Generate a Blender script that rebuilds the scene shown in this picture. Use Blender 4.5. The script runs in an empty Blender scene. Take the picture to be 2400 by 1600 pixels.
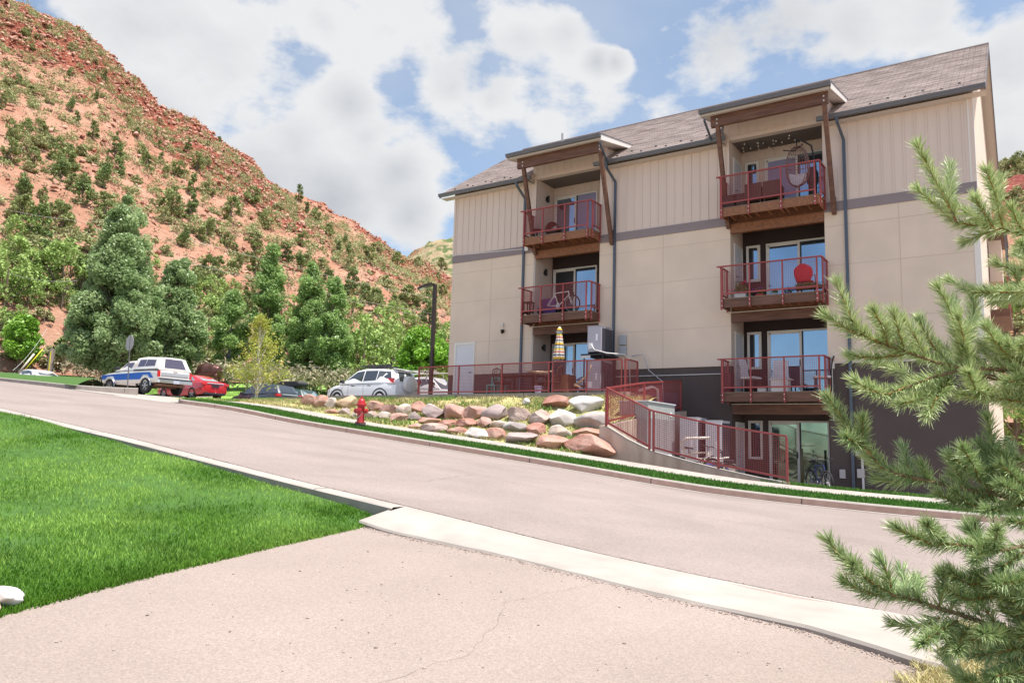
import bpy, bmesh, math, random
import numpy as np
from mathutils import Vector, Matrix, noise
S = bpy.context.scene
COL = S.collection
rad = math.radians
random.seed(7)
RNG = np.random.default_rng(11)

# ------------------------------------------------------------------ camera
RC = np.array([[0.8280, -0.0508, -0.5583], [0.5604, 0.1274, 0.8184], [0.0295, -0.9906, 0.1340]])
u_, s_, v_ = np.linalg.svd(RC)
RC = u_ @ v_
FPX = 1795.0
EYE = np.array([0.0, 0.0, 1.6])
cam_d = bpy.data.cameras.new('camera')
cam_d.sensor_width = 36.0
cam_d.lens = FPX / 2400 * 36
cam_d.clip_start = 0.1
cam_d.clip_end = 6000
cam = bpy.data.objects.new('camera', cam_d)
COL.objects.link(cam)
r, u, b = RC @ [1, 0, 0], RC @ [0, -1, 0], RC @ [0, 0, -1]
cam.matrix_world = Matrix(((r[0], u[0], b[0], 0), (r[1], u[1], b[1], 0), (r[2], u[2], b[2], 1.6), (0, 0, 0, 1)))
S.camera = cam

def ray(px, py):
    return RC @ np.array([(px - 1200) / FPX, (py - 800) / FPX, 1.0])
def onY(px, py, y):
    d = ray(px, py); return Vector(EYE + d * (y / d[1]))
def onX(px, py, x):
    d = ray(px, py); return Vector(EYE + d * (x / d[0]))
def onD(px, py, dist):
    d = ray(px, py); return Vector(EYE + d * dist)

# ------------------------------------------------------------------ world, sun, exposure
SUN_DIR = Vector((0.30, 0.03, 1.0)).normalized()      # towards the sun
sun_el = math.asin(SUN_DIR.z)
sun_az = math.atan2(SUN_DIR.x, SUN_DIR.y)
W = bpy.data.worlds.new('World'); S.world = W; W.use_nodes = True
nt = W.node_tree; nt.nodes.clear()
def N(t, **k):
    n = nt.nodes.new(t)
    for a, v in k.items(): setattr(n, a, v)
    return n
def L(a, b): nt.links.new(a, b)
def wm(op, a, b=None, c=None, clamp=False):
    n = N('ShaderNodeMath', operation=op, use_clamp=clamp)
    for i, v in enumerate((a, b, c)):
        if v is None: continue
        if isinstance(v, (int, float)): n.inputs[i].default_value = v
        else: L(v, n.inputs[i])
    return n.outputs[0]
sky = N('ShaderNodeTexSky', sky_type='NISHITA', sun_disc=False, sun_elevation=sun_el, sun_rotation=sun_az,
        air_density=1.0, dust_density=1.6, ozone_density=1.0, altitude=1800)
tc = N('ShaderNodeTexCoord')
def wnoise(scale, detail, rough, off=0.0):
    mp = N('ShaderNodeMapping'); mp.inputs['Location'].default_value = (off, off * .7, off * 1.3)
    mp.inputs['Scale'].default_value = (1, 1, 1.7)
    L(tc.outputs['Generated'], mp.inputs[0])
    n = N('ShaderNodeTexNoise'); n.inputs['Scale'].default_value = scale
    n.inputs['Detail'].default_value = detail; n.inputs['Roughness'].default_value = rough
    L(mp.outputs[0], n.inputs['Vector']); return n
DOFF = .42
nA = wnoise(5.5, 9, .56, 1.3)
nB = wnoise(15, 7, .6, 4.1)
nC = wnoise(2.3, 5, .5, 8.2)
nD = wnoise(3.4, 3, .45, 13.7)
# clouds: heaps at chosen directions, with edges broken up by noise
HEAPS = [  # px, py, angular radius (rad), weight
    (380, 250, .20, 1), (540, 150, .19, 1), (300, 60, .22, 1), (700, 330, .16, 1), (860, 320, .14, 1.1), (930, 400, .11, 1.3), (820, 240, .10, 1.3), (620, 420, .16, 1),
    (780, 470, .14, 1.35), (960, 510, .10, 1.2), (1060, 200, .13, 1), (1150, 230, .10, 1), (900, 60, .13, 1), (760, 50, .12, .9),
    (1000, 110, .12, .9), (1220, 90, .11, .8), (1330, 80, .11, .8), (1400, 145, .045, 1.2), (1440, 145, .04, 1.1),
    (1300, 290, .09, .7), (1420, 260, .09, .7), (1540, 270, .08, .6), (1560, 70, .07, .7), (1680, 90, .12, 1), (1850, 40, .17, 1), (2000, 80, .16, 1),
    (2180, 60, .18, 1), (2350, 180, .2, 1), (2360, 330, .16, 1), (1080, 470, .07, .8), (1000, 600, .09, .7), (460, 480, .15, .9)]
acc = None
for px, py, rr, w in HEAPS:
    d = Vector(ray(px, py)).normalized()
    dn = N('ShaderNodeVectorMath', operation='DISTANCE'); dn.inputs[1].default_value = d
    L(tc.outputs['Generated'], dn.inputs[0])
    v = wm('MULTIPLY', wm('SUBTRACT', 1.0, wm('DIVIDE', dn.outputs['Value'], rr)), w)
    acc = v if acc is None else wm('SMOOTH_MAX', acc, v, 0.25)
sep = N('ShaderNodeSeparateXYZ'); L(tc.outputs['Generated'], sep.inputs[0])
# away from the photographed part of the sky the clouds come from plain noise
oth = wm('MULTIPLY', wm('SUBTRACT', nC.outputs['Fac'], .50), 4.0)
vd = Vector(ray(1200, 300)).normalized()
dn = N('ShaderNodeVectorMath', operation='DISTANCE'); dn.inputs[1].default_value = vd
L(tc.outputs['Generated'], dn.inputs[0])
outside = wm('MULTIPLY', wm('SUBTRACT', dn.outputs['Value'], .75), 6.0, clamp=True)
mixd = N('ShaderNodeMix', data_type='FLOAT'); L(outside, mixd.inputs[0])
L(wm('MAXIMUM', acc, -.6), mixd.inputs[2]); L(oth, mixd.inputs[3])
dens = wm('ADD', wm('SUBTRACT', mixd.outputs[0], DOFF), wm('ADD', wm('MULTIPLY', wm('SUBTRACT', nA.outputs['Fac'], .5), 1.7),
                              wm('MULTIPLY', wm('SUBTRACT', nB.outputs['Fac'], .5), .55)))
mask = N('ShaderNodeMapRange', interpolation_type='SMOOTHSTEP')
mask.inputs['From Min'].default_value = .0; mask.inputs['From Max'].default_value = .34
L(dens, mask.inputs['Value'])
veil = N('ShaderNodeMapRange', interpolation_type='SMOOTHSTEP')
veil.inputs['From Min'].default_value = .3; veil.inputs['From Max'].default_value = .8
veil.inputs['To Min'].default_value = .10; veil.inputs['To Max'].default_value = .45
L(nC.outputs['Fac'], veil.inputs['Value'])
alpha = wm('MAXIMUM', mask.outputs[0], veil.outputs[0])
core = N('ShaderNodeMapRange'); core.inputs['From Min'].default_value = .25; core.inputs['From Max'].default_value = 1.0
L(wm('ADD', dens, wm('ADD', wm('MULTIPLY', wm('SUBTRACT', nD.outputs['Fac'], .5), 1.2), wm('MULTIPLY', wm('SUBTRACT', nA.outputs['Fac'], .5), -1.5))), core.inputs['Value'])
cr = N('ShaderNodeMix', data_type='RGBA'); L(core.outputs[0], cr.inputs[0])
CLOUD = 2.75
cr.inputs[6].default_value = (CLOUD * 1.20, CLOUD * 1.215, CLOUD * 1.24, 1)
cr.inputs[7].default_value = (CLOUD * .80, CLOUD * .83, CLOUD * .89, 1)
mx = N('ShaderNodeMix', data_type='RGBA'); L(alpha, mx.inputs[0])
sk = N('ShaderNodeMix', data_type='RGBA', blend_type='MULTIPLY'); sk.inputs[0].default_value = 1
L(sky.outputs[0], sk.inputs[6]); sk.inputs[7].default_value = (.86, .88, .82, 1)
# clouds out of view are brightened to add fill light on the facade
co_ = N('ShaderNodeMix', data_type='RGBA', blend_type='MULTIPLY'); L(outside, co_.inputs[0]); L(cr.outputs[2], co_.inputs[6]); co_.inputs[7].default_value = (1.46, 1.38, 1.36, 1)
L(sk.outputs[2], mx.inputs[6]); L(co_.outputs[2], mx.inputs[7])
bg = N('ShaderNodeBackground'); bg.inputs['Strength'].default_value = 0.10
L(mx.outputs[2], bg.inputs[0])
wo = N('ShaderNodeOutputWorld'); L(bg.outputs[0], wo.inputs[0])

sl = bpy.data.lights.new('sun', 'SUN'); sl.energy = 3.15; sl.angle = rad(.5); sl.color = (1.0, .95, .88)
so = bpy.data.objects.new('sun', sl); COL.objects.link(so); so.location = (30, 10, 60)
so.rotation_euler = SUN_DIR.to_track_quat('Z', 'Y').to_euler()
S.view_settings.view_transform = 'Standard'; S.view_settings.look = 'None'
S.view_settings.gamma = 1; S.view_settings.exposure = 1.35
S.render.engine = 'CYCLES'
S.cycles.max_bounces = 6; S.cycles.transparent_max_bounces = 12

# ------------------------------------------------------------------ materials
MATS = {}
def mat(name, col, rough=.7, metal=0.0, var=0.0, vscale=8.0, bump=0.0, bscale=30.0, col2=None, spec=.4,
        coat=0.0, trans=0.0, vdetail=4, tint=None, stretch=None, bdist=.02):
    """principled material; colour varies with object-space noise between col and col2 (or col*(1-var))"""
    if name in MATS: return MATS[name]
    m = bpy.data.materials.new(name); m.use_nodes = True
    t = m.node_tree; n = t.nodes; l = t.links
    p = n['Principled BSDF']
    p.inputs['Roughness'].default_value = rough; p.inputs['Metallic'].default_value = metal
    p.inputs['Specular IOR Level'].default_value = spec
    p.inputs['Coat Weight'].default_value = coat; p.inputs['Coat Roughness'].default_value = .05
    c1 = (*col, 1)
    if col2 is None: col2 = tuple(c * (1 - var) for c in col)
    src = None
    tcn = n.new('ShaderNodeTexCoord')
    vec = tcn.outputs['Object']
    if stretch:
        mp = n.new('ShaderNodeMapping'); mp.inputs['Scale'].default_value = stretch; l.new(vec, mp.inputs[0]); vec = mp.outputs[0]
    if var > 0 or tuple(col2) != tuple(c * (1 - var) for c in col):
        nz = n.new('ShaderNodeTexNoise'); nz.inputs['Scale'].default_value = vscale; nz.inputs['Detail'].default_value = vdetail
        l.new(vec, nz.inputs['Vector'])
        mr = n.new('ShaderNodeMapRange'); mr.inputs['From Min'].default_value = .33; mr.inputs['From Max'].default_value = .67
        l.new(nz.outputs['Fac'], mr.inputs['Value'])
        mixn = n.new('ShaderNodeMix'); mixn.data_type = 'RGBA'
        mixn.inputs[6].default_value = c1; mixn.inputs[7].default_value = (*col2, 1)
        l.new(mr.outputs[0], mixn.inputs[0]); src = mixn.outputs[2]
    if tint:                                            # per-face random tint stored as attribute 'tint'
        at = n.new('ShaderNodeAttribute'); at.attribute_name = 'tint'
        m2 = n.new('ShaderNodeMix'); m2.data_type = 'RGBA'
        l.new(at.outputs['Fac'], m2.inputs[0]); m2.inputs[7].default_value = (*tint, 1)
        if src: l.new(src, m2.inputs[6])
        else: m2.inputs[6].default_value = c1
        src = m2.outputs[2]
    if src: l.new(src, p.inputs['Base Color'])
    else: p.inputs['Base Color'].default_value = c1
    if bump > 0:
        nz = n.new('ShaderNodeTexNoise'); nz.inputs['Scale'].default_value = bscale; nz.inputs['Detail'].default_value = 6
        l.new(vec, nz.inputs['Vector'])
        bn = n.new('ShaderNodeBump'); bn.inputs['Strength'].default_value = bump; bn.inputs['Distance'].default_value = bdist
        l.new(nz.outputs['Fac'], bn.inputs['Height']); l.new(bn.outputs[0], p.inputs['Normal'])
    if trans > 0:
        tr = n.new('ShaderNodeBsdfTranslucent'); ms = n.new('ShaderNodeMixShader'); ms.inputs[0].default_value = trans
        if src: l.new(src, tr.inputs[0])
        else: tr.inputs[0].default_value = c1
        l.new(p.outputs[0], ms.inputs[1]); l.new(tr.outputs[0], ms.inputs[2]); l.new(ms.outputs[0], n['Material Output'].inputs[0])
    MATS[name] = m
    return m

# ------------------------------------------------------------------ mesh helpers
class MB:
    def __init__(s): s.v = []; s.f = []
    def add(s, vs, fs):
        k = len(s.v); s.v += [tuple(v) for v in vs]; s.f += [tuple(k + i for i in f) for f in fs]; return s
    def box(s, x0, x1, y0, y1, z0, z1, M=None):
        vs = [Vector((x, y, z)) for x in (x0, x1) for y in (y0, y1) for z in (z0, z1)]
        if M is not None: vs = [M @ v for v in vs]
        return s.add(vs, [(0, 1, 3, 2), (4, 6, 7, 5), (0, 4, 5, 1), (2, 3, 7, 6), (0, 2, 6, 4), (1, 5, 7, 3)])
    def bar(s, p, q, w, h=None, up=(0, 0, 1)):
        """rectangular bar between two points"""
        h = h or w; p = Vector(p); q = Vector(q); d = (q - p)
        ln = d.length
        if ln < 1e-6: return s
        d /= ln; up = Vector(up)
        if abs(d.dot(up)) > .98: up = Vector((1, 0, 0)) if abs(d.x) < .9 else Vector((0, 1, 0))
        a = d.cross(up).normalized(); c = a.cross(d)
        vs = [e + a * (w / 2 * i) + c * (h / 2 * j) for e in (p, q) for i, j in ((-1, -1), (1, -1), (1, 1), (-1, 1))]
        return s.add(vs, [(0, 1, 2, 3), (7, 6, 5, 4), (0, 4, 5, 1), (1, 5, 6, 2), (2, 6, 7, 3), (3, 7, 4, 0)])
    def tube(s, pts, r, n=8, cap=True):
        pts = [Vector(p) for p in pts]
        rs = r if isinstance(r, (list, tuple)) else [r] * len(pts)
        vs = []; fs = []; prev = None
        for i, p in enumerate(pts):
            d = (pts[min(i + 1, len(pts) - 1)] - pts[max(i - 1, 0)])
            if d.length < 1e-9: d = Vector((0, 0, 1))
            d.normalize()
            if prev is None:
                a = d.orthogonal().normalized()
            else:
                a = prev - d * prev.dot(d)
                a = a.normalized() if a.length > 1e-6 else d.orthogonal().normalized()
            prev = a; c = d.cross(a)
            for k in range(n):
                t = 2 * math.pi * k / n
                vs.append(p + (a * math.cos(t) + c * math.sin(t)) * rs[i])
        for i in range(len(pts) - 1):
            for k in range(n):
                k2 = (k + 1) % n
                fs.append((i * n + k, i * n + k2, (i + 1) * n + k2, (i + 1) * n + k))
        if cap:
            fs.append(tuple(range(n))[::-1]); m = (len(pts) - 1) * n; fs.append(tuple(m + k for k in range(n)))
        return s.add(vs, fs)
    def lathe(s, c, prof, n=16, axis=(0, 0, 1), M=None):
        """prof: list of (radius, height) along axis from c"""
        c = Vector(c); ax = Vector(axis).normalized(); a = ax.orthogonal().normalized(); bb = ax.cross(a)
        vs = []; fs = []
        for rr, h in prof:
            for k in range(n):
                t = 2 * math.pi * k / n
                vs.append(c + ax * h + (a * math.cos(t) + bb * math.sin(t)) * rr)
        for i in range(len(prof) - 1):
            for k in range(n):
                k2 = (k + 1) % n
                fs.append((i * n + k, i * n + k2, (i + 1) * n + k2, (i + 1) * n + k))
        fs.append(tuple(range(n))[::-1]); m = (len(prof) - 1) * n; fs.append(tuple(m + k for k in range(n)))
        if M is not None: vs = [M @ v for v in vs]
        return s.add(vs, fs)
    def prism(s, poly, d):
        """polygon (3D points) extruded by vector d"""
        n = len(poly); d = Vector(d)
        vs = [Vector(p) for p in poly] + [Vector(p) + d for p in poly]
        return s.add(vs, [tuple(range(n))[::-1], tuple(range(n, 2 * n))] + [(i, (i + 1) % n, n + (i + 1) % n, n + i) for i in range(n)])
    def quad(s, *p): return s.add(p, [tuple(range(len(p)))])
    def grid(s, P):
        """P: list of rows of points"""
        r, c = len(P), len(P[0])
        return s.add([q for row in P for q in row], [(i * c + j, i * c + j + 1, (i + 1) * c + j + 1, (i + 1) * c + j) for i in range(r - 1) for j in range(c - 1)])
    def build(s, name, m, parent=None, smooth=False, bevel=0.0, world=True, fix=True, sub=0):
        me = bpy.data.meshes.new(name)
        vs = s.v
        o = bpy.data.objects.new(name, me)
        if parent is None and world and vs:
            A = np.array(vs); c = Vector(((A[:, 0].min() + A[:, 0].max()) / 2, (A[:, 1].min() + A[:, 1].max()) / 2, A[:, 2].min()))
            vs = (A - np.array(c)).tolist(); o.location = c
        me.from_pydata([tuple(v) for v in vs], [], s.f); me.update()
        if fix or bevel:
            bm = bmesh.new(); bm.from_mesh(me)
            bmesh.ops.recalc_face_normals(bm, faces=bm.faces)
            if bevel:
                ed = [e for e in bm.edges if len(e.link_faces) == 2 and e.calc_face_angle(0) > .5]
                bmesh.ops.bevel(bm, geom=ed, offset=bevel, segments=2, affect='EDGES', profile=.6, clamp_overlap=True)
            bm.to_mesh(me); bm.free()
        if smooth:
            me.polygons.foreach_set('use_smooth', [True] * len(me.polygons))
            if smooth != 'all':
                try: me.set_sharp_from_angle(angle=rad(38))
                except Exception: pass
        if sub:
            md = o.modifiers.new('sub', 'SUBSURF'); md.levels = sub; md.render_levels = sub
        if m is not None: me.materials.append(m)
        COL.objects.link(o)
        if parent is not None:
            o.parent = parent
            if world:
                q = parent; off = Vector((0, 0, 0))
                while q is not None: off += q.location; q = q.parent
                o.location = -off
        return o
def fastmesh(name, V, F, m, parent=None, tint=None, world=True, smooth=False, loc=None):
    """numpy arrays V (n,3), F (m,k) -> object"""
    me = bpy.data.meshes.new(name); k = F.shape[1]
    V = np.asarray(V, dtype=np.float32)
    o = bpy.data.objects.new(name, me)
    if parent is None and world:
        c = np.array([(V[:, 0].min() + V[:, 0].max()) / 2, (V[:, 1].min() + V[:, 1].max()) / 2, V[:, 2].min()], dtype=np.float32)
        V = V - c; o.location = c.tolist()
    me.vertices.add(len(V)); me.vertices.foreach_set('co', V.ravel())
    me.loops.add(F.size); me.loops.foreach_set('vertex_index', F.ravel().astype(np.int32))
    me.polygons.add(len(F)); me.polygons.foreach_set('loop_start', np.arange(0, F.size, k, dtype=np.int32))
    me.polygons.foreach_set('loop_total', np.full(len(F), k, dtype=np.int32))
    if smooth: me.polygons.foreach_set('use_smooth', np.ones(len(F), dtype=bool))
    me.update(calc_edges=True)
    if tint is not None:
        at = me.attributes.new('tint', 'FLOAT', 'FACE'); at.data.foreach_set('value', tint.astype(np.float32))
    me.materials.append(m)
    COL.objects.link(o)
    if parent is not None:
        o.parent = parent
        if world:
            q = parent; off = Vector((0, 0, 0))
            while q is not None: off += q.location; q = q.parent
            o.location = -off
    return o
def tag(o, label=None, cat=None, group=None, kind=None):
    if label: o['label'] = label
    if cat: o['category'] = cat
    if group: o['group'] = group
    if kind: o['kind'] = kind
    return o
def thing(name, loc, label, cat, group=None, rz=0.0):
    o = bpy.data.objects.new(name, None); COL.objects.link(o); o.location = loc; o.rotation_euler = (0, 0, rz)
    o.empty_display_size = .2
    return tag(o, label, cat, group)
def copy_tree(o, parent=None):
    c = o.copy(); COL.objects.link(c)
    if parent is not None: c.parent = parent
    for ch in list(o.children): copy_tree(ch, c)
    return c
def interp(pts, x):
    xs = [p[0] for p in pts]; ys = [p[1] for p in pts]
    return float(np.interp(x, xs, ys))

# numpy value noise
_perm = RNG.random((64, 64, 64)).astype(np.float32)
def vnoise(P, scale, octaves=4, gain=.5):
    P = np.asarray(P, dtype=np.float64) * scale; out = np.zeros(len(P)); amp = 1.0; tot = 0
    for o_ in range(octaves):
        q = P * 2 ** o_ + 17.3 * o_
        i = np.floor(q).astype(int); f = q - i; f = f * f * (3 - 2 * f)
        def g(dx, dy, dz): return _perm[(i[:, 0] + dx) % 64, (i[:, 1] + dy) % 64, (i[:, 2] + dz) % 64]
        x0 = g(0, 0, 0) * (1 - f[:, 0]) + g(1, 0, 0) * f[:, 0]; x1 = g(0, 1, 0) * (1 - f[:, 0]) + g(1, 1, 0) * f[:, 0]
        x2 = g(0, 0, 1) * (1 - f[:, 0]) + g(1, 0, 1) * f[:, 0]; x3 = g(0, 1, 1) * (1 - f[:, 0]) + g(1, 1, 1) * f[:, 0]
        a = x0 * (1 - f[:, 1]) + x1 * f[:, 1]; c = x2 * (1 - f[:, 1]) + x3 * f[:, 1]
        out += amp * (a * (1 - f[:, 2]) + c * f[:, 2]); tot += amp; amp *= gain
    return out / tot          # 0..1
# ------------------------------------------------------------------ ground profiles
ZF = [(-95, 6.6), (-60, 5.0), (-45, 4.15), (-38.7, 3.80), (-32.5, 3.38), (-29.4, 3.10), (-24.6, 2.73), (-20.9, 2.43), (-18, 2.04), (-14, 1.64), (-11.3, 1.37), (-8.4, 1.08),
      (-5.5, .76), (-4, .68), (-2.5, .62), (-1, .575), (0, .56), (6, .5), (40, -.1)]
ZN = [(-95, 7.6), (-40, 4.2), (-25, 2.85), (-14.7, 1.97), (-12, 1.68), (-10.1, 1.485), (-8.8, 1.325), (-7.75, 1.21), (-7, 1.12), (-6.3, 1.045), (-5.4, .955), (-3.2, .70), (-1.5, .56), (0, .5), (6, .44), (40, -.1)]
def sm(pts, x, w=1.2): return (interp(pts, x - w) + 2 * interp(pts, x) + interp(pts, x + w)) / 4
def zf(x): return sm(ZF, x)
def zn(x): return sm(ZN, x, .7)
def zroad(x, y):
    t = (y - 6) / 9.0
    return zn(x) * (1 - t) + zf(x) * t + .05 * math.sin(math.pi * max(0, min(1, t)))
def zdrive(x, y): return .80 + .063 * (-5.4 - x) + .05 * (y - 5.5)
def lotz(x, y=22): return interp([(-80, 5.8), (-46, 4.0), (-40, 3.72), (-36, 3.5), (-32, 3.2), (-28, 3.05), (-20, 3.1)], x) - .5 * sst((y - 27.4) / 1.4) * sst((x + 40) / 1.5) * sst((-30 - x) / 3)
def sst(t): t = max(0, min(1, t)); return t * t * (3 - 2 * t)
def zslope(x, y):           # bank between sidewalk and parking edge
    lo = zf(x) + .19; hi = 3.22
    if x < -24: lo -= .17 * min(1, (-24 - x) / 3)
    return lo + (hi - lo) * (sst((y - 17.9) / 4.4) * .6 + .4 * max(0, min(1, (y - 17.9) / 4.2)))

m_asph = mat('asphalt', (.338, .280, .250), .93, var=.14, vscale=55, bump=.35, bscale=150, spec=.25, vdetail=6, bdist=.006)
m_road = mat('road asphalt', (.295, .248, .228), .9, var=.10, vscale=.9, bump=.2, bscale=190, spec=.25, bdist=.005)
m_conc = mat('light concrete', (.37, .33, .295), .85, var=.10, vscale=6, bump=.1, bscale=60, bdist=.004)
m_concw = mat('white concrete', (.41, .365, .325), .85, var=.22, vscale=2.2, vdetail=8, bump=.1, bscale=80, bdist=.004)
m_curbred = mat('red stained curb', (.46, .30, .245), .9, var=.2, vscale=5, bump=.1, bscale=60, bdist=.004)
m_grey = mat('grey concrete', (.34, .29, .26), .9, var=.25, vscale=3.5, bump=.15, bscale=40, stretch=(1, 1, .35), bdist=.006)
m_joint = mat('dark joint gap', (.05, .04, .035), .95)  # dark lines between curb and wall sections
m_grassbase = mat('lawn soil', (.06, .14, .02), .95, var=.3, vscale=6)
m_grass = mat('grass blades', (.125, .29, .025), .65, var=.40, vscale=2.1, tint=(.32, .50, .10), trans=.3, spec=.2)
m_dry = mat('dry grass', (.46, .40, .17), .9, var=0, col2=(.18, .25, .06), vscale=1.6, tint=(.55, .47, .27), trans=.1, spec=.1)
m_drybase = mat('dry bank soil', (.46, .38, .18), .95, col2=(.23, .27, .08), vscale=1.1, bump=.5, bscale=18)

def speckle(m, scale, amt, dark, light):
    """adds fine aggregate to an asphalt material"""
    t = m.node_tree; p = t.nodes['Principled BSDF']
    src = p.inputs['Base Color'].links[0].from_socket
    tc_ = t.nodes.new('ShaderNodeTexCoord'); v = t.nodes.new('ShaderNodeTexVoronoi'); v.inputs['Scale'].default_value = scale
    t.links.new(tc_.outputs['Object'], v.inputs['Vector'])
    rmp = t.nodes.new('ShaderNodeValToRGB'); rmp.color_ramp.elements[0].color = (*dark, 1); rmp.color_ramp.elements[1].color = (*light, 1)
    t.links.new(v.outputs['Color'], rmp.inputs[0])
    mx_ = t.nodes.new('ShaderNodeMix'); mx_.data_type = 'RGBA'; mx_.blend_type = 'MULTIPLY'; mx_.inputs[0].default_value = amt
    t.links.new(src, mx_.inputs[6]); t.links.new(rmp.outputs[0], mx_.inputs[7]); t.links.new(mx_.outputs[2], p.inputs['Base Color'])
    # wide faint patches of wear
    nz = t.nodes.new('ShaderNodeTexNoise'); nz.inputs['Scale'].default_value = .55; nz.inputs['Detail'].default_value = 5
    t.links.new(tc_.outputs['Object'], nz.inputs['Vector'])
    r2 = t.nodes.new('ShaderNodeValToRGB'); r2.color_ramp.elements[0].position = .35; r2.color_ramp.elements[1].position = .65
    r2.color_ramp.elements[0].color = (.93, .92, .91, 1); r2.color_ramp.elements[1].color = (1.06, 1.05, 1.05, 1)
    t.links.new(nz.outputs['Fac'], r2.inputs[0])
    m3 = t.nodes.new('ShaderNodeMix'); m3.data_type = 'RGBA'; m3.blend_type = 'MULTIPLY'; m3.inputs[0].default_value = 1
    t.links.new(mx_.outputs[2], m3.inputs[6]); t.links.new(r2.outputs[0], m3.inputs[7]); t.links.new(m3.outputs[2], p.inputs['Base Color'])
speckle(m_asph, 140, .6, (.62, .6, .6), (1.25, 1.22, 1.2))
speckle(m_road, 70, .7, (.70, .69, .68), (1.2, 1.18, 1.17))

def strip(name, xs, ys, zfun, m, smooth=True, kind='structure', jitter=0):
    P = [[(x, y, zfun(x, y)) for x in xs] for y in ys]
    b = MB(); b.grid(P); o = b.build(name, m, smooth='all' if smooth else False)
    if kind: o['kind'] = kind
    return o
def frange(a, b, n): return [a + (b - a) * i / n for i in range(n + 1)]

# one sheet out to the horizon, well below everything near
b = MB(); b.quad((-3000, -3000, -1.2), (3000, -3000, -1.2), (3000, 3000, -1.2), (-3000, 3000, -1.2))
tag(b.build('ground', mat('dry earth', (.40, .30, .20), .95, var=.3, vscale=.02)), kind='structure')
tag(strip('driveway', frange(-9, 16, 20), frange(-12, 5.95, 12), lambda x, y: zdrive(x, y), m_asph), kind='structure')
strip('road', frange(-95, -16, 110)[:-1] + frange(-16, 8, 160)[:-1] + frange(8, 40, 20), frange(6.0, 15.0, 12), zroad, m_road)
# far gutter pan, curb, verge, sidewalk
XR = frange(-24.2, 38, 150)
strip('gutter', XR, [14.72, 15.0], lambda x, y: zroad(x, y) + .005, m_conc)
def curbrun(name, path, w, h, zb, mface, mtop, gaps=3.0):
    """kerb along a plan path; zb(x,y) is the road level; face towards the road is on the right-hand side of travel reversed"""
    path = [Vector((p[0], p[1], 0)) for p in path]
    F = MB(); T = MB(); J = MB(); n = len(path); out = []
    for i, p in enumerate(path):
        d = (path[min(i + 1, n - 1)] - path[max(i - 1, 0)]).normalized(); nn = Vector((-d.y, d.x, 0)); out.append(nn)
    a = [Vector((p.x, p.y, zb(p.x, p.y) - .12)) for p in path]
    c = [Vector((p.x, p.y, zb(p.x, p.y) + h - .025)) + o * .02 for p, o in zip(path, out)]
    c2 = [Vector((p.x, p.y, zb(p.x, p.y) + h)) + o * .045 for p, o in zip(path, out)]
    e = [Vector((p.x, p.y, zb(p.x, p.y) + h)) + o * w for p, o in zip(path, out)]
    g = [Vector((p.x, p.y, zb(p.x, p.y) - .12)) + o * w for p, o in zip(path, out)]
    F.grid([a, c]); T.grid([c, c2, e, g])
    for k in (0, n - 1): F.quad(a[k], c[k], c2[k], e[k], g[k])
    dist = 0
    for i in range(1, n):
        seg = (path[i] - path[i - 1]).length; dist += seg
        if dist > gaps:
            dist = 0; d = (path[i] - path[i - 1]).normalized(); o = out[i]
            z0 = zb(path[i].x, path[i].y)
            for s_ in (-1,):
                q = [Vector((path[i].x, path[i].y, z0 - .02)) - o * .004, Vector((path[i].x, path[i].y, z0 + h - .022)) + o * .016]
                J.quad(q[0] - d * .008, q[0] + d * .008, q[1] + d * .008, q[1] - d * .008)
                q = [Vector((path[i].x, path[i].y, z0 + h + .003)) + o * .04, Vector((path[i].x, path[i].y, z0 + h + .003)) + o * w]
                J.quad(q[0] - d * .006, q[0] + d * .006, q[1] + d * .006, q[1] - d * .006)
    t = thing(name, tuple(path[n // 2]), None, None); t['kind'] = 'structure'
    F.build('curb_face', mface, t, fix=False); T.build('curb_top', mtop, t, fix=False)
    if J.v: J.build('joint', m_joint, t, fix=False)
    return t
path = [(x, 15.0) for x in frange(38, -23.2, 122)][::-1]
nose = [(-23.2 - 1.5 * math.sin(a), 16.2 - 1.2 * math.cos(a)) for a in frange(0, rad(75), 6)][1:]
nose = nose[::-1] + path
curbrun('curb', nose, .16, .135, lambda x, y: zroad(x, min(y, 15)), m_curbred, m_conc)
path = [(x, 15.0) for x in frange(-32.6, -90, 80)][::-1] + [(-32.6 + 2.6 * math.sin(a), 17.4 - 2.4 * math.cos(a)) for a in frange(0, rad(85), 7)][1:]
curbrun('curb', path, .16, .16, lambda x, y: zroad(x, 15) + (max(0, y - 15)) * .06, m_grey, m_conc)
strip('verge', XR, [15.155, 15.9, 16.6], lambda x, y: zf(x) + .125 + (y - 15) * .012, m_grassbase)
strip('sidewalk', frange(-24.0, 30, 120), [16.6, 17.72], lambda x, y: zf(x) + .165 + (y - 16.6) * .03, m_concw)
b = MB()
for x in frange(-23, 14, 24):
    b.quad((x, 16.62, zf(x) + .17), (x + .012, 16.62, zf(x) + .17), (x + .012, 17.7, zf(x) + .202), (x, 17.7, zf(x) + .202))
tag(b.build('sidewalk_joints', mat('faint joint', (.3, .26, .23), .9), fix=False), kind='structure')
strip('bank', frange(-28.5, -9.6, 90), frange(17.69, 22.3, 26), lambda x, y: zslope(x, y) + .07 * min(1, (y - 17.69) * 4) * (noise.noise(Vector((x * 1.1, y * 1.1, 2))) + .5 * noise.noise(Vector((x * 3, y * 3, 5)))), m_drybase)
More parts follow.
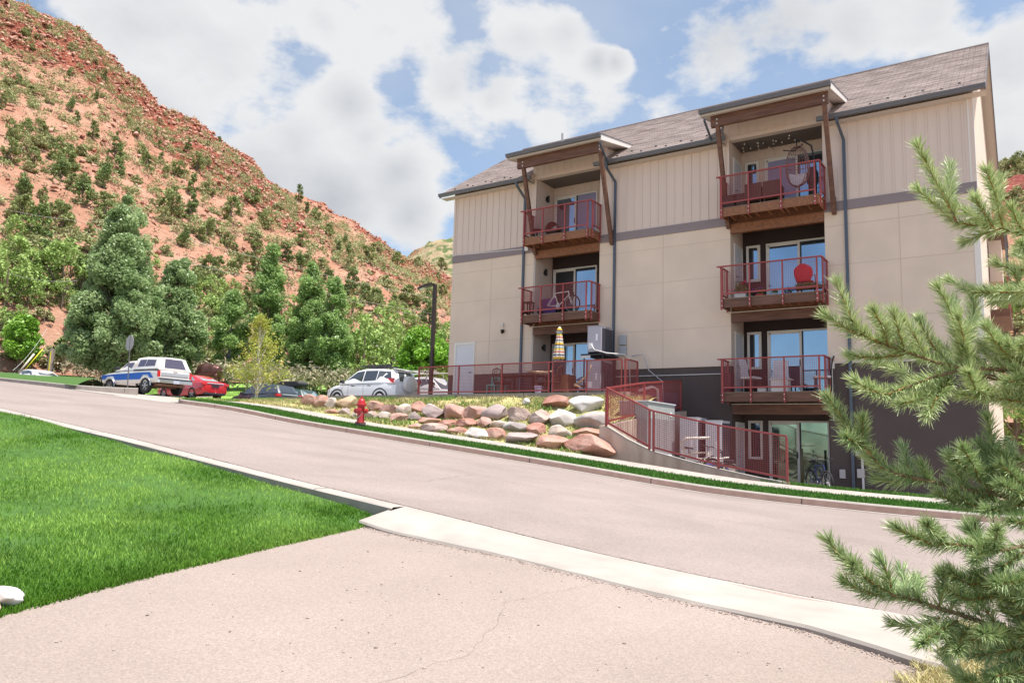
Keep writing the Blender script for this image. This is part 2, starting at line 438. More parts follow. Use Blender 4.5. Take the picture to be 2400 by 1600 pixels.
# entrance and parking
def xrl(y): return -30.6 - (y - 15) * 1.78
b = MB(); b.grid([[((lambda x: (x, y, zf(x) + .012 + (lotz(x) - .01 - zf(x)) * sst((y - 15) / 7.3)))(-24 + (xrl(y) - .3 + 24) * k / 24)) for k in range(25)] for y in frange(15.0, 22.32, 12)]); tag(b.build('entrance', m_conc, smooth='all'), kind='structure')
strip('parking_lot', frange(-80, -18, 60), frange(22.3, 34.5, 24), lotz, m_road)
b = MB(); b.grid([[((lambda x: (x, y, zf(x) + .16 + (y - 15.16) * .05))(xrl(y) - (90 + xrl(y)) * (k / 60) ** 1.3)) for k in range(61)] for y in frange(15.16, 24.5, 12)]); tag(b.build('side_lawn', m_grassbase, smooth='all'), kind='structure')
strip('grass_bank', frange(-110, -19, 80), frange(33.5, 52, 14), lambda x, y: lotz(x) - .15 + (y - 33.5) * interp([(-110, .2), (-60, .16), (-40, .10), (-20, .06)], x) + .1 * noise.noise(Vector((x * .3, y * .3, 0))),
      mat('mown grass', (.26, .46, .08), .9, var=.4, vscale=1.2, bump=.4, bscale=14))
# court in front of the ground floor, grass beyond it
strip('court', frange(-11, -7.2, 6) + frange(-6.6, 30, 12), [17.73, 20, 24.6], lambda x, y: interp([(-11, 1.25), (-9.2, 1.15), (-7.4, .50), (-4, .46), (30, .2)], x) if y > 17.8 else interp([(-11, 1.2), (-7, .9), (-4.6, zf(-4.6) + .2), (-4, zf(-4) + .17), (0, zf(0) + .17), (30, .1)], x),
      mat('court gravel', (.33, .27, .22), .95, var=.3, vscale=5))
strip('terrace', frange(-2, 60, 14), frange(24.4, 120, 10), lambda x, y: .3 + max(0, y - 40) * .02, mat('dry earth right', (.42, .31, .22), .95, var=.3, vscale=.5))
# near kerb (flush with the road, standing above the lawn) and the white apron
xs = frange(-60, -5.35, 110)
P = [[(x, 6.0, zn(x) + .004) for x in xs], [(x, 5.82, zn(x) + .004) for x in xs], [(x, 5.80, zn(x) - .01) for x in xs], [(x, 5.79, zn(x) - .3) for x in xs]]
b = MB(); b.grid(P[:3]); t = thing('near_curb', (-20, 5.9, 1.5), None, None); t['kind'] = 'structure'
b.build('curb_top', m_concw, t, fix=False)
b = MB(); b.grid(P[2:]); b.build('curb_face', m_grey, t, fix=False)
b = MB()
for x in frange(-40, -6.5, 14): b.quad((x, 5.8, zn(x) + .008), (x + .012, 5.8, zn(x) + .008), (x + .012, 6, zn(x) + .008), (x, 6, zn(x) + .008))
b.build('joint', m_joint, t, fix=False)
b = MB()
for x in np.arange(-30, -1, .22):
    w = .012 + .012 * random.random()
    b.quad((x, 6.0 , zn(x) + .008), (x + .22, 6.0, zn(x + .22) + .008), (x + .22, 6.0 + w, zn(x + .22) + .008), (x, 6.0 + w + .004, zn(x) + .008))
tag(b.build('tar_seam', mat('tar', (.06, .045, .04), .9), fix=False), kind='structure')
# apron
def yap(x): return interp([(-5.5, 5.42), (-4.9, 5.36), (-3.6, 5.38), (-2.4, 5.22), (-1.2, 5.12), (-.55, 4.86), (.6, 4.7), (5, 4.6)], x) + .012 * noise.noise(Vector((x * 4, 0, 0)))
def zap(x, y):
    t = (6 - y) / (6 - yap(x)); e = max(zdrive(x, yap(x)) + interp([(-5.6, .06), (-5.0, .03), (-3.5, .012), (-2, .02), (-.5, .055)], x), .3)
    return (zn(x) + .006) * (1 - t) + e * t
xs = frange(-5.4, -.40, 60)
rows = []
for k in range(7): rows.append([(x, 6 - (6 - yap(x)) * k / 6, zap(x, 6 - (6 - yap(x)) * k / 6)) for x in xs])
rows.append([(x, yap(x) - .012, zap(x, yap(x)) - .02) for x in xs]); rows.append([(x, yap(x) - .015, zap(x, yap(x)) - .3) for x in xs])
t = thing('apron', (-2, 5.5, .6), None, None); t['kind'] = 'structure'
b = MB(); b.grid(rows[:8]); b.quad(*[rows[k][0] for k in range(8)], (-5.4, yap(-5.4) - .012, .5), (-5.4, 6, .5)); b.quad(*[rows[k][-1] for k in range(8)], (-.40, yap(-.4) - .012, .3), (-.40, 6, .3)); b.build('apron_top', m_concw, t, fix=False)
b = MB(); b.grid(rows[7:]); b.build('apron_edge', m_grey, t, fix=False)

# dry verge beyond the end of the apron
def xdv(y): return interp([(1, -.52), (2.5, -.56), (4.3, -.60), (4.85, -.52), (5.4, -.40), (6, -.39)], y)
def zdv(x, y):
    a = zdrive(x, y) + .012 + .05 * min(1, max(0, x - xdv(y)) * 1.5); t = sst((y - 4.7) / 1.25)
    return a * (1 - t) + (zn(x) + .012) * t + .02 * noise.noise(Vector((x * 3, y * 3, 7))) * min(1, abs(x - xdv(y)) * 4) * (1 - t)
b = MB(); b.grid([[(xdv(y) + (16 - xdv(y)) * (k / 50) ** 2, y, zdv(xdv(y) + (16 - xdv(y)) * (k / 50) ** 2, y)) for k in range(51)] for y in frange(-3, 5.985, 60)])
tag(b.build('dry_verge', mat('straw soil', (.36, .28, .17), .95, var=.35, vscale=7, bump=.4, bscale=30), smooth='all'), kind='structure')
# lawn at the left: surface and blades
def xedge(y): return interp([(-2, -4.35), (2.06, -4.77), (2.9, -4.97), (4.23, -5.19), (5.47, -5.33), (5.8, -5.42)], y)
def zlawn(x, y):
    e = xedge(y); t = max(0, e - x)
    zc = zn(x) - interp([(-14, .02), (-10, .045), (-7.5, .07), (-5.6, .11)], x)
    a = zdrive(x, y) + .004 + .045 * min(t * 2, 1)
    w = sst((y - 3.0) / 2.8)
    za = a + .020 * t
    return (za * (1 - w * sst(t / 1.2)) + zc * (w * sst(t / 1.2))) + .05 * noise.noise(Vector((x * .8, y * .8, 3))) * min(1, t)
ys = frange(-3, 5.8, 36)
P = [[((lambda e: (e - s_ * s_ * 40, y, zlawn(e - s_ * s_ * 40, y)))(xedge(y) + .0)) for s_ in frange(0, 1, 60)] for y in ys]
b = MB(); b.grid(P); tag(b.build('lawn', m_grassbase, smooth='all'), kind='structure')

def blades(name, pts, h, w, lean, m, label, cat='grass', tint=None):
    """pts (n,3): triangle blades"""
    n = len(pts); a = RNG.random(n) * 6.283; hh = h * (.55 + .9 * RNG.random(n)); ww = w * (.6 + .8 * RNG.random(n))
    dx = np.cos(a) * ww; dy = np.sin(a) * ww; la = RNG.random(n) * 6.283; ll = lean * hh * RNG.random(n)
    base = pts
    A = base + np.stack([dx, dy, np.zeros(n)], 1); B = base - np.stack([dx, dy, np.zeros(n)], 1)
    C = base + np.stack([np.cos(la) * ll * .4, np.sin(la) * ll * .4, hh * .6], 1)
    A2 = C + np.stack([dx, dy, np.zeros(n)], 1) * .7; B2 = C - np.stack([dx, dy, np.zeros(n)], 1) * .7
    T = base + np.stack([np.cos(la) * ll, np.sin(la) * ll, hh], 1)
    V = np.stack([A, B, B2, A2, T, T], 1).reshape(-1, 3)
    k = np.arange(n) * 6
    F = np.concatenate([np.stack([k, k + 1, k + 2, k + 3], 1), np.stack([k + 3, k + 2, k + 4, k + 4], 1)])
    F = np.concatenate([np.stack([k, k + 1, k + 2, k + 3], 1)])
    tv = RNG.random(n) if tint is None else tint
    V3 = V; tri = np.stack([k + 3, k + 2, k + 4], 1)
    # quads for the lower half, triangles for the tip: write everything as triangles
    F = np.concatenate([np.stack([k, k + 1, k + 2], 1), np.stack([k, k + 2, k + 3], 1), tri])
    o = fastmesh(name, V3, F, m, tint=np.tile(tv, 3))
    return tag(o, label, cat, kind='stuff')
# density falls with distance from the camera
pts = []; tt = []
n = 330000
yy = -1.5 + 7.25 * RNG.random(n); dd = RNG.random(n) ** 1.7 * 22 + .05 * RNG.random(n) ** 3
for i in range(n):
    y = yy[i]; x = xedge(y) + .05 * noise.noise(Vector((y * 3.5, i * .0001, 0))) + .035 - dd[i]
    if x < -4.2 and (x * -.5584 + y * .8184) > 2.0:       # in front of the camera only
        pts.append((x, y))
pts = np.array(pts)
# clumpiness
cl = vnoise(np.c_[pts, np.zeros(len(pts))], 1.9, 4)
keep = RNG.random(len(pts)) < np.clip(.35 + (cl - .35) * 3, .25, 1)
pts = pts[keep]; cl = cl[keep]
zz = np.array([zlawn(x, y) for x, y in pts])
tn = np.clip((vnoise(np.c_[pts, np.ones(len(pts))], .9, 3) - .38) * 3.0 + RNG.normal(0, .22, len(pts)), 0, 1)
edge = np.array([xedge(y) - x for x, y in pts])
hs = .037
blades('grass', np.c_[pts, zz - .005], hs, .0035, .95, m_grass, 'bright green mown lawn grass left of the driveway', tint=tn)
# grit along the apron and kerb edges, hairline cracks
P_ = []
for k in range(900):
    x = RNG.uniform(-5.3, -.45); P_.append((x, yap(x) - abs(RNG.normal(0, .045)) - .012, 0))
for k in range(500):
    x = RNG.uniform(-14, -1); P_.append((x, 6.02 + abs(RNG.normal(0, .03)), 1))
for k in range(260):
    P_.append((RNG.uniform(-4.7, 1), RNG.uniform(1.5, 5.2), 0))
P_ = np.array([(x, y, (zdrive(x, y) if f == 0 else zroad(x, y)) + .003) for x, y, f in P_])
base_ = np.array([(-1, -1, -.6), (1, -.8, -.6), (.9, 1, -.6), (-.8, .9, -.6), (-.6, -.5, .5), (.7, -.6, .4), (.4, .6, .6), (-.7, .6, .35)])
B_ = P_[:, None] + base_[None] * (1 + .3 * RNG.normal(size=(len(P_), 8, 3))) * (.0028 + .006 * RNG.random(len(P_)) ** 3)[:, None, None]
q_ = np.array([(0, 3, 2, 1), (4, 5, 6, 7), (0, 1, 5, 4), (1, 2, 6, 5), (2, 3, 7, 6), (3, 0, 4, 7)])
tag(fastmesh('gravel', B_.reshape(-1, 3), (np.arange(len(P_))[:, None, None] * 8 + q_[None]).reshape(-1, 4), mat('grit', (.20, .15, .13), .9, tint=(.45, .36, .31)), tint=np.repeat(RNG.random(len(P_)), 6)), 'loose grit lying along the pale apron edge on the driveway', 'gravel', kind='stuff')
def crack(pts, w, zfun):
    b = MB(); pr = []
    for (x0, y0), (x1, y1) in zip(pts[:-1], pts[1:]):
        n_ = max(2, int(math.hypot(x1 - x0, y1 - y0) / .06))
        for k in range(n_):
            t_ = k / n_; x = x0 + (x1 - x0) * t_; y = y0 + (y1 - y0) * t_; o_ = .05 * noise.noise(Vector((x * 5, y * 5, 1))) + .02 * noise.noise(Vector((x * 19, y * 19, 4)))
            pr.append((x + o_, y + o_ * .6))
    L1 = []; L2 = []
    for i, (x, y) in enumerate(pr):
        a = pr[min(i + 1, len(pr) - 1)]; c = pr[max(i - 1, 0)]; d = Vector((a[0] - c[0], a[1] - c[1], 0)).normalized(); ww = w * (.35 + .9 * abs(noise.noise(Vector((x * 6, y * 6, 9)))))
        L1.append((x - d.y * ww, y + d.x * ww, zfun(x, y) + .0045)); L2.append((x + d.y * ww, y - d.x * ww, zfun(x, y) + .0045))
    b.grid([L1, L2]); o = b.build('crack', m_crack, fix=False); o['kind'] = 'structure'
m_crack = mat('crack', (.19, .155, .14), .95)
crack([(-2.7, 5.2), (-2.9, 4.3), (-2.5, 3.4), (-2.6, 2.6)], .0016, zdrive)
crack([(-14, 9.5), (-9, 9.9), (-4, 9.6), (2, 10.0)], .006, zroad)
crack([(-7.5, 6.1), (-6.8, 8.0), (-7.3, 9.7), (-6.6, 12.5), (-7.0, 14.6)], .006, zroad)
crack([(-17, 6.2), (-16.4, 9), (-16.9, 12), (-16.2, 14.6)], .008, zroad)
# verge grass
n = 60000
x = -24 + 34 * RNG.random(n) ** 1.0; y = 15.17 + 1.4 * RNG.random(n)
z = np.array([zf(a) for a in x]) + .125 + (y - 15) * .012
m_vg = mat('verge blades', (.06, .165, .02), .7, var=.3, vscale=2, tint=(.13, .27, .05), trans=.25, spec=.2)
blades('grass', np.c_[x, y, z], .055, .007, .5, m_vg, 'narrow strip of deep green grass between curb and sidewalk')
n = 16000
x = -5.2 + 9 * RNG.random(n); y = 17.78 + 2.2 * RNG.random(n)
z = np.array([zf(a) + .19 for a in x]) - .06 * (y - 17.78)
blades('grass', np.c_[x, y, z], .07, .007, .5, m_vg, 'green grass growing behind the sidewalk below the dark building base')
# dry bank tufts
n = 60000
x = -28 + 18.2 * RNG.random(n); y = 17.75 + 4.5 * RNG.random(n)
q = vnoise(np.c_[x, y, np.zeros(n)], 1.3, 4)
k = RNG.random(n) < np.clip((q - .3) * 2.6, .1, 1); x, y, q = x[k], y[k], q[k]
z = np.array([zslope(a, c) + .07 * noise.noise(Vector((a * 1.1, c * 1.1, 2))) for a, c in zip(x, y)])
blades('ground_cover', np.c_[x, y, z - .02], .085, .016, 1.1, m_dry, 'yellowed dry grass and weeds on the bank between boulders and parking', 'ground cover')
# green weeds on the bank
n = 16000
x = -28 + 18.2 * RNG.random(n); y = 17.75 + 4.5 * RNG.random(n)
q = vnoise(np.c_[x, y, np.ones(n) * 9], 1.0, 4); k = q > .58; x, y = x[k], y[k]
z = np.array([zslope(a, c) for a, c in zip(x, y)])
blades('weeds', np.c_[x, y, z], .11, .017, .9, mat('weed green', (.12, .26, .04), .8, tint=(.22, .33, .07), trans=.2), 'patches of green weeds dotted over the dry bank', 'weeds')
# straw at lower right
n = 70000
x = -.72 + 2.9 * RNG.random(n) ** 1.2; y = 1.5 + 4.45 * RNG.random(n)
k = (x > np.array([xdv(c) for c in y]) - .05 + .05 * np.sin(y * 23)); x, y = x[k], y[k]
z = np.array([zdv(a, c) for a, c in zip(x, y)])
blades('dry_grass', np.c_[x, y, z], .04, .0035, 1.6, mat('straw', (.60, .50, .27), .9, tint=(.5, .48, .22), trans=.15), 'straw coloured dry grass under the pine at the driveway corner')
# ------------------------------------------------------------------ red hill
RIDGE = [(-1000, -420), (-500, -230), (-200, -90), (0, 0), (21, 9), (54, 16), (107, 43), (154, 59), (200, 82), (232, 111), (264, 134), (286, 164), (318, 186), (343, 214), (371, 250), (411, 270), (457, 286), (493, 318),
         (507, 332), (543, 354), (586, 379), (607, 400), (623, 427), (643, 432), (679, 450), (700, 457), (765, 490), (816, 515), (867, 551), (908, 582), (949, 602), (1000, 622), (1056, 655), (1200, 720), (1400, 800), (1700, 900)]
BASEY = [(-1000, 850), (0, 872), (300, 886), (520, 893), (700, 905), (1000, 925), (1400, 960), (1700, 980)]
def hill_surface(ridge, basey, px0, px1, ncol, nrow, D0, D1, back, rockfun, amp, seed):
    V = np.zeros((nrow + back, ncol, 3)); R = np.zeros((nrow + back, ncol))
    rng_px = np.linspace(px0, px1, ncol)
    for j, px in enumerate(rng_px):
        rd = Vector(ray(px, interp(ridge, px))); rh = Vector((rd.x, rd.y, 0)); el = rd.z / rh.length; rh.normalize()
        bd = Vector(ray(px, interp(basey, px))); bh = Vector((bd.x, bd.y, 0)); be = bd.z / bh.length; bh.normalize()
        d1 = interp(D1, px); d0 = interp(D0, px)
        p1 = rh * d1; p0 = bh * d0; z1 = 1.6 + el * d1; z0 = 1.6 + be * d0
        for i in range(nrow):
            t = i / (nrow - 1)
            p = p0.lerp(p1, t)
            V[i, j] = (p.x, p.y, z0 + (z1 - z0) * (t ** 1.12)); R[i, j] = t
        for k in range(back):
            s_ = (k + 1) / back
            p = rh * (d1 + s_ * 90); V[nrow + k, j] = (p.x, p.y, z1 - s_ ** 1.2 * 75); R[nrow + k, j] = 1
    flat = V.reshape(-1, 3); t = R.reshape(-1)
    n1 = vnoise(flat + seed, .022, 4); n2 = vnoise(flat + seed * 2, .09, 4, .55); n3 = vnoise(flat * np.array([1, 1, 2.5]) + seed, .35, 3, .6)
    rock = rockfun(flat, t, n1, n2)
    ridged = 1 - np.abs(2 * n2 - 1)
    env = np.clip(t * 8, 0, 1)
    big = (n1 - .5) * 16 * env * np.clip((1 - t) * 5, 0, 1)
    # stepped ledges where it is rocky
    h = flat[:, 2] + n2 * 6; st = (h / 4.5) % 1.0; ledge = (np.clip(st * 2.2, 0, 1) - st) * 3.0
    disp = big + (rock * (ledge * .8 + (ridged - .5) * amp * 2.2 + (n3 - .5) * amp * 1.8) + (1 - rock) * ((n3 - .5) * amp * 1.1 + (n2 - .5) * amp * 1.3)) * env
    flat[:, 2] += disp - 1.1 * rock * env
    return flat, rock, t, nrow + back, ncol
def grid_faces(r, c):
    i, j = np.meshgrid(np.arange(r - 1), np.arange(c - 1), indexing='ij'); a = (i * c + j).ravel()
    return np.stack([a, a + 1, a + c + 1, a + c], 1)
def hill_mat(name, soil, soil2, rock, rock2, green=None, gscale=.1):
    m = bpy.data.materials.new(name); m.use_nodes = True; t = m.node_tree; n = t.nodes; l = t.links; p = n['Principled BSDF']
    p.inputs['Roughness'].default_value = .95; p.inputs['Specular IOR Level'].default_value = .1
    tcn = n.new('ShaderNodeTexCoord')
    def nz(s, d=5, r_=.6, st=None):
        x = n.new('ShaderNodeTexNoise'); x.inputs['Scale'].default_value = s; x.inputs['Detail'].default_value = d; x.inputs['Roughness'].default_value = r_
        if st:
            mp = n.new('ShaderNodeMapping'); mp.inputs['Scale'].default_value = st; l.new(tcn.outputs['Object'], mp.inputs[0]); l.new(mp.outputs[0], x.inputs['Vector'])
        else: l.new(tcn.outputs['Object'], x.inputs['Vector'])
        return x.outputs['Fac']
    def ramp(f, a, b_):
        r_ = n.new('ShaderNodeMapRange'); r_.inputs['From Min'].default_value = a; r_.inputs['From Max'].default_value = b_; l.new(f, r_.inputs['Value']); return r_.outputs[0]
    def mixc(f, a, b_):
        x = n.new('ShaderNodeMix'); x.data_type = 'RGBA'; l.new(f, x.inputs[0])
        for s_, v in ((6, a), (7, b_)):
            if isinstance(v, tuple): x.inputs[s_].default_value = (*v, 1)
            else: l.new(v, x.inputs[s_])
        return x.outputs[2]
    s = mixc(ramp(nz(.12), .35, .65), soil, soil2)
    rr = mixc(ramp(nz(.55, 8, .7, (1, 1, 2.2)), .38, .62), rock, rock2)
    at = n.new('ShaderNodeAttribute'); at.attribute_name = 'tint'
    ad = n.new('ShaderNodeMath'); ad.operation = 'ADD'; l.new(at.outputs['Fac'], ad.inputs[0])
    sb = n.new('ShaderNodeMath'); sb.operation = 'MULTIPLY_ADD'; l.new(nz(.6, 6, .7), sb.inputs[0]); sb.inputs[1].default_value = 1.6; sb.inputs[2].default_value = -.8
    l.new(sb.outputs[0], ad.inputs[1])
    c = mixc(ramp(ad.outputs[0], .35, .65), s, rr)
    # scattered pale stones
    vo = n.new('ShaderNodeTexVoronoi'); vo.inputs['Scale'].default_value = .9; l.new(tcn.outputs['Object'], vo.inputs['Vector'])
    c = mixc(ramp(vo.outputs['Distance'], .30, .12), c, tuple(min(1, x * 1.12) for x in soil))
    if green:
        c = mixc(ramp(nz(gscale, 6, .65), .50, .56), c, green)
    l.new(c, p.inputs['Base Color'])
    bn = n.new('ShaderNodeBump'); bn.inputs['Strength'].default_value = .9; bn.inputs['Distance'].default_value = 1.2
    l.new(nz(.8, 8, .7, (1, 1, 2)), bn.inputs['Height']); l.new(bn.outputs[0], p.inputs['Normal'])
    return m
def rockf(flat, t, n1, n2):
    a = np.clip((t - .64) * 4.5 + (n1 - .5) * 6, 0, 1)
    b_ = np.clip((n2 - .60) * 9, 0, 1) * np.clip(t * 3 - .6, 0, 1) * .8
    return np.clip(np.maximum(a, b_), 0, 1)
D1 = [(-1000, 420), (0, 240), (500, 225), (1000, 240), (1700, 330)]
D0 = [(-1000, 90), (0, 68), (450, 76), (1000, 76), (1700, 90)]
HB_ = None
HV, HR, HT, hr, hc = hill_surface(RIDGE, BASEY, -700, 1500, 760, 300, D0, D1, 14, rockf, 1.25, 31.0)
HF = grid_faces(hr, hc)
m_hill = hill_mat('red hill', (.55, .325, .23), (.46, .225, .145), (.40, .135, .088), (.21, .058, .038))
o = fastmesh('hillside', HV, HF, m_hill, tint=HR[HF[:, 0]], smooth=False)
tag(o, kind='structure')
# greener shoulder behind it
RIDGE2 = [(700, 700), (850, 660), (930, 612), (960, 596), (985, 582), (1010, 568), (1030, 560), (1056, 556), (1120, 545), (1300, 560), (1600, 640)]
V2, R2, T2, r2, c2 = hill_surface(RIDGE2, [(700, 930), (1600, 980)], 700, 1600, 160, 70, [(700, 300), (1600, 300)], [(700, 470), (1600, 470)], 8, lambda f, t, a, b_: np.clip((b_ - .55) * 4, 0, 1), 3.0, 77.0)
F2 = grid_faces(r2, c2)
m_h2 = hill_mat('green shoulder', (.42, .36, .22), (.36, .26, .16), (.34, .16, .11), (.25, .1, .07), (.13, .17, .07), .16)
tag(fastmesh('hill_behind', V2, F2, m_h2, tint=R2[F2[:, 0]]), kind='structure')
# red hill at the right edge
RIDGE3 = [(1750, 600), (2100, 470), (2300, 412), (2330, 402), (2360, 392), (2400, 380), (2600, 330), (3000, 300)]
V3, R3, T3, r3, c3 = hill_surface(RIDGE3, [(1750, 980), (2100, 985), (3000, 1000)], 1750, 3000, 400, 150, [(2000, 75), (3000, 75)], [(2000, 210), (3000, 210)], 8, lambda f, t, a, b_: np.clip((t - .45) * 6 + (a - .5) * 2, 0, 1) * np.clip((.93 - t) * 12, 0, 1), 1.6, 51.0)
F3 = grid_faces(r3, c3)
m_h3 = hill_mat('red hill right', (.55, .33, .22), (.50, .27, .17), (.42, .14, .11), (.25, .07, .06))
tag(fastmesh('hill_right', V3, F3, m_h3, tint=R3[F3[:, 0]]), kind='structure')

def project(P):
    c = (P - EYE) @ RC
    return 1200 + FPX * c[:, 0] / c[:, 2], 800 + FPX * c[:, 1] / c[:, 2], c[:, 2]
HX, HY, HZ = project(HV)

# ------------------------------------------------------------------ foliage
def leaf_cards(C, size, aspect=1.6, up=.35, jitter=1.0):
    """C (n,3) centres -> quads with random orientation"""
    n = len(C); nrm = RNG.normal(size=(n, 3)); nrm[:, 2] = np.abs(nrm[:, 2]) + up; nrm /= np.linalg.norm(nrm, axis=1)[:, None]
    a = RNG.normal(size=(n, 3)); a -= nrm * (a * nrm).sum(1)[:, None]; a /= np.linalg.norm(a, axis=1)[:, None]
    b_ = np.cross(nrm, a); s = size * (.6 + .8 * RNG.random(n))[:, None]
    a = a * s * aspect * .5; b_ = b_ * s * .5
    V = np.stack([C - a, C - b_ * .9 + a * .1, C + a, C + b_ * .9 + a * .1], 1).reshape(-1, 3)
    k = np.arange(n) * 4
    return V, np.stack([k, k + 1, k + 2, k + 3], 1)
def crown_points(n, prof, clumps, cr, seed=0, shell=.5, squash=1.0):
    """prof: list (height, radius); clump centres inside, points round each clump"""
    r = np.random.default_rng(seed)
    hs = np.array([p[0] for p in prof]); rs = np.array([p[1] for p in prof])
    grid_h = np.linspace(hs[0], hs[-1], 200); w = np.interp(grid_h, hs, rs) ** .9 + 1e-3; w /= w.sum()
    h = r.choice(grid_h, size=clumps, p=w) + r.normal(0, .05, clumps)
    R = np.interp(h, hs, rs); rad_ = R * (shell + (1 - shell) * r.random(clumps) ** .6) * (.85 + .3 * r.random(clumps)); a = r.random(clumps) * 6.283
    cc = np.stack([np.cos(a) * rad_, np.sin(a) * rad_, h], 1)
    ci = r.integers(0, clumps, n); crr = cr * (.6 + .8 * r.random(clumps))
    d = r.normal(size=(n, 3)); d /= np.linalg.norm(d, axis=1)[:, None]; d *= (r.random(n) ** .45)[:, None]
    d[:, 2] *= squash
    P = cc[ci] + d * crr[ci][:, None]
    tin = (r.random(clumps) * .7)[ci] + r.random(n) * .3
    return P, tin, cc
m_bark = mat('bark', (.20, .15, .11), .95, var=.4, vscale=9, bump=.6, bscale=20, stretch=(1, 1, .3))
m_barkpale = mat('pale bark', (.74, .68, .58), .8, var=.35, vscale=9, stretch=(1, 1, .4), bump=.2)
m_jun = [mat('juniper green', (.22, .28, .10), .8, var=.35, vscale=.9, tint=(.38, .43, .19), trans=.15, spec=.15),
         mat('juniper olive', (.31, .34, .15), .8, var=.3, vscale=.9, tint=(.47, .47, .25), trans=.15, spec=.15),
         mat('pinyon dark', (.16, .23, .085), .8, var=.3, vscale=.9, tint=(.28, .36, .14), trans=.1, spec=.15),
         mat('oak green', (.25, .38, .10), .8, var=.35, vscale=.7, tint=(.42, .54, .19), trans=.2, spec=.15)]
PROTO = []
def shrub_proto(kind, seed):
    r = random.Random(seed)
    if kind == 0: prof = [(.15, .5), (.6, 1.15), (1.4, 1.25), (2.2, .95), (2.9, .3)]; m = m_jun[0]
    elif kind == 1: prof = [(.1, .9), (.6, 1.4), (1.3, 1.3), (1.9, .6), (2.1, .2)]; m = m_jun[1]
    elif kind == 2: prof = [(.3, .9), (1.0, 1.15), (2.0, .85), (3.0, .5), (3.9, .08)]; m = m_jun[2]
    else: prof = [(.2, 1.1), (1.0, 1.7), (2.0, 1.7), (3.0, 1.2), (3.7, .4)]; m = m_jun[3]
    P, tin, cc = crown_points(1500, prof, 26, .42 if kind != 3 else .55, seed, .35, .8)
    V, F = leaf_cards(P, .16, 1.7)
    t = thing('juniper', (0, 0, 0), 'x', 'tree')
    fastmesh('crown', V, F, m, t, tint=tin, world=False)
    b_ = MB(); top = prof[-1][0]
    b_.tube([(0, 0, -.4), (.05, .02, .4), (.0, .05, top * .75)], [.13, .1, .03], 6)
    for k in range(7):
        q = cc[r.randrange(len(cc))]; b_.tube([(0, 0, .15 + .1 * k), (q[0] * .5, q[1] * .5, q[2] * .5 + .1), tuple(q)], [.06, .04, .015], 5)
    b_.build('trunk', m_bark, t, world=False)
    return t
protos = {k: [shrub_proto(k, 100 + k * 10 + j) for j in range(4)] for k in range(4)}
used = set()
def plant(kind, j, loc, sc, label, cat, group, name):
    p = protos[kind][j]
    if (kind, j) not in used: used.add((kind, j)); o_ = p
    else: o_ = copy_tree(p)
    o_.name = name
    o_.location = loc; o_.scale = (sc * random.uniform(.85, 1.15), sc * random.uniform(.85, 1.15), sc * random.uniform(.85, 1.2)); o_.rotation_euler = (0, 0, random.random() * 6.28)
    o_['label'] = label; o_['category'] = cat; o_['group'] = group
    return o_
def hill_at(px, py):
    d = (HX - px) ** 2 + (HY - py) ** 2 + np.where(HT >= .999, 1e6, 0)
    i = int(np.argmin(d)); return Vector(HV[i]), float(HZ[i]), math.sqrt(float(d[i]))
LBL = {('ridge', 0): ('small green juniper clinging to the red rock near the hill crest', 'junipers near the hill crest'),
       ('ridge', 1): ('pale olive low shrub clinging to the red rock near the hill crest', 'pale shrubs near the hill crest'),
       ('ridge', 2): ('small dark pinyon on the rocks near the hill crest', 'pinyons near the hill crest'),
       ('mid', 0): ('rounded green juniper on the open red middle slope', 'junipers on the middle slope'),
       ('mid', 1): ('pale olive bushy juniper on the open red middle slope', 'pale junipers on the middle slope'),
       ('mid', 2): ('dark pointed pinyon on the open red middle slope', 'pinyons on the middle slope'),
       ('foot', 0): ('rounded green juniper low on the red hill above the parking', 'junipers low on the hill'),
       ('foot', 1): ('pale olive juniper low on the red hill above the parking', 'pale junipers low on the hill'),
       ('foot', 2): ('dark tall pinyon low on the red hill above the parking', 'pinyons low on the hill'),
       ('foot', 3): ('broad bright green oak bush at the foot of the red hill', 'oak bushes at the foot of the hill')}
rr = random.Random(5); placed = []
BIG = [(152, 405, 2.0, 0), (190, 480, 1.7, 2), (30, 330, 1.3, 0), (75, 225, 1.3, 1), (240, 440, 1.6, 2), (62, 355, 1.2, 1), (20, 380, 1.6, 0), (90, 560, 1.9, 2), (50, 530, 1.8, 0), (140, 545, 1.8, 0), (70, 620, 1.9, 1), (110, 640, 1.9, 2), (215, 325, 1.3, 2), (270, 370, 1.4, 2),
       (420, 410, 1.4, 0), (460, 400, 1.5, 0), (590, 480, 1.6, 0), (540, 520, 1.7, 0), (500, 545, 1.7, 1), (400, 505, 1.8, 0), (450, 455, 1.3, 2), (650, 500, 1.3, 1), (700, 470, 1.3, 2), (860, 620, 1.8, 0), (885, 590, 1.4, 1), (770, 560, 1.2, 0), (980, 625, 1.6, 1), (1000, 680, 1.8, 1), (930, 630, 1.6, 0), (905, 680, 1.6, 1), (850, 690, 1.3, 1), (1040, 620, 1.6, 0),
       (880, 705, 1.3, 1), (955, 725, 2.0, 0), (820, 610, 1.2, 2), (740, 520, 1.2, 0), (30, 660, 1.9, 3), (190, 700, 2.0, 2), (10, 720, 2.0, 3), (140, 700, 2.2, 3)]
for px, py, sc, k in BIG: placed.append((px, py, sc, k))
tries = 0
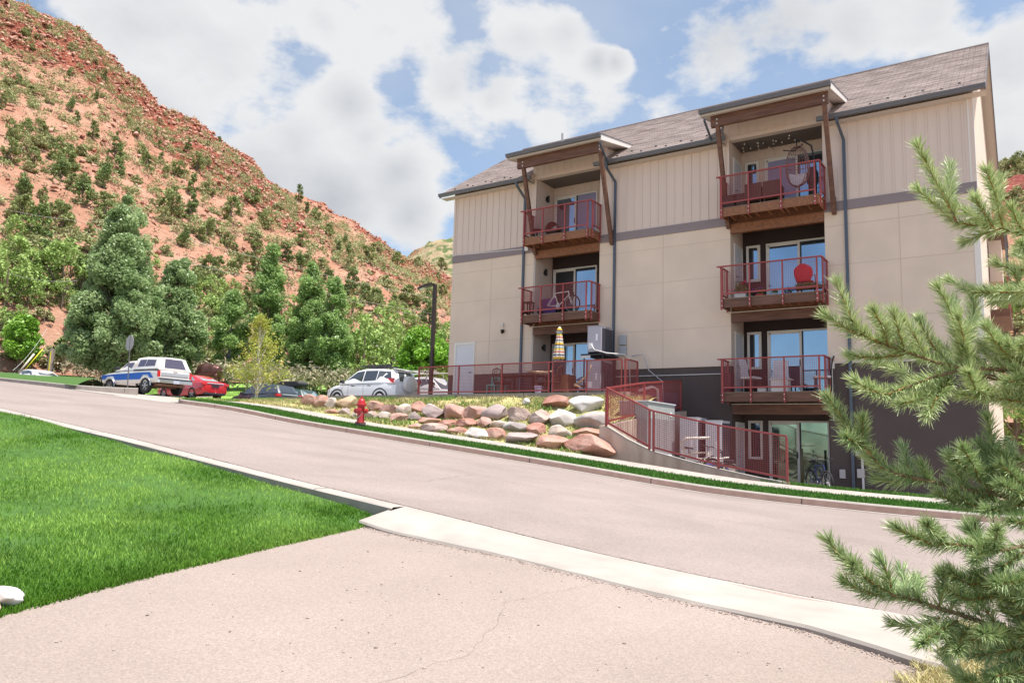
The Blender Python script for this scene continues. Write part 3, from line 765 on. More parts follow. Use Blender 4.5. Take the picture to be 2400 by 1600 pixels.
while len(placed) < 298 and tries < 9000:
    tries += 1
    px = rr.uniform(-15, 1050); ry = interp(RIDGE, px)
    py = ry + 6 + (870 - ry) * rr.random() ** .82
    t_ = (py - ry) / (870 - ry)
    dmin = 24 if t_ < .35 else 20
    if any((px - a) ** 2 + (py - c) ** 2 < dmin ** 2 for a, c, _, _ in placed): continue
    if t_ < .22: k = rr.choice([0, 1, 1, 2]); sc = rr.uniform(.55, 1.0)
    elif t_ < .62: k = rr.choice([0, 0, 1, 1, 2]); sc = rr.uniform(.75, 1.5)
    else: k = rr.choice([0, 1, 1, 3, 3]); sc = rr.uniform(.9, 1.5)
    placed.append((px, py, sc, k))
for px, py, sc, k in placed:
    p, z, er = hill_at(px, py)
    if er > 25: continue
    ry = interp(RIDGE, px); t_ = (py - ry) / (870 - ry)
    zone = 'ridge' if t_ < .22 else ('mid' if t_ < .6 else 'foot')
    if k == 3 and zone != 'foot': k = 1
    lb, gr = LBL[(zone, k)]
    s_ = sc * interp([(70, .58), (110, .76), (230, .98)], z)
    plant(k, rr.randrange(4), p - Vector((0, 0, .1)), s_, lb, 'bush' if k in (1, 3) else 'tree', gr, {0: 'juniper', 1: 'juniper_bush', 2: 'pinyon', 3: 'oak_bush'}[k])
# right hill: a few
PX3, PY3, PZ3 = project(V3)
for px, py, sc, k in [(2345, 415, 1.2, 1), (2372, 405, 1.3, 1), (2395, 400, 1.2, 0), (2392, 425, 1.2, 1), (2355, 440, 1.1, 1), (2388, 478, 1.1, 1), (2340, 480, 1.0, 1), (2392, 520, .8, 0), (2385, 720, 1.4, 1), (2360, 735, 1.3, 0), (2395, 760, 1.2, 3), (2380, 790, 1.2, 1)]:
    d = (PX3 - px) ** 2 + (PY3 - py) ** 2 + np.where(T3 >= .999, 1e6, 0); i = int(np.argmin(d))
    plant(k, rr.randrange(4), Vector(V3[i]), sc * interp([(70, .9), (230, 1.6)], PZ3[i]), 'green shrub on the red rocky hill at the right edge', 'bush', 'shrubs on the right hill', 'hill_shrub')

# beyond the three hundred individuals: smaller bushes as one object
cand = np.where((HX > -40) & (HX < 1080) & (HT < .93) & (HT > .03))[0]
w = (HZ[cand] / 150) ** 1.2 * np.clip(.35 + HT[cand], .3, 1); w /= w.sum(); idx = RNG.choice(cand, 1500, p=w)
m_ = 90; sc_ = (.7 + .9 * RNG.random(len(idx))) * np.interp(HZ[idx], [70, 220], [.55, 1.35])
dd_ = RNG.normal(size=(len(idx), m_, 3)); dd_ /= np.linalg.norm(dd_, axis=2)[..., None]; dd_ *= (RNG.random((len(idx), m_)) ** .4)[..., None]
dd_[..., 2] = np.abs(dd_[..., 2]) * 1.25; C = (HV[idx][:, None] + dd_ * sc_[:, None, None]).reshape(-1, 3)
c3 = np.where((T3 < .98) & (T3 > .02))[0]; i3 = RNG.choice(c3, 420); s3 = (.6 + .9 * RNG.random(420)) * np.interp(PZ3[i3], [70, 220], [.7, 1.7])
d3 = RNG.normal(size=(420, m_, 3)); d3 /= np.linalg.norm(d3, axis=2)[..., None]; d3 *= (RNG.random((420, m_)) ** .4)[..., None]; d3[..., 2] = np.abs(d3[..., 2]) * 1.25
C = np.concatenate([C, (V3[i3][:, None] + d3 * s3[:, None, None]).reshape(-1, 3)]); idx = np.concatenate([idx, i3])
V, F = leaf_cards(C, .22, 1.7); tv = np.repeat(RNG.random(len(idx)) * .7, m_) + RNG.random(len(C)) * .3
tag(fastmesh('hill_bushes', V, F, mat('bush olive', (.24, .29, .12), .85, tint=(.45, .46, .25), spec=.1, trans=.15), tint=tv), 'small olive bushes dotted over the whole red slope', 'bushes', kind='stuff')

# loose rocks and low sage on the hill: uncountable
def rocks_mesh(P, size):
    n = len(P); base = np.array([(-1, -1, -.6), (1, -.8, -.6), (.9, 1, -.6), (-.8, .9, -.6), (-.6, -.5, .7), (.7, -.6, .5), (.4, .6, .8), (-.7, .6, .45)])
    s = size * (.4 + 1.3 * RNG.random(n) ** 2)[:, None, None]
    B = base[None] * (1 + .5 * RNG.normal(size=(n, 8, 3))) * s
    a = RNG.random(n) * 6.283; c, sn = np.cos(a)[:, None], np.sin(a)[:, None]
    B = np.stack([B[..., 0] * c - B[..., 1] * sn, B[..., 0] * sn + B[..., 1] * c, B[..., 2]], -1)
    V = (P[:, None] + B).reshape(-1, 3)
    q = np.array([(0, 3, 2, 1), (4, 5, 6, 7), (0, 1, 5, 4), (1, 2, 6, 5), (2, 3, 7, 6), (3, 0, 4, 7)])
    F = (np.arange(n)[:, None, None] * 8 + q[None]).reshape(-1, 4)
    return V, F, np.repeat(RNG.random(n), 6)
cand = np.where((HX > -40) & (HX < 1080) & (HT < .998))[0]
w = (.10 + HR[cand] ** 1.5) * (HZ[cand] / 150); w /= w.sum()
idx = RNG.choice(cand, 14000, p=w)
V, F, tv = rocks_mesh(HV[idx] + RNG.normal(0, .4, (len(idx), 3)) * np.array([1, 1, .3]), .28)
tag(fastmesh('hill_rocks', V, F, mat('hill rock', (.36, .14, .095), .9, var=.3, vscale=.5, tint=(.54, .32, .24)), tint=tv), 'loose red rocks strewn over the hillside', 'rocks', kind='stuff')
w = np.ones(len(cand)) * np.clip(1.3 - HR[cand], .1, 1) * (HZ[cand] / 120); w /= w.sum()
idx = RNG.choice(cand, 2600, p=w)
C = np.repeat(HV[idx], 18, 0) + RNG.normal(0, 1, (len(idx) * 18, 3)) * np.array([.35, .35, .22]) + np.array([0, 0, .3])
V, F = leaf_cards(C, .16, 1.8)
tag(fastmesh('low_scrub', V, F, mat('sage', (.20, .22, .11), .9, tint=(.36, .33, .21), spec=.1, trans=.1), tint=RNG.random(len(F))), 'low grey green scrub dotting the red slope', 'scrub', kind='stuff')
# ------------------------------------------------------------------ apartment building
XL, XR_, YF, YB = -19.86, -.99, 24.5, 36.1
BAYS = [(-15.75, -12.93), (-8.05, -5.08)]
YREC = 25.82
ZBASE, ZB0, ZB1, ZE = 4.365, 9.06, 9.36, 12.12
FL = [.47, 3.45, 6.45, 9.45]
m_stucco = mat('tan stucco', (.735, .60, .498), .9, var=.10, vscale=.9, vdetail=7, bump=.12, bscale=90, bdist=.004)
m_siding = mat('tan board siding', (.68, .56, .498), .75, var=.05, vscale=1.5, bump=.05, bscale=30, stretch=(1, 1, .2), bdist=.003)
m_batt = mat('batten edge', (.50, .41, .345), .8)
m_jn = mat('stucco joint', (.58, .47, .39), .9)
m_band = mat('mauve grey band', (.25, .205, .215), .6, var=.05, vscale=3)
m_base = mat('dark brown stucco', (.098, .075, .070), .9, var=.12, vscale=1.6, bump=.12, bscale=90, bdist=.004)
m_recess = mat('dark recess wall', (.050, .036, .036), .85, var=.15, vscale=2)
m_trimw = mat('white vinyl frame', (.74, .70, .66), .45)
m_doorw = mat('white door', (.66, .66, .70), .5, var=.04, vscale=2)
m_wood = mat('red brown stained timber', (.175, .085, .055), .6, var=.0, col2=(.10, .045, .032), vscale=5, stretch=(.35, 3, 3), bump=.15, bscale=18, bdist=.004)
m_woodo = mat('bounce lit timber', (.31, .135, .068), .6, col2=(.19, .08, .042), vscale=6, stretch=(2, .4, 3), bump=.1)  # balcony timber with warm bounced light put into its orange colour
m_red = mat('dark red steel', (.34, .062, .060), .42, metal=.1, var=.12, vscale=4, spec=.5)
m_bolt = mat('zinc bolt', (.7, .66, .62), .4, metal=.6)
m_gut = mat('grey gutter metal', (.145, .145, .165), .4, metal=.3, var=.08, vscale=2)
m_ds = mat('slate downspout', (.085, .105, .14), .4, metal=.3)
m_glass = mat('window glass', (.27, .38, .50), .03, metal=.92, var=.18, vscale=.8)
m_glass2 = mat('green reflection glass', (.26, .36, .30), .04, metal=.85, var=.5, vscale=1.6)  # mottled green in the colour stands for greenery mirrored in the pane
m_dark = mat('dark interior', (.02, .02, .025), .5)
m_blind = mat('blinds', (.30, .28, .42), .5, var=.1, vscale=20, stretch=(6, 1, .1), metal=.3)
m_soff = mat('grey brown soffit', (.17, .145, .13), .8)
m_soffl = mat('light soffit', (.52, .46, .42), .8)

bld = thing('apartment_building', (-10.4, 24.5, .3), 'three storey tan and dark brown apartment building with shingled roof and red balconies', 'building')
# walls
segs = [(XL, BAYS[0][0]), (BAYS[0][1], BAYS[1][0]), (BAYS[1][1], XR_)]
for a, c in segs[:2]:
    w = MB(); w.box(a, c, YF, YF + .22, ZBASE, ZB0); w.build('wall', m_stucco, bld)
w = MB(); w.box(segs[2][0], segs[2][1], YF, YF + .22, ZBASE, ZB0)
w.box(XR_ - .22, XR_ - .002, YF + .22, YB, -.6, 11.9)             # right end
w.box(XL + .002, XL + .22, YF + .22, YB, 2.9, 11.9)                # left end
for xx in (XR_ - .22, XL + .002):
    w.prism([(xx, YF + .1, 11.9), (xx, YB, 11.9), (xx, 30.3, 15.85)], (.218, 0, 0))
w.box(XL, XR_, YB - .2, YB, 0, 12)
wall = w.build('wall', m_stucco, bld)
for (a, c), x_ in zip(segs, (onY(1152, 640, YF).x, onY(1554, 700, YF).x, onY(2112, 640, YF).x)):
    j = MB()
    for z in (8.60, 7.36, 5.68): j.box(a, c, YF - .004, YF + .01, z - .010, z + .010)
    j.box(x_ - .009, x_ + .009, YF - .005, YF + .01, ZBASE, ZB0); j.build('joint_lines', m_jn, wall)
for a, c in segs:
    lo = 2.9 if a == XL else -.6
    w = MB(); w.box(a, c, YF + .025, YF + .24, lo, ZBASE); w.build('base_wall', m_base, bld)
b = MB(); b.box(onY(1588, 921, YF).x - 1.12, onY(1588, 921, YF).x, YF + .018, YF + .03, 2.95, 3.52); b.build('painted_patch', mat('blue grey paint patch', (.115, .115, .16), .8), bld)
for a, c in segs: b = MB(); b.box(a, c, YF - .03, YF + .2, ZB0 + .001, ZB1); b.build('band', m_band, bld)
for a, c in segs:
    b = MB(); d = MB(); b.box(a, c, YF, YF + .2, ZB1 + .002, ZE)
    x = a + .16
    while x < c - .04:
        d.box(x - .022, x + .022, YF - .020, YF + .02, ZB1 + .004, ZE)
        x += .305
    d.box(a, a + .10, YF - .024, YF + .02, ZB1 + .004, ZE); d.box(c - .10, c, YF - .024, YF + .02, ZB1 + .004, ZE)
    sd = b.build('siding', m_siding, bld); d.build('battens', m_siding, sd)
b = MB(); b.box(XR_ - .14, XR_ + .012, YF - .02, YF + .14, ZBASE + .01, 12.0); b.build('corner_trim', m_trimw, bld)

# recesses
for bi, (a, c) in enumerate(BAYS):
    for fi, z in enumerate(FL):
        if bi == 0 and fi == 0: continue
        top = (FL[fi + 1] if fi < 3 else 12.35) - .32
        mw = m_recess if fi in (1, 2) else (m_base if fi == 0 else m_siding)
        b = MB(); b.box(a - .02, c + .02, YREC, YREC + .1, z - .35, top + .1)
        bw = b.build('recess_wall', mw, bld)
        if fi == 3:
            d = MB(); x = a + .2
            while x < c:
                d.box(x - .02, x + .02, YREC - .018, YREC + .01, 11.72, top + .05); x += .305
            d.box(a, c, YREC - .022, YREC + .01, 11.66, 11.72); d.build('battens', m_siding, bw)
        b = MB(); b.box(a - .16, a - .001, YF + .222, YREC + .1, z - .35, top + .1); b.build('recess_side', m_base if fi == 0 else m_siding, bld)
        b = MB(); b.box(c + .001, c + .16, YF + .222, YREC + .1, z - .35, top + .1); b.build('recess_side', m_base if fi == 0 else m_siding, bld)
        if fi > 0:
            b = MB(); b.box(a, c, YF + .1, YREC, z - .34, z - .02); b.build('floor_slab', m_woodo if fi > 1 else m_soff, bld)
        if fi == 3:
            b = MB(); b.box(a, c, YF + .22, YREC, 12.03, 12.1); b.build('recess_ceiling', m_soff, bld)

def slider(x0, x1, z0, z1, y, cut=None, three=False, gl=m_glass, half=None):
    f = MB(); t = .055
    for q in (x0, x1 - t): f.box(q, q + t, y - .07, y, z0, z1)
    f.box(x0 + t, x1 - t, y - .07, y, z1 - t, z1); f.box(x0 + t, x1 - t, y - .07, y, z0, z0 + t * .8)
    xs_ = [x0 + t, (x0 + x1) / 2, x1 - t] if not three else [x0 + t, x0 + (x1 - x0) * .50, x1 - (x1 - x0) * .10, x1 - t]
    for q in xs_[1:-1]: f.box(q - .03, q + .03, y - .06, y - .005, z0 + t * .8, z1 - t)
    # sash of the moving leaf
    q0, q1 = xs_[0], xs_[1] - .03
    f.box(q0, q0 + .05, y - .05, y - .01, z0 + .05, z1 - t); f.box(q1 - .02, q1, y - .05, y - .01, z0 + .05, z1 - t)
    f.box(q0, q1, y - .05, y - .01, z1 - t - .06, z1 - t); f.box(q0, q1, y - .05, y - .01, z0 + .045, z0 + .13)
    fr = f.build('sliding_door', m_trimw, bld, bevel=.004)
    for i in range(len(xs_) - 1):
        p = MB(); p.box(xs_[i], xs_[i + 1], y - .035 + .008 * i, y - .03 + .008 * i, z0 + .03, z1 - t)
        p.build('pane', gl if not (half and i in half) else half[i], fr)
    hd = MB(); hd.box(xs_[1] - .045, xs_[1] - .02, y - .10, y - .05, z0 + .95, z0 + 1.15); hd.build('handle', m_dark, fr)
    # dark slot beside the meeting stile
    p = MB(); p.box(xs_[1] + .031, xs_[1] + .075, y - .04, y - .02, z0 + .05, z1 - t); p.build('screen_edge', m_dark, fr)
    return fr
def smallwin(x0, x1, z0, z1, y):
    f = MB(); t = .085
    f.box(x0, x0 + t, y - .06, y, z0, z1); f.box(x1 - t, x1, y - .06, y, z0, z1); f.box(x0 + t, x1 - t, y - .06, y, z1 - t, z1); f.box(x0 + t, x1 - t, y - .06, y, z0, z0 + t)
    fr = f.build('window', m_trimw, bld, bevel=.004)
    p = MB(); p.box(x0 + t, x1 - t, y - .03, y - .025, z0 + t, z1 - t); p.build('pane', m_glass, fr)
    p = MB(); p.box(x0 + t, x0 + t + (x1 - x0 - 2 * t) * .42, y - .034, y - .031, z0 + t, z1 - t); p.build('screen', m_dark, fr)
kx = YREC / 28.6 * 1.0
for fi, z in enumerate(FL):
    zt = z + 2.18
    smallwin(-8.77 * kx, -8.245 * kx, zt - 1.27, zt, YREC)
    slider(-8.02 * kx, -5.09 if fi else -5.93 * kx, z + .03, zt, YREC, three=(fi > 0), gl=m_glass2 if fi == 0 else m_glass,
           half={0: m_blind} if fi == 3 else None)
    # storage door in the left side wall of the recess
    d = MB(); d.box(BAYS[1][0] - .001, BAYS[1][0] + .035, YF + .36, YF + .42, z, z + 2.1); d.box(BAYS[1][0] - .001, BAYS[1][0] + .035, YF + 1.16, YF + 1.22, z, z + 2.1); d.box(BAYS[1][0] - .001, BAYS[1][0] + .035, YF + .42, YF + 1.16, z + 2.03, z + 2.1)
    dr = d.build('storage_door_frame', m_trimw, bld)
    d = MB(); d.box(BAYS[1][0], BAYS[1][0] + .018, YF + .42, YF + 1.16, z, z + 2.03); d.build('door_leaf', m_doorw, dr)
    d = MB(); d.tube([(BAYS[1][0] + .02, YF + .52, z + .98), (BAYS[1][0] + .08, YF + .52, z + .98), (BAYS[1][0] + .08, YF + .64, z + .98)], .012, 6); d.build('handle', m_dark, dr)
for fi in (1, 2, 3):
    z = FL[fi]
    x0 = {3: onY(1302, 466, YREC).x, 2: onY(1299, 636, YREC).x, 1: onY(1296, 809, YREC).x}[fi]; x1 = {3: onY(1402, 451, YREC).x, 2: onY(1400.5, 624, YREC).x, 1: onY(1400, 803, YREC).x}[fi]
    slider(x0, x1, z + .03, z + 2.16, YREC, half={0: m_glass, 1: m_blind} if fi == 3 else ({0: m_dark} if fi == 2 else None))

# header beams under the balconies
def hbeam(a, c, z, m): b = MB(); b.box(a + .01, c - .01, YF - .03, YF + .12, z - .66, z - .35); return b.build('header_beam', m, bld, bevel=.01)
for bi, (a, c) in enumerate(BAYS):
    for fi in (1, 2, 3):
        if bi == 0 and fi == 1: continue
        hbeam(a, c, FL[fi], m_woodo if fi == 3 else m_wood)
        b = MB(); b.box(a, c, YF - .045, YF + .02, FL[fi] - .345, FL[fi] - .325); b.build('flashing', m_trimw if fi < 3 else m_wood, bld)

def wire_panel(b, p, q, z0, z1, pitch=.052, r=.0028):
    """welded wire mesh between plan points p,q; z0,z1 may be (at p, at q)"""
    p = Vector((p[0], p[1], 0)); q = Vector((q[0], q[1], 0)); ln = (q - p).length
    if not isinstance(z0, tuple): z0 = (z0, z0)
    if not isinstance(z1, tuple): z1 = (z1, z1)
    n = max(2, int(ln / pitch))
    for i in range(1, n):
        t = i / n; a = p.lerp(q, t)
        b.bar((a.x, a.y, z0[0] + (z0[1] - z0[0]) * t), (a.x, a.y, z1[0] + (z1[1] - z1[0]) * t), 2 * r)
    hgt = z1[0] - z0[0]; m_ = int(hgt / pitch)
    for k in range(1, m_):
        f = k / m_
        b.bar((p.x, p.y, z0[0] + (z1[0] - z0[0]) * f), (q.x, q.y, z0[1] + (z1[1] - z0[1]) * f), 2 * r)
def balcony(bi, fi):
    a, c = BAYS[bi]; z = FL[fi]
    x0, x1 = a - .11, c + .08; y0 = YF - .84; y1 = YF - .03
    wood = m_woodo if fi == 3 else m_wood
    b = MB()
    b.box(x0 + .05, x1 - .05, y0 + .05, y0 + .10, z - .30, z - .03)                       # rim
    b.box(x0 + .05, x0 + .10, y0 + .10, y1, z - .30, z - .03); b.box(x1 - .10, x1 - .05, y0 + .10, y1, z - .30, z - .03)
    bal = b.build('balcony', wood, bld, bevel=.006)
    b = MB(); n = 20
    for i in range(6):
        yy = y0 + .05 + i * .135; b.box(x0 + .03, x1 - .03, yy, yy + .128, z - .028, z)
    b.build('deck_boards', mat('weathered deck boards', (.26, .17, .12), .8, var=.2, vscale=4), bal)
    x = x0 + .3; i = 0
    while x < x1 - .15:
        b = MB(); b.box(x, x + .04, y0 + .10, y1, z - .26, z - .03); b.build('joist', m_woodo, bal); x += .40; i += 1
        if i in (2, 5) and x < x1 - .2: b = MB(); b.box(x - .26, x - .22, y0 + .10, y1, z - .26, z - .03); b.build('joist', m_woodo, bal)
    zt = z + 1.05; zb = z + .115
    b = MB(); W_ = x1 - x0
    fx = [x0 + .10, x0 + W_ * .31, x0 + W_ * .63, x1 - .16]
    for x in fx: b.box(x - .024, x + .024, y0 - .005, y0 + .043, z - .34, zt - .03)
    for yy in (y0 + .13, y1 - .08):
        for x in (x0, x1 - .048): b.box(x, x + .048, yy, yy + .048, z - .34, zt - .03)
    b.box(x0 - .07, x1 + .0, y0 - .012, y0 + .05, zt - .03, zt + .012)
    b.box(x0 - .006, x0 + .054, y0 + .05, y1, zt - .03, zt + .012); b.box(x1 - .054, x1 + .006, y0 + .052, y1, zt - .03, zt + .012)
    for q in (0, 1, 2): b.box(fx[q] + .024, fx[q + 1] - .024, y0, y0 + .038, zb, zb + .05)
    b.box(x0 + .005, x0 + .043, y0 + .18, y1 - .08, zb, zb + .05); b.box(x1 - .043, x1 - .005, y0 + .18, y1 - .08, zb, zb + .05)
    b.build('railing', m_red, bal, bevel=.004)
    b = MB()
    for q in (0, 1, 2): wire_panel(b, (fx[q] + .024, y0 + .019), (fx[q + 1] - .024, y0 + .019), zb + .05, zt - .03)
    for x in (x0 + .024, x1 - .024): wire_panel(b, (x, y0 + .18), (x, y1 - .08), zb + .05, zt - .03)
    b.build('wire_mesh', m_red, bal, fix=False)
    b = MB()
    for x in fx:
        for zz in (z - .09, z - .24): b.lathe((x, y0 - .02, zz), [(.016, 0), (.018, .006), (.014, .014)], 8, axis=(0, 1, 0))
    for x, ax in ((x0 - .014, 1), (x1, 1)):
        for yy in (y0 + .154, y1 - .056):
            for zz in (z - .09, z - .24): b.lathe((x, yy, zz), [(.014, 0), (.016, .008), (.012, .014)], 8, axis=(1, 0, 0))
    b.build('bolts', m_bolt, bal)
for bi, fi in ((0, 2), (0, 3), (1, 1), (1, 2), (1, 3)): balcony(bi, fi)

# roof
m_roof = mat('brown grey shingles', (.40, .33, .305), .9, col2=(.29, .235, .215), vscale=5, vdetail=7, stretch=(.6, 3, 3), bump=.3, bscale=12)
def shingle(m):
    t = m.node_tree; n = t.nodes; l = t.links; p = n['Principled BSDF']; src = p.inputs['Base Color'].links[0].from_socket
    tcn = n.new('ShaderNodeTexCoord'); sp = n.new('ShaderNodeSeparateXYZ'); l.new(tcn.outputs['Object'], sp.inputs[0])
    cb = n.new('ShaderNodeCombineXYZ'); l.new(sp.outputs[0], cb.inputs[0])
    ml = n.new('ShaderNodeMath'); ml.operation = 'MULTIPLY'; ml.inputs[1].default_value = 1.2; l.new(sp.outputs[1], ml.inputs[0]); l.new(ml.outputs[0], cb.inputs[1])
    br = n.new('ShaderNodeTexBrick'); br.inputs['Scale'].default_value = 1.0; br.inputs['Brick Width'].default_value = .34; br.inputs['Row Height'].default_value = .155
    br.inputs['Mortar Size'].default_value = .013; br.inputs['Mortar Smooth'].default_value = .4
    br.inputs['Color1'].default_value = (1.08, 1.06, 1.05, 1); br.inputs['Color2'].default_value = (.86, .84, .84, 1); br.inputs['Mortar'].default_value = (.5, .48, .47, 1)
    l.new(cb.outputs[0], br.inputs['Vector'])
    mx_ = n.new('ShaderNodeMix'); mx_.data_type = 'RGBA'; mx_.blend_type = 'MULTIPLY'; mx_.inputs[0].default_value = 1
    l.new(src, mx_.inputs[6]); l.new(br.outputs['Color'], mx_.inputs[7]); l.new(mx_.outputs[2], p.inputs['Base Color'])
shingle(m_roof)
RX0, RX1, RY0, RZ0, RYR, RZR = -20.32, -.635, 24.02, 11.98, 30.3, 16.18
sl_ = (RZR - RZ0) / (RYR - RY0)
# shingle courses as real steps on the front slope
nc = 56; b = MB()
CUT = [(BAYS[0][0] - .14, BAYS[0][1] + .14), (BAYS[1][0] - .14, BAYS[1][1] + .14)]
for k_, (sa, sb) in enumerate([(RX0, CUT[0][0]), CUT[0], (CUT[0][1], CUT[1][0]), CUT[1], (CUT[1][1], RX1)]):
    P = []
    for i in range(nc):
        t0, t1 = i / nc, (i + 1) / nc
        if k_ % 2 and RY0 + (RYR - RY0) * t0 < 25.3: continue
        for t, dz in ((t0, .014), (t1, 0)):
            y = RY0 + (RYR - RY0) * t; z = RZ0 + (RZR - RZ0) * t + dz
            P.append([(x, y, z + .010 * (noise.noise(Vector((x * 1.7, i * 3.1, 0))) if dz else 0)) for x in frange(sa, sb, int((sb - sa) * 3.5))])
    b.grid(P)
b.quad((RX0, RYR, RZR), (RX1, RYR, RZR), (RX1, 36.6, RZ0), (RX0, 36.6, RZ0))
roof = b.build('roof', m_roof, bld, fix=False)
b = MB()
for x in (RX0, RX1 - .03):
    b.prism([(x, RY0, RZ0 - .16), (x, RY0, RZ0), (x, RYR, RZR), (x, 36.6, RZ0), (x, 36.6, RZ0 - .16), (x, RYR, RZR - .18)], (.03, 0, 0))
b.build('rake_board', m_gut, roof)
for sa, sb in ((RX0 + .03, XL + .2), (XR_ - .2, RX1 - .03)):
    b = MB(); b.quad((sa, RY0 + .02, RZ0 - .12), (sb, RY0 + .02, RZ0 - .12), (sb, RYR, RZR - .14), (sa, RYR, RZR - .14)); b.quad((sa, 36.6, RZ0 - .12), (sb, 36.6, RZ0 - .12), (sb, RYR, RZR - .14), (sa, RYR, RZR - .14))
    b.build('soffit', m_soffl, roof, fix=False)
for sa, sb in ((RX0, CUT[0][0]), (CUT[0][1], CUT[1][0]), (CUT[1][1], RX1)):
    b = MB(); b.quad((sa, RY0 + .1, RZ0 - .14), (sb, RY0 + .1, RZ0 - .14), (sb, YF, RZ0 - .14), (sa, YF, RZ0 - .14))
    if sa > RX0: b.quad((sa, RY0, RZ0 - .1), (sa, RY0, RZ0), (sa, 25.4, RZ0 + 1.38 * sl_), (sa, 25.4, RZ0 - .1))
    if sb < RX1: b.quad((sb, RY0, RZ0 - .1), (sb, RY0, RZ0), (sb, 25.4, RZ0 + 1.38 * sl_), (sb, 25.4, RZ0 - .1))
    b.build('soffit', m_soffl, roof, fix=False)
b = MB(); b.prism([(RX0, RYR - .14, RZR - .07), (RX0, RYR, RZR + .035), (RX0, RYR + .14, RZR - .07)], (RX1 - RX0, 0, 0)); b.build('ridge_cap', mat('dark ridge', (.10, .075, .075), .9), roof)
def gutter(x0, x1, y, z, parent):
    b = MB(); prof = [(.0, .125), (-.02, .125), (-.022, .06), (-.05, .04), (-.062, .0), (-.13, -.0), (-.13, .125), (-.12, .125), (-.12, .012), (-.03, .012)]
    pr = [(0, .0), (0, .13), (-.01, .13), (-.10, .13), (-.135, .125), (-.13, .085), (-.105, .05), (-.10, .01), (-.08, 0)]
    b.prism([(x0, y + p[0], z + p[1] - .005) for p in pr], (x1 - x0, 0, 0)); return b.build('gutter', m_gut, parent)
gutter(RX0, BAYS[0][0] + .02, RY0 + .02, 11.87, roof); gutter(BAYS[0][1] - .02, BAYS[1][0] + .02, RY0 + .02, 11.87, roof); gutter(BAYS[1][1] - .05, RX1, RY0 + .02, 11.87, roof)
for x in np.arange(RX0 + .5, RX1 - .3, .95):
    if any(a - .7 < x < c + .7 for a, c in BAYS): continue
    for yy, dx in ((RY0 + .34, 0), (RY0 + .62, .45)):
        z = RZ0 + (yy - RY0) * sl_ + .02; b = MB()
        b.box(x + dx, x + dx + .012, yy, yy + .05, z - .01, z + .045); b.box(x + dx + .045, x + dx + .057, yy, yy + .05, z - .01, z + .045); b.box(x + dx - .001, x + dx + .058, yy - .006, yy + .002, z + .015, z + .04)
        b.build('snow_guard', mat('dark metal', (.05, .045, .045), .4, metal=.5), roof)
b = MB(); q = onY(1270, 345, 26.6); b.tube([(q.x, 28.3, 14.3), (q.x, 28.3, 15.55)], .05, 8); b.build('vent_pipe', mat('grey pipe', (.35, .35, .37), .5), roof)

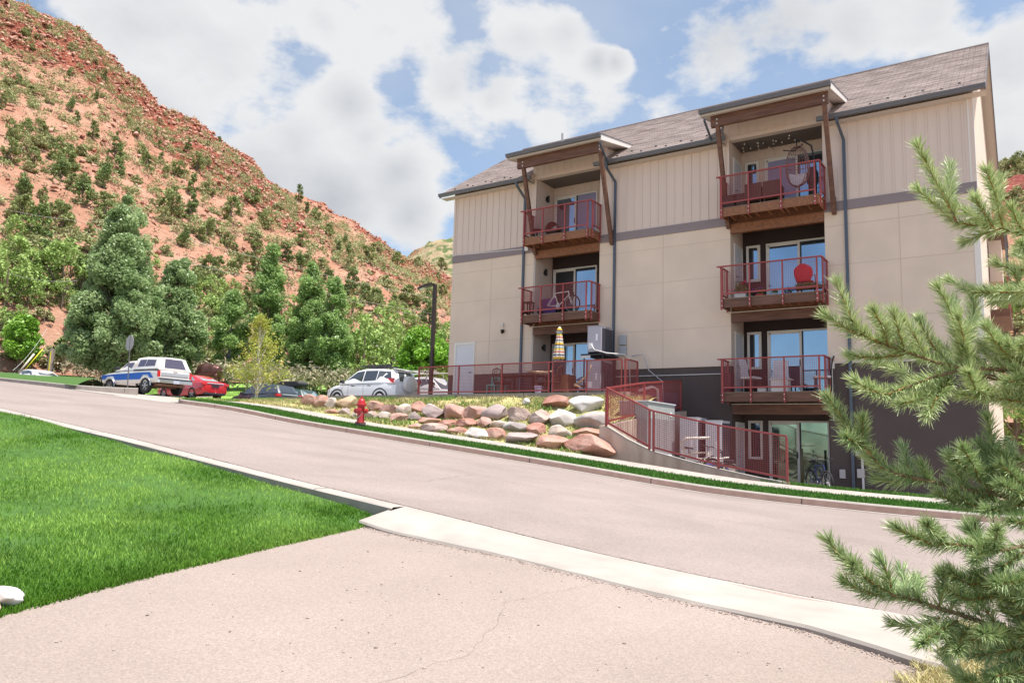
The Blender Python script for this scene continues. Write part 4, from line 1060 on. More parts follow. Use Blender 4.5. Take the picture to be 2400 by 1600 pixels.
# balcony canopies
for bi, (cx0, cx1) in enumerate([(-16.25, -12.25), (-8.56, -4.54)]):
    a, c = BAYS[bi]; yf, zf_ = YF - 1.36, 12.56; yb = 25.75; zb_ = zf_ + .185 * (yb - yf)
    b = MB(); b.prism([(cx0, yf, zf_), (cx0, yf, zf_ + .10), (cx0, yb + .3, zb_ + .15), (cx0, yb + .3, zb_ + .05)], (cx1 - cx0, 0, 0))
    cn = b.build('canopy', m_roof, bld)
    b = MB(); b.prism([(cx0 + .02, yf + .0, zf_ - .10), (cx0 + .02, yf, zf_ - .004), (cx0 + .02, yb, zb_ - .004), (cx0 + .02, yb, zb_ - .06)], (cx1 - cx0 - .04, 0, 0)); b.build('soffit', m_soffl, cn)
    for xx in (cx0 - .025, cx1): b = MB(); b.prism([(xx, yf, zf_ - .12), (xx, yf, zf_ + .09), (xx, yb, zb_ + .11), (xx, yb, zb_ - .05)], (.025, 0, 0)); b.build('fascia', m_trimw, cn)
    b = MB()
    for xx in (cx0 - .04, cx1 - .01): b.bar((xx + .02, yf, zf_ + .11), (xx + .02, yb + .25, zb_ + .16), .06, .03)
    b.build('drip_edge', m_gut, cn)
    gutter(cx0 - .03, cx1 + .03, yf, zf_ - .03, cn)
    # front wall of the dormer above the opening and its cheeks
    zs = zf_ + .185 * (YF - yf) - .06
    b = MB(); b.box(a - .19, c + .19, YF - .01, YF + .2, 12.0, zs)
    for xx, dx in ((a - .19, .12), (c + .07, .12)): b.prism([(xx, YF + .2, 12.1), (xx, YF + .2, zs), (xx, yb, zb_ - .08), (xx, yb, 12.6)], (dx, 0, 0))
    dw = b.build('dormer_wall', m_siding, cn)
    b = MB(); x = a
    while x < c + .1: b.box(x - .02, x + .02, YF - .028, YF, 12.15, zs); x += .305
    b.box(a - .19, c + .19, YF - .032, YF, 12.0, 12.14); b.build('battens', m_siding, dw)
    if bi == 1:
        T = [(1682, 296), (1697.4, 538), (1932, 243), (1948.7, 504)]; BM = [(1667, 299), (1941, 243), (1941, 221)]
    else:
        T = [(1227, 396), (1243.5, 600), (1407, 358), (1423, 576)]; BM = [(1214, 397), (1402, 358), (1402, 342)]
    yb_ = YF - 1.08
    zl = (onY(*BM[0], yb_).z + onY(*BM[1], yb_).z) / 2; x0_ = onY(*BM[0], yb_).x; x1_ = onY(*BM[1], yb_).x
    ztop = zf_ + .185 * (yb_ - yf) - .09
    b = MB(); b.box(x0_, x1_, yb_ - .07, yb_ + .07, zl, ztop); b.build('beam', m_wood, cn, bevel=.008)
    for k in (0, 2):
        tp = onY(*T[k], yb_); bt = onY(*T[k + 1], YF - .06)
        b = MB(); b.bar((tp.x, yb_, zl + .03), (tp.x, YF - .10, bt.z + .05), .13, .13, up=(0, 1, 0)); b.bar((tp.x, YF - .07, bt.z), (tp.x, YF - .07, bt.z + .55), .12, .08, up=(0, 1, 0))
        b.build('brace', m_wood, cn, bevel=.006)
        b = MB()
        for zz in (zl + .08, zl + .22): b.lathe((tp.x, yb_ - .085, zz), [(.026, 0), (.028, .008), (.02, .018)], 8, axis=(0, 1, 0))
        for zz in (bt.z + .2, bt.z + .34): b.lathe((tp.x, YF - .125, zz), [(.026, 0), (.028, .008), (.02, .018)], 8, axis=(0, 1, 0))
        b.build('bolts', m_bolt, cn)
# downspouts
def spout(pts, name='downspout', w_=.085, h_=.06):
    b = MB()
    for p, q in zip(pts[:-1], pts[1:]): b.bar(p, q, w_, h_, up=(0, 1, 0))
    return b.build(name, m_ds, bld)
yd = YF - .05
x_ = onY(1227, 600, yd).x; spout([(x_ - .12, RY0 - .05, 11.9), (x_ - .1, RY0 - .03, 11.7), (x_, yd, 11.3), (x_, yd, 3.5)])
x_ = onY(1440, 600, yd).x; spout([(x_ - .14, RY0 - .05, 11.9), (x_ - .12, RY0 - .03, 11.7), (x_, yd, 11.3), (x_, yd, 4.0)])
x_ = onY(1985, 600, yd).x; spout([(x_ - .10, RY0 - .05, 11.9), (x_ - .08, RY0 - .03, 11.7), (x_, yd, 11.3), (x_, yd, .42)])
for p, q in (((1651, 279), (1668, 330)), ((1407, 333), (1424, 382))):
    A = onY(*p, YF - 1.4); B = onY(*q, RY0 - .05); spout([A, A - Vector((0, 0, .08)), B], 'canopy_downspout', .06, .05)
# wall lamps
def walllamp(p, axis='y'):
    b = MB()
    if axis == 'x': b.lathe((p.x + .09, p.y, p.z - .13), [(.045, 0), (.055, .01), (.055, .25), (.045, .26)], 12); b.box(p.x, p.x + .06, p.y - .05, p.y + .05, p.z - .07, p.z + .07)
    else: b.lathe((p.x, p.y - .09, p.z - .11), [(.03, 0), (.07, .10), (.07, .14), (.02, .17)], 12); b.box(p.x - .05, p.x + .05, p.y - .06, p.y, p.z - .05, p.z + .05)
    return b.build('wall_lamp', mat('black metal', (.02, .018, .02), .4, metal=.4), bld, smooth=True)
for fi, (px, py) in {3: (1281, 450), 2: (1276, 621), 1: (1272, 788)}.items():
    q = onX(px, py, BAYS[0][0]); walllamp(Vector((BAYS[0][0], min(q.y, YREC - .3), FL[fi] + 1.95)), 'x')
q = onY(1180, 776, YF); walllamp(Vector((q.x, YF, q.z)))
b = MB(); q = onY(1180, 765, YF); b.lathe((q.x, YF - .08, q.z), [(.03, 0), (.06, .04), (.06, .1), (.02, .14)], 10); b.box(q.x - .01, q.x + .01, YF - .03, YF, q.z - .12, q.z + .02); b.build('security_camera', m_trimw, bld, smooth=True)
# ground-left door with frame
dz = onY(1114, 801, YF).z; dx0, dx1 = onY(1066, 806, YF).x, onY(1114, 801, YF).x
b = MB(); b.box(dx0, dx0 + .1, YF - .03, YF + .03, 3.42, dz); b.box(dx1 - .06, dx1, YF - .03, YF + .03, 3.42, dz); b.box(dx0 + .1, dx1 - .06, YF - .03, YF + .03, dz - .09, dz)
ed = b.build('entry_door', m_trimw, bld, bevel=.004)
b = MB(); b.box(dx0 + .1, dx1 - .06, YF - .004, YF + .02, 3.42, dz - .09); b.build('door_leaf', m_doorw, ed)
b = MB(); b.tube([(dx1 - .15, YF - .01, 4.45), (dx1 - .15, YF - .07, 4.45), (dx1 - .25, YF - .07, 4.45)], .012, 6); b.build('handle', m_dark, ed)
# conduits and boxes
m_cond = mat('pale conduit', (.62, .60, .60), .5)
def onF(px, py, d=.03): return onY(px, py, YF - d)
def conduit(pts, r=.018): b = MB(); b.tube(pts, r, 6); return b.build('conduit', m_cond, bld, smooth=True)
zc = onF(1600, 878).z
conduit([(-12.6, YF - .0, zc), (BAYS[1][0] - .1, YF - .0, zc)], .016)
A = onF(1062, 599); B = onF(1232, 583); conduit([A, B]); b = MB(); b.box(B.x, B.x + .16, YF - .12, YF, B.z - .1, B.z + .12); b.build('junction_box', m_trimw, bld)
C = onF(1245, 842); conduit([(C.x, YF - .02, B.z), (C.x, YF - .02, C.z)], .012); conduit([(C.x + .06, YF - .02, B.z), (C.x + .06, YF - .02, C.z)], .01)
b = MB()
for p in ((1461, 797), (1461, 822)):
    q = onF(*p); b.box(q.x - .13, q.x + .13, YF - .12, YF, q.z - .17, q.z + .17)
b.build('meter_boxes', mat('meter grey', (.42, .44, .47), .5, metal=.3), bld, bevel=.01)
q = onF(1461, 810, .02); conduit([(q.x, YF - .03, q.z + .2), (q.x, YF - .03, q.z - .2)], .012)
q = onF(1950, 854); b = MB(); b.box(q.x - .11, q.x + .07, YF - .09, YF + .02, q.z - .13, q.z + .09); b.build('junction_box', m_trimw, bld)
conduit([(q.x, YF - .02, q.z), (q.x, YF - .02, 2.6)], .014); conduit([(q.x, YF - .0, ZBASE - .02), (XR_, YF - .0, ZBASE - .02)], .018)
for px, py, w_ in ((1975, 1110, .08), (2018, 1109, .10)):
    q = onF(px, py); b = MB(); b.box(q.x - w_, q.x + w_, YF - .08, YF + .03, q.z - .13, q.z + .13); b.build('utility_box', mat('grey box', (.45, .42, .42), .5), bld, bevel=.01)
q = onF(2020, 1060); conduit([(q.x, YF - .04, q.z), (q.x + .02, YF - .05, .5)], .035); b = MB(); b.box(q.x - .16, q.x + .16, YF - .12, YF + .02, q.z - .1, q.z + .12); b.build('utility_box', mat('grey box', (.45, .42, .42), .5), bld, bevel=.01)
# string lights on the top right balcony ceiling
b = MB(); a, c = BAYS[1]; r_ = random.Random(3)
prev = None; pts = []
for k in range(22):
    t = k / 21; x = a + .1 + (c - a - 1.0) * t; y = YF + .3 + 1.0 * abs(((k * .37) % 2) - 1); pts.append((x, y, 12.0 - .04 * (k % 3)))
b.tube(pts, .005, 4); sg = b.build('light_string', m_dark, bld)
b = MB()
for p in pts: b.lathe((p[0], p[1], p[2] - .06), [(.006, 0), (.026, .02), (.02, .045), (.008, .055)], 8)
b.build('bulbs', mat('glass bulb', (.8, .78, .72), .2), sg, smooth=True)
# stub balcony and rack on the right end wall
for zz in (9.45, 6.45):
    b = MB(); b.box(XR_, XR_ + .55, 29.2, 32.6, zz - .25, zz); eb = b.build('end_balcony', m_wood, bld)
b = MB()
for zz in (6.45,):
    for y in (29.2, 30.3, 31.4, 32.55): b.box(XR_ + .50, XR_ + .55, y, y + .05, zz, zz + 1.05)
    b.box(XR_ + .49, XR_ + .56, 29.2, 32.6, zz + 1.03, zz + 1.07)
    wire_panel(b, (XR_ + .52, 29.2), (XR_ + .52, 32.6), zz + .1, zz + 1.03)
b.build('railing', m_red, eb)
b = MB()
for y in (29.3, 31.6):
    b.box(XR_ + .50, XR_ + .55, y, y + .05, 7.6, 9.3)
b.box(XR_, XR_ + .55, 29.3, 31.65, 9.25, 9.3); b.bar((XR_, 29.32, 8.9), (XR_ + .5, 29.32, 9.2), .04)
b.build('grey_bracket', m_gut, eb)
b = MB(); b.box(XR_ + .02, XR_ + .38, 29.8, 31.0, 7.5, 8.9); b.build('equipment_box', m_stucco, eb)
# ------------------------------------------------------------------ retaining walls, patio, fences
ZP = 3.41
m_cwall = mat('board marked concrete', (.56, .45, .37), .9, col2=(.38, .28, .225), vscale=3.0, stretch=(1, 1, .25), bump=.2, bscale=30, bdist=.006)
WALL = [(-9.55, 18.55, 2.19), (-8.9, 18.47, 1.86), (-8.15, 18.38, 1.56), (-7.2, 18.2, 1.36), (-6.3, 18.05, 1.19), (-5.3, 17.93, 1.03), (-4.62, 17.85, .95)]
t = thing('retaining_wall', (-7, 18.3, .8), 'board marked concrete retaining wall stepping down beside the sidewalk under a red fence', 'wall')
b = MB()
F = [(x, y, z) for x, y, z in WALL]; G = [(x, y + .24, z) for x, y, z in WALL]
lo = [(x, y, .2) for x, y, z in WALL]; gl = [(x, y + .24, .2) for x, y, z in WALL]
b.grid([lo, F]); b.grid([G, gl]); b.quad(lo[0], F[0], G[0], gl[0]); b.quad(lo[-1], F[-1], G[-1], gl[-1])
b.build('wall_face', m_cwall, t, fix=False)
b = MB(); b.grid([[(x, y - .01, z - .02) for x, y, z in WALL], [(x, y - .005, z + .003) for x, y, z in WALL], [(x, y + .245, z + .003) for x, y, z in WALL]]); b.build('wall_cap', m_concw, t, fix=False)
# return wall towards the building, carries the patio edge
b = MB(); b.prism([(-9.75, 18.6, .3), (-9.75, 18.6, 2.19), (-9.75, 21.2, 2.55), (-9.75, 24.45, 2.9), (-9.75, 24.45, .3)], (.2, 0, 0))
tag(b.build('return_wall', m_cwall), 'concrete return wall running back from the red fence corner to the building', 'wall')
# parking / patio edge
t = thing('patio', (-15.5, 23.4, 3.0), None, None); t['kind'] = 'structure'
b = MB(); b.box(-20.3, -10.95, 22.42, 24.52, 3.1, ZP); b.build('slab', m_grey, t, bevel=.01)
b = MB(); b.box(-10.94, -10.80, 22.42, 24.47, .9, ZP + .01); b.build('side_wall', m_cwall, t)
t = thing('edge_wall', (-22, 22.3, 2.7), 'low grey concrete wall edging the parking and patio above the boulders', 'wall')
b = MB(); P = [(-33, 2.95), (-31.2, 3.16), (-29.8, 3.30), (-28, 3.395), (-24, 3.41), (-18, 3.405), (-10.9, 3.40)]
Fc = [(x, 22.2, z) for x, z in P]; Bc = [(x, 22.42, z) for x, z in P]; l1 = [(x, 22.2, 2.4) for x, z in P]; l2 = [(x, 22.42, 2.4) for x, z in P]
b.grid([l1, Fc]); b.grid([Bc, l2]); b.grid([[(x, y, z + .001) for x, y, z in Fc], [(x, y, z + .001) for x, y, z in Bc]]); b.quad(l1[-1], Fc[-1], Bc[-1], l2[-1]); b.quad(l1[0], Fc[0], Bc[0], l2[0])
b.build('wall_body', m_grey, t, fix=False)
b = MB()
for x in (-26, -22.6, -18.3, -14.6, -12.1): b.box(x, x + .015, 22.19, 22.2, 2.9, 3.40)
b.build('joint', m_joint, t)

def fence(name, label, pts, zs, hgt, dbl=(), post=.05):
    """pts plan points of the posts, zs base heights"""
    t = thing(name, (pts[0][0], pts[0][1], zs[0]), label, 'fence')
    n = len(pts)
    for i in range(n):
        x, y = pts[i]; b = MB(); b.box(x - post / 2, x + post / 2, y - post / 2, y + post / 2, zs[i] - .02, zs[i] + hgt - .04); b.build('post', m_red, t, bevel=.003)
    for i in range(n - 1):
        p, q = pts[i], pts[i + 1]; P_ = Vector((p[0], p[1], 0)); Q_ = Vector((q[0], q[1], 0)); d = (Q_ - P_).normalized()
        if (Q_ - P_).length < .3:
            b = MB(); b.bar((p[0], p[1], zs[i] + hgt - .02), (q[0], q[1], zs[i + 1] + hgt - .02), .06, .045); b.build('rail', m_red, t); continue
        b = MB(); b.bar((p[0], p[1], zs[i] + hgt - .02), (q[0], q[1], zs[i + 1] + hgt - .02), .06, .045); b.build('rail', m_red, t)
        b = MB(); a_ = P_ + d * post / 2; c_ = Q_ - d * post / 2
        b.bar((a_.x, a_.y, zs[i] + .10), (c_.x, c_.y, zs[i + 1] + .10), .04, .05); b.build('rail', m_red, t)
        b = MB(); wire_panel(b, (a_.x, a_.y), (c_.x, c_.y), (zs[i] + .12, zs[i + 1] + .12), (zs[i] + hgt - .04, zs[i + 1] + hgt - .04), .052, .0034); b.build('wire_mesh', m_red, t, fix=False)
    return t
YPF = 22.56
px_ = [981, 1074.5, 1175.5, 1286, 1295.5, 1374.5, 1457]
pts = [(onY(p, 900, YPF).x, YPF) for p in px_]
fence('patio_fence', 'long dark red steel and wire mesh fence along the front of the patio', pts, [ZP] * len(pts), 1.10)
xr = pts[-1][0] + .12
fence('side_fence', 'short dark red mesh fence closing the right side of the patio', [(xr, YPF), (xr, 23.5)], [ZP, ZP], 1.10)
pp = []
for px, py in ((1411, 1000), (1522, 1056), (1532, 1060), (1684, 1094), (1845, 1128)):
    for k in range(5):
        pass
    # wall line in plan
    best = None
    for i in range(400):
        s_ = i / 399 * (len(WALL) - 1.001); k = int(s_); f = s_ - k
        x = WALL[k][0] + (WALL[k + 1][0] - WALL[k][0]) * f; y = WALL[k][1] + (WALL[k + 1][1] - WALL[k][1]) * f; z = WALL[k][2] + (WALL[k + 1][2] - WALL[k][2]) * f
        q = project(np.array([[x, y + .06, z]])); e = abs(q[0][0] - px)
        if best is None or e < best[0]: best = (e, x, y + .06, z)
    pp.append(best[1:])
fence('ramp_fence', 'dark red wire mesh fence stepping down on top of the concrete retaining wall', [(p[0], p[1]) for p in pp], [p[2] for p in pp], 1.05)
fence('return_fence', 'dark red fence rising towards the building behind the corner boulder', [(-9.6, 18.75), (-9.66, 21.3), (-9.7, 24.3)], [2.22, 2.58, 2.9], 1.02)

# ------------------------------------------------------------------ boulders
def bankz(x, y): return zslope(x, y) + .07 * (noise.noise(Vector((x * 1.1, y * 1.1, 2))) + .5 * noise.noise(Vector((x * 3, y * 3, 5))))
m_b = {'red': mat('red sandstone', (0.376, 0.168, 0.120), .85, col2=(0.464, 0.288, 0.232), vscale=2.2, bump=.8, bscale=11, bdist=.04),
       'pink': mat('pink sandstone', (0.480, 0.320, 0.272), .85, col2=(0.352, 0.192, 0.152), vscale=2.0, bump=.8, bscale=11, bdist=.04),
       'dark red': mat('dark red sandstone', (0.304, 0.120, 0.088), .85, col2=(0.400, 0.224, 0.176), vscale=2.5, bump=.8, bscale=12, bdist=.04),
       'purple grey': mat('purple grey rock', (0.288, 0.216, 0.208), .85, col2=(0.400, 0.320, 0.304), vscale=2.0, bump=.4, bscale=7, bdist=.03),
       'brown': mat('brown pink rock', (0.336, 0.224, 0.184), .85, col2=(0.464, 0.360, 0.312), vscale=2.2, bump=.8, bscale=12, bdist=.04),
       'cream': mat('cream rock', (0.560, 0.496, 0.432), .85, col2=(0.440, 0.336, 0.272), vscale=1.8, bump=.4, bscale=8, bdist=.03),
       'tan': mat('tan rock', (0.496, 0.400, 0.264), .85, col2=(0.416, 0.272, 0.176), vscale=1.8, bump=.4, bscale=7, bdist=.03),
       'white': mat('white rock', (0.608, 0.584, 0.552), .8, col2=(0.496, 0.448, 0.416), vscale=1.4, bump=.35, bscale=6, bdist=.03),
       'grey': mat('grey rock', (0.448, 0.416, 0.392), .85, col2=(0.336, 0.288, 0.272), vscale=1.8, bump=.45, bscale=8, bdist=.03)}
def rock(seed, sx, sy, sz, cuts=9, rough=.10):
    r = random.Random(seed); bm = bmesh.new(); bmesh.ops.create_icosphere(bm, subdivisions=4, radius=1)
    pl = []
    for k in range(cuts):
        n_ = Vector((r.gauss(0, 1), r.gauss(0, 1), r.gauss(0, .8))).normalized(); pl.append((n_, r.uniform(.58, .80)))
    for v in bm.verts:
        for n_, d in pl:
            e = v.co.dot(n_) - d
            if e > 0: v.co -= n_ * e
        q = v.co * 1.3 + Vector((seed * 3.1, 0, 0))
        v.co += v.co.normalized() * (noise.noise(q) * rough * 1.6 + noise.noise(q * 3.3) * rough * .5 + noise.noise(q * 8) * rough * .18)
        v.co = Vector((v.co.x * sx, v.co.y * sy, v.co.z * sz))
    b = MB(); b.add([v.co.copy() for v in bm.verts], [tuple(v.index for v in f.verts) for f in bm.faces]); bm.free(); return b
# cx, cy, w, h in an enlarged view of the bank (scale .3189, origin 680,880), colour, own words
BL = [(135, 190, 112, 76, 'red', 'rounded red boulder, leftmost of the bank'), (222, 205, 102, 84, 'red', 'upright red boulder, second from the left end of the bank'),
      (292, 213, 88, 74, 'cream', 'leaning cream boulder, third from the left end of the bank'), (390, 207, 146, 92, 'tan', 'round tan boulder just left of the fire hydrant'),
      (290, 262, 90, 30, 'red', 'flat red slab under the cream boulder left of the hydrant'), (380, 267, 112, 38, 'purple grey', 'low grey pink slab under the tan boulder'),
      (465, 290, 44, 40, 'cream', 'small cream stone at the left foot of the hydrant'),
      (610, 230, 122, 78, 'red', 'smooth red boulder just right of the hydrant in the upper row'), (722, 250, 140, 76, 'pink', 'long pink boulder, second right of the hydrant in the upper row'),
      (830, 268, 98, 82, 'cream', 'blotchy cream boulder between a pink and a red one in the upper row'), (845, 224, 92, 22, 'brown', 'thin brown slab lying above the blotchy cream boulder'),
      (930, 238, 124, 66, 'red', 'plump red boulder above the dark wedge shaped one'), (1020, 232, 76, 36, 'white', 'small white stone tucked above the dark wedge boulder'),
      (1030, 275, 172, 92, 'purple grey', 'dark purple wedge shaped boulder in the upper row'), (1190, 285, 176, 106, 'pink', 'large smooth pink boulder in the middle of the upper row'),
      (1345, 280, 150, 92, 'pink', 'mottled white pink boulder between large pink and grey ones'), (1495, 285, 186, 102, 'purple grey', 'broad purple grey boulder with a sloping side'),
      (1655, 300, 138, 106, 'brown', 'rounded brown pink boulder right of the broad purple one'), (1815, 320, 174, 98, 'brown', 'speckled pink white boulder left of the big white one'),
      (2000, 320, 188, 128, 'white', 'big smooth white boulder near the right end of the upper row'), (2200, 335, 190, 122, 'grey', 'pale grey boulder against the fence corner'),
      (590, 293, 86, 66, 'brown', 'brown boulder low beside the hydrant in the second row'), (680, 300, 86, 56, 'cream', 'small cream boulder in the second row under the long pink one'),
      (780, 315, 132, 56, 'pink', 'flat topped pink boulder in the second row'), (895, 303, 96, 56, 'purple grey', 'small purple brown boulder in the second row'),
      (995, 332, 140, 46, 'red', 'flat red stone under the dark wedge boulder'), (1140, 355, 126, 50, 'dark red', 'dark red angular block under the large pink boulder'),
      (1290, 355, 138, 58, 'dark red', 'dark red sharp topped boulder under the mottled one'), (1410, 350, 108, 62, 'pink', 'small pink boulder left of a white speckled one in the second row'),
      (1515, 362, 122, 60, 'cream', 'white speckled boulder under the broad purple grey one'), (1645, 382, 146, 76, 'grey', 'grey brown boulder under the brown pink one'),
      (1800, 405, 142, 82, 'dark red', 'cracked dark red cube like boulder in the second row'), (1970, 418, 166, 74, 'cream', 'smooth cream boulder under the big white one'),
      (2160, 425, 190, 64, 'red', 'flat red slab under the pale grey boulder'),
      (905, 375, 104, 36, 'pink', 'flat pinkish stone at the left end of the lowest row'), (1035, 388, 172, 52, 'brown', 'long cracked brown pink slab in the lowest row'),
      (1200, 412, 152, 50, 'red', 'low red block in the lowest row left of a white one'), (1350, 425, 156, 76, 'white', 'white cracked boulder in the lowest row'),
      (1495, 442, 152, 82, 'red', 'smooth red brown boulder right of the white cracked one'), (1670, 460, 216, 86, 'purple grey', 'long rough purple grey boulder in the lowest row'),
      (1890, 500, 228, 86, 'red', 'rough red boulder beside the sidewalk, second from the retaining wall'), (2165, 520, 312, 126, 'red', 'largest red boulder beside the retaining wall end'),
      (1730, 198, 56, 42, 'white', 'small white stone alone on the upper bank'), (1945, 195, 236, 72, 'dark red', 'wide coarse red boulder alone on the upper bank'),
      (2165, 222, 220, 104, 'white', 'white triangular boulder highest at the right of the bank')]
for i, (cx, cy, w, h, c, lb) in enumerate(BL):
    px, py = 680 + cx * .3189, 880 + cy * .3189; wpx, hpx = w * .3189, h * .3189
    d = ray(px, py + hpx * .25); best = None
    for k in range(900):
        q = EYE + d * (17.0 + k * .02) / (1)
        if q[1] < 17.8: continue
        if q[0] > -31 and q[1] < 22.3 and q[2] <= bankz(q[0], q[1]) + .03: best = q; break
        if q[1] > 22.05: best = q; break
    if best is None: best = EYE + d * 24
    dep = (best - EYE) @ RC[:, 2]
    sx = wpx / FPX * dep / 2 * 1.50; sz = hpx / FPX * dep / 2 * 1.56
    o = rock(i + 1, sx, max(sx * .75, sz), sz, cuts=11 + i % 5, rough=.055).build('boulder', m_b[c], None, smooth=True, world=False)
    ce = EYE + ray(px, py) * (np.linalg.norm(best - EYE) / np.linalg.norm(d)) 
    o.location = Vector(best) + Vector((0, sx * .25, hpx * .25 / FPX * dep)); o.rotation_euler = (0, 0, random.Random(i).uniform(-.25, .25))
    tag(o, lb + ' on the grassy bank' if len(lb.split()) < 9 else lb, 'boulder', 'boulders set in the bank')
for k, (x, y, s_, c, lb) in enumerate([(-4.92, 2.13, .12, 'white', 'white rock in the grass at the lower left driveway edge'), (-4.84, 1.98, .10, 'tan', 'tan rock in front of the white one at the lower left lawn edge')]):
    o = rock(200 + k, s_ * 1.35, s_, s_ * .6).build('rock', m_b[c], None, smooth='all', world=False); o.location = (x, y, zlawn(x, y) + .02)
    tag(o, lb, 'rock')

# ------------------------------------------------------------------ fire hydrant
q = onY(844, 1002, 15.95); zg = zf(q.x) + .13; hx, hy = q.x, 15.95
m_hyd = mat('red hydrant paint', (.50, .022, .03), .35, var=.15, vscale=6, spec=.5, coat=.3)
t = thing('fire_hydrant', (hx, hy, zg), 'red fire hydrant with a chain standing on the grass verge by the curb', 'hydrant')
def cyl(b, c, prof, ax=(0, 0, 1), n=20): b.lathe(c, prof, n, axis=ax)
b = MB(); cyl(b, (hx, hy, zg - .1), [(.13, 0), (.13, .18), (.16, .19), (.16, .215), (.11, .22)]); b.build('base', mat('grey iron', (.20, .16, .15), .7, var=.3, vscale=8), t, smooth=True)
b = MB()
for k in range(8):
    a = k * math.pi / 4; b.lathe((hx + .14 * math.cos(a), hy + .14 * math.sin(a), zg + .075), [(.016, 0), (.016, .075), (.01, .08)], 6)
b.build('flange_bolts', mat('grey iron', (.2, .16, .15)), t)
b = MB(); cyl(b, (hx, hy, zg + .12), [(.15, 0), (.155, .025), (.12, .03), (.108, .06), (.105, .46), (.112, .48), (.155, .49), (.158, .52), (.12, .53)]); b.build('barrel', m_hyd, t, smooth=True)
b = MB(); cyl(b, (hx, hy, zg + .65), [(.155, 0), (.15, .02), (.118, .03), (.115, .07), (.09, .14), (.055, .175), (.035, .18), (.035, .225), (.022, .23), (.022, .25)]); b.build('bonnet', m_hyd, t, smooth=True)
for dx, dy, r_, l_ in ((-1, -.35, .062, .115), (1, .35, .062, .115), (.35, -1, .078, .10)):
    a = Vector((dx, dy, 0)).normalized(); b = MB(); cyl(b, Vector((hx, hy, zg + .47)) + a * .08, [(r_ * .8, 0), (r_ * .8, l_ * .45), (r_ * 1.15, l_ * .5), (r_ * 1.15, l_ * .95), (r_ * .9, l_), (r_ * .35, l_ * 1.05), (r_ * .35, l_ * 1.35)], a, 14)
    b.build('outlet_cap', m_hyd, t, smooth=True)
b = MB(); P = []
for k in range(15):
    s_ = k / 14; a = -1.0 + 2.0 * s_; P.append((hx - .20 + .40 * s_, hy - .13 - .03 * math.sin(math.pi * s_), zg + .43 - .17 * math.sin(math.pi * s_)))
b.tube(P, .009, 6); b.build('chain', mat('pale chain', (.62, .55, .5), .4, metal=.6), t, smooth=True)

# ------------------------------------------------------------------ air conditioners and cabinet
m_ac = mat('lavender grey enamel', (.42, .40, .46), .4, var=.05, vscale=3, spec=.5)
m_acl = mat('pale enamel', (.60, .58, .62), .4, var=.05, vscale=3)
m_label = mat('white label', (.8, .78, .8), .5)
def condenser(x0, x1, y0, y1, z0, z1, label, m, wide=False):
    t = thing('air_conditioner', ((x0 + x1) / 2, (y0 + y1) / 2, z0), label, 'air conditioner', 'air conditioners by the building')
    b = MB(); b.box(x0, x1, y0, y1, z0 + .03, z1); b.build('casing', m, t, bevel=.02)
    b = MB(); b.box(x1 - .004, x1 + .004, y0 + .06, y1 - .05, z0 + .08, z1 - .06); g = b.build('grille', mat('dark coil', (.05, .05, .065), .6), t)
    b = MB()
    for k in range(18):
        z = z0 + .08 + (z1 - z0 - .14) * k / 17; b.box(x1 + .004, x1 + .012, y0 + .05, y1 - .04, z, z + .007)
    for k in range(7):
        y = y0 + .06 + (y1 - y0 - .12) * k / 6; b.box(x1 + .002, x1 + .014, y, y + .008, z0 + .08, z1 - .06)
    b.build('guard_wires', mat('grille wire', (.12, .12, .15), .5), g)
    b = MB(); b.box(x0 + .02, x1 - .02, y0 - .006, y0, z0 + .05, z1 - .08); b.build('front_panel', m, t, bevel=.003)
    b = MB(); b.box(x0 + (x1 - x0) * .62, x0 + (x1 - x0) * .75, y0 - .010, y0 - .006, z0 + .42, z0 + .66); b.box(x0 + .05, x0 + .22, y0 - .010, y0 - .006, z0 + .15, z0 + .36); b.build('sticker', m_label, t)
    b = MB(); b.box(x0 - .01, x1 + .01, y0 - .012, y1 + .01, z1, z1 + .02); b.build('lid', m, t, bevel=.006)
    b = MB(); b.box(x0 + .03, x0 + .08, y0, y1, z0 - .03, z0 + .03); b.box(x1 - .08, x1 - .03, y0, y1, z0 - .03, z0 + .03); b.build('feet', m_dark, t)
    return t
condenser(-12.79, -12.25, 23.42, 24.30, 4.86, 5.79, 'upper grey air conditioner of the stack behind the patio fence', m_ac)
condenser(-12.79, -12.25, 23.42, 24.30, 3.50, 4.60, 'lower grey air conditioner of the stack behind the patio fence', m_ac)
t = thing('equipment_stand', (-12.5, 23.85, ZP), 'dark metal stand holding the upper air conditioner on the patio', 'stand')
b = MB()
for x in (-12.88, -12.16):
    for y in (23.38, 24.34): b.box(x - .02, x + .02, y - .02, y + .02, ZP, 4.78)
b.box(-12.98, -12.06, 23.3, 24.4, 4.76, 4.82); b.build('frame', m_dark, t)
b = MB(); b.box(-12.98, -12.6, 23.28, 23.30, 4.66, 4.76); b.build('front_plate', m_acl, t)
tag(MB().tube([(-12.6, 23.36, 5.15), (-12.45, 23.30, 4.95), (-12.0, 23.35, 4.82), (-11.6, 23.9, 4.82), (-11.45, 24.0, 4.7), (-11.45, 24.1, 3.5)], .022, 7).build('hose', m_cond, smooth='all'), 'pale hose looping from the upper air conditioner to the patio floor', 'hose')
tag(MB().tube([(-11.5, 24.3, 4.8), (-11.1, 24.35, 4.85), (-10.9, 24.38, 4.3), (-10.4, 24.40, 3.9), (-10.35, 24.40, 3.0)], .018, 6).build('cable', mat('grey cable', (.45, .44, .48), .5), smooth='all'), 'grey cable dropping down the dark wall right of the patio', 'cable')
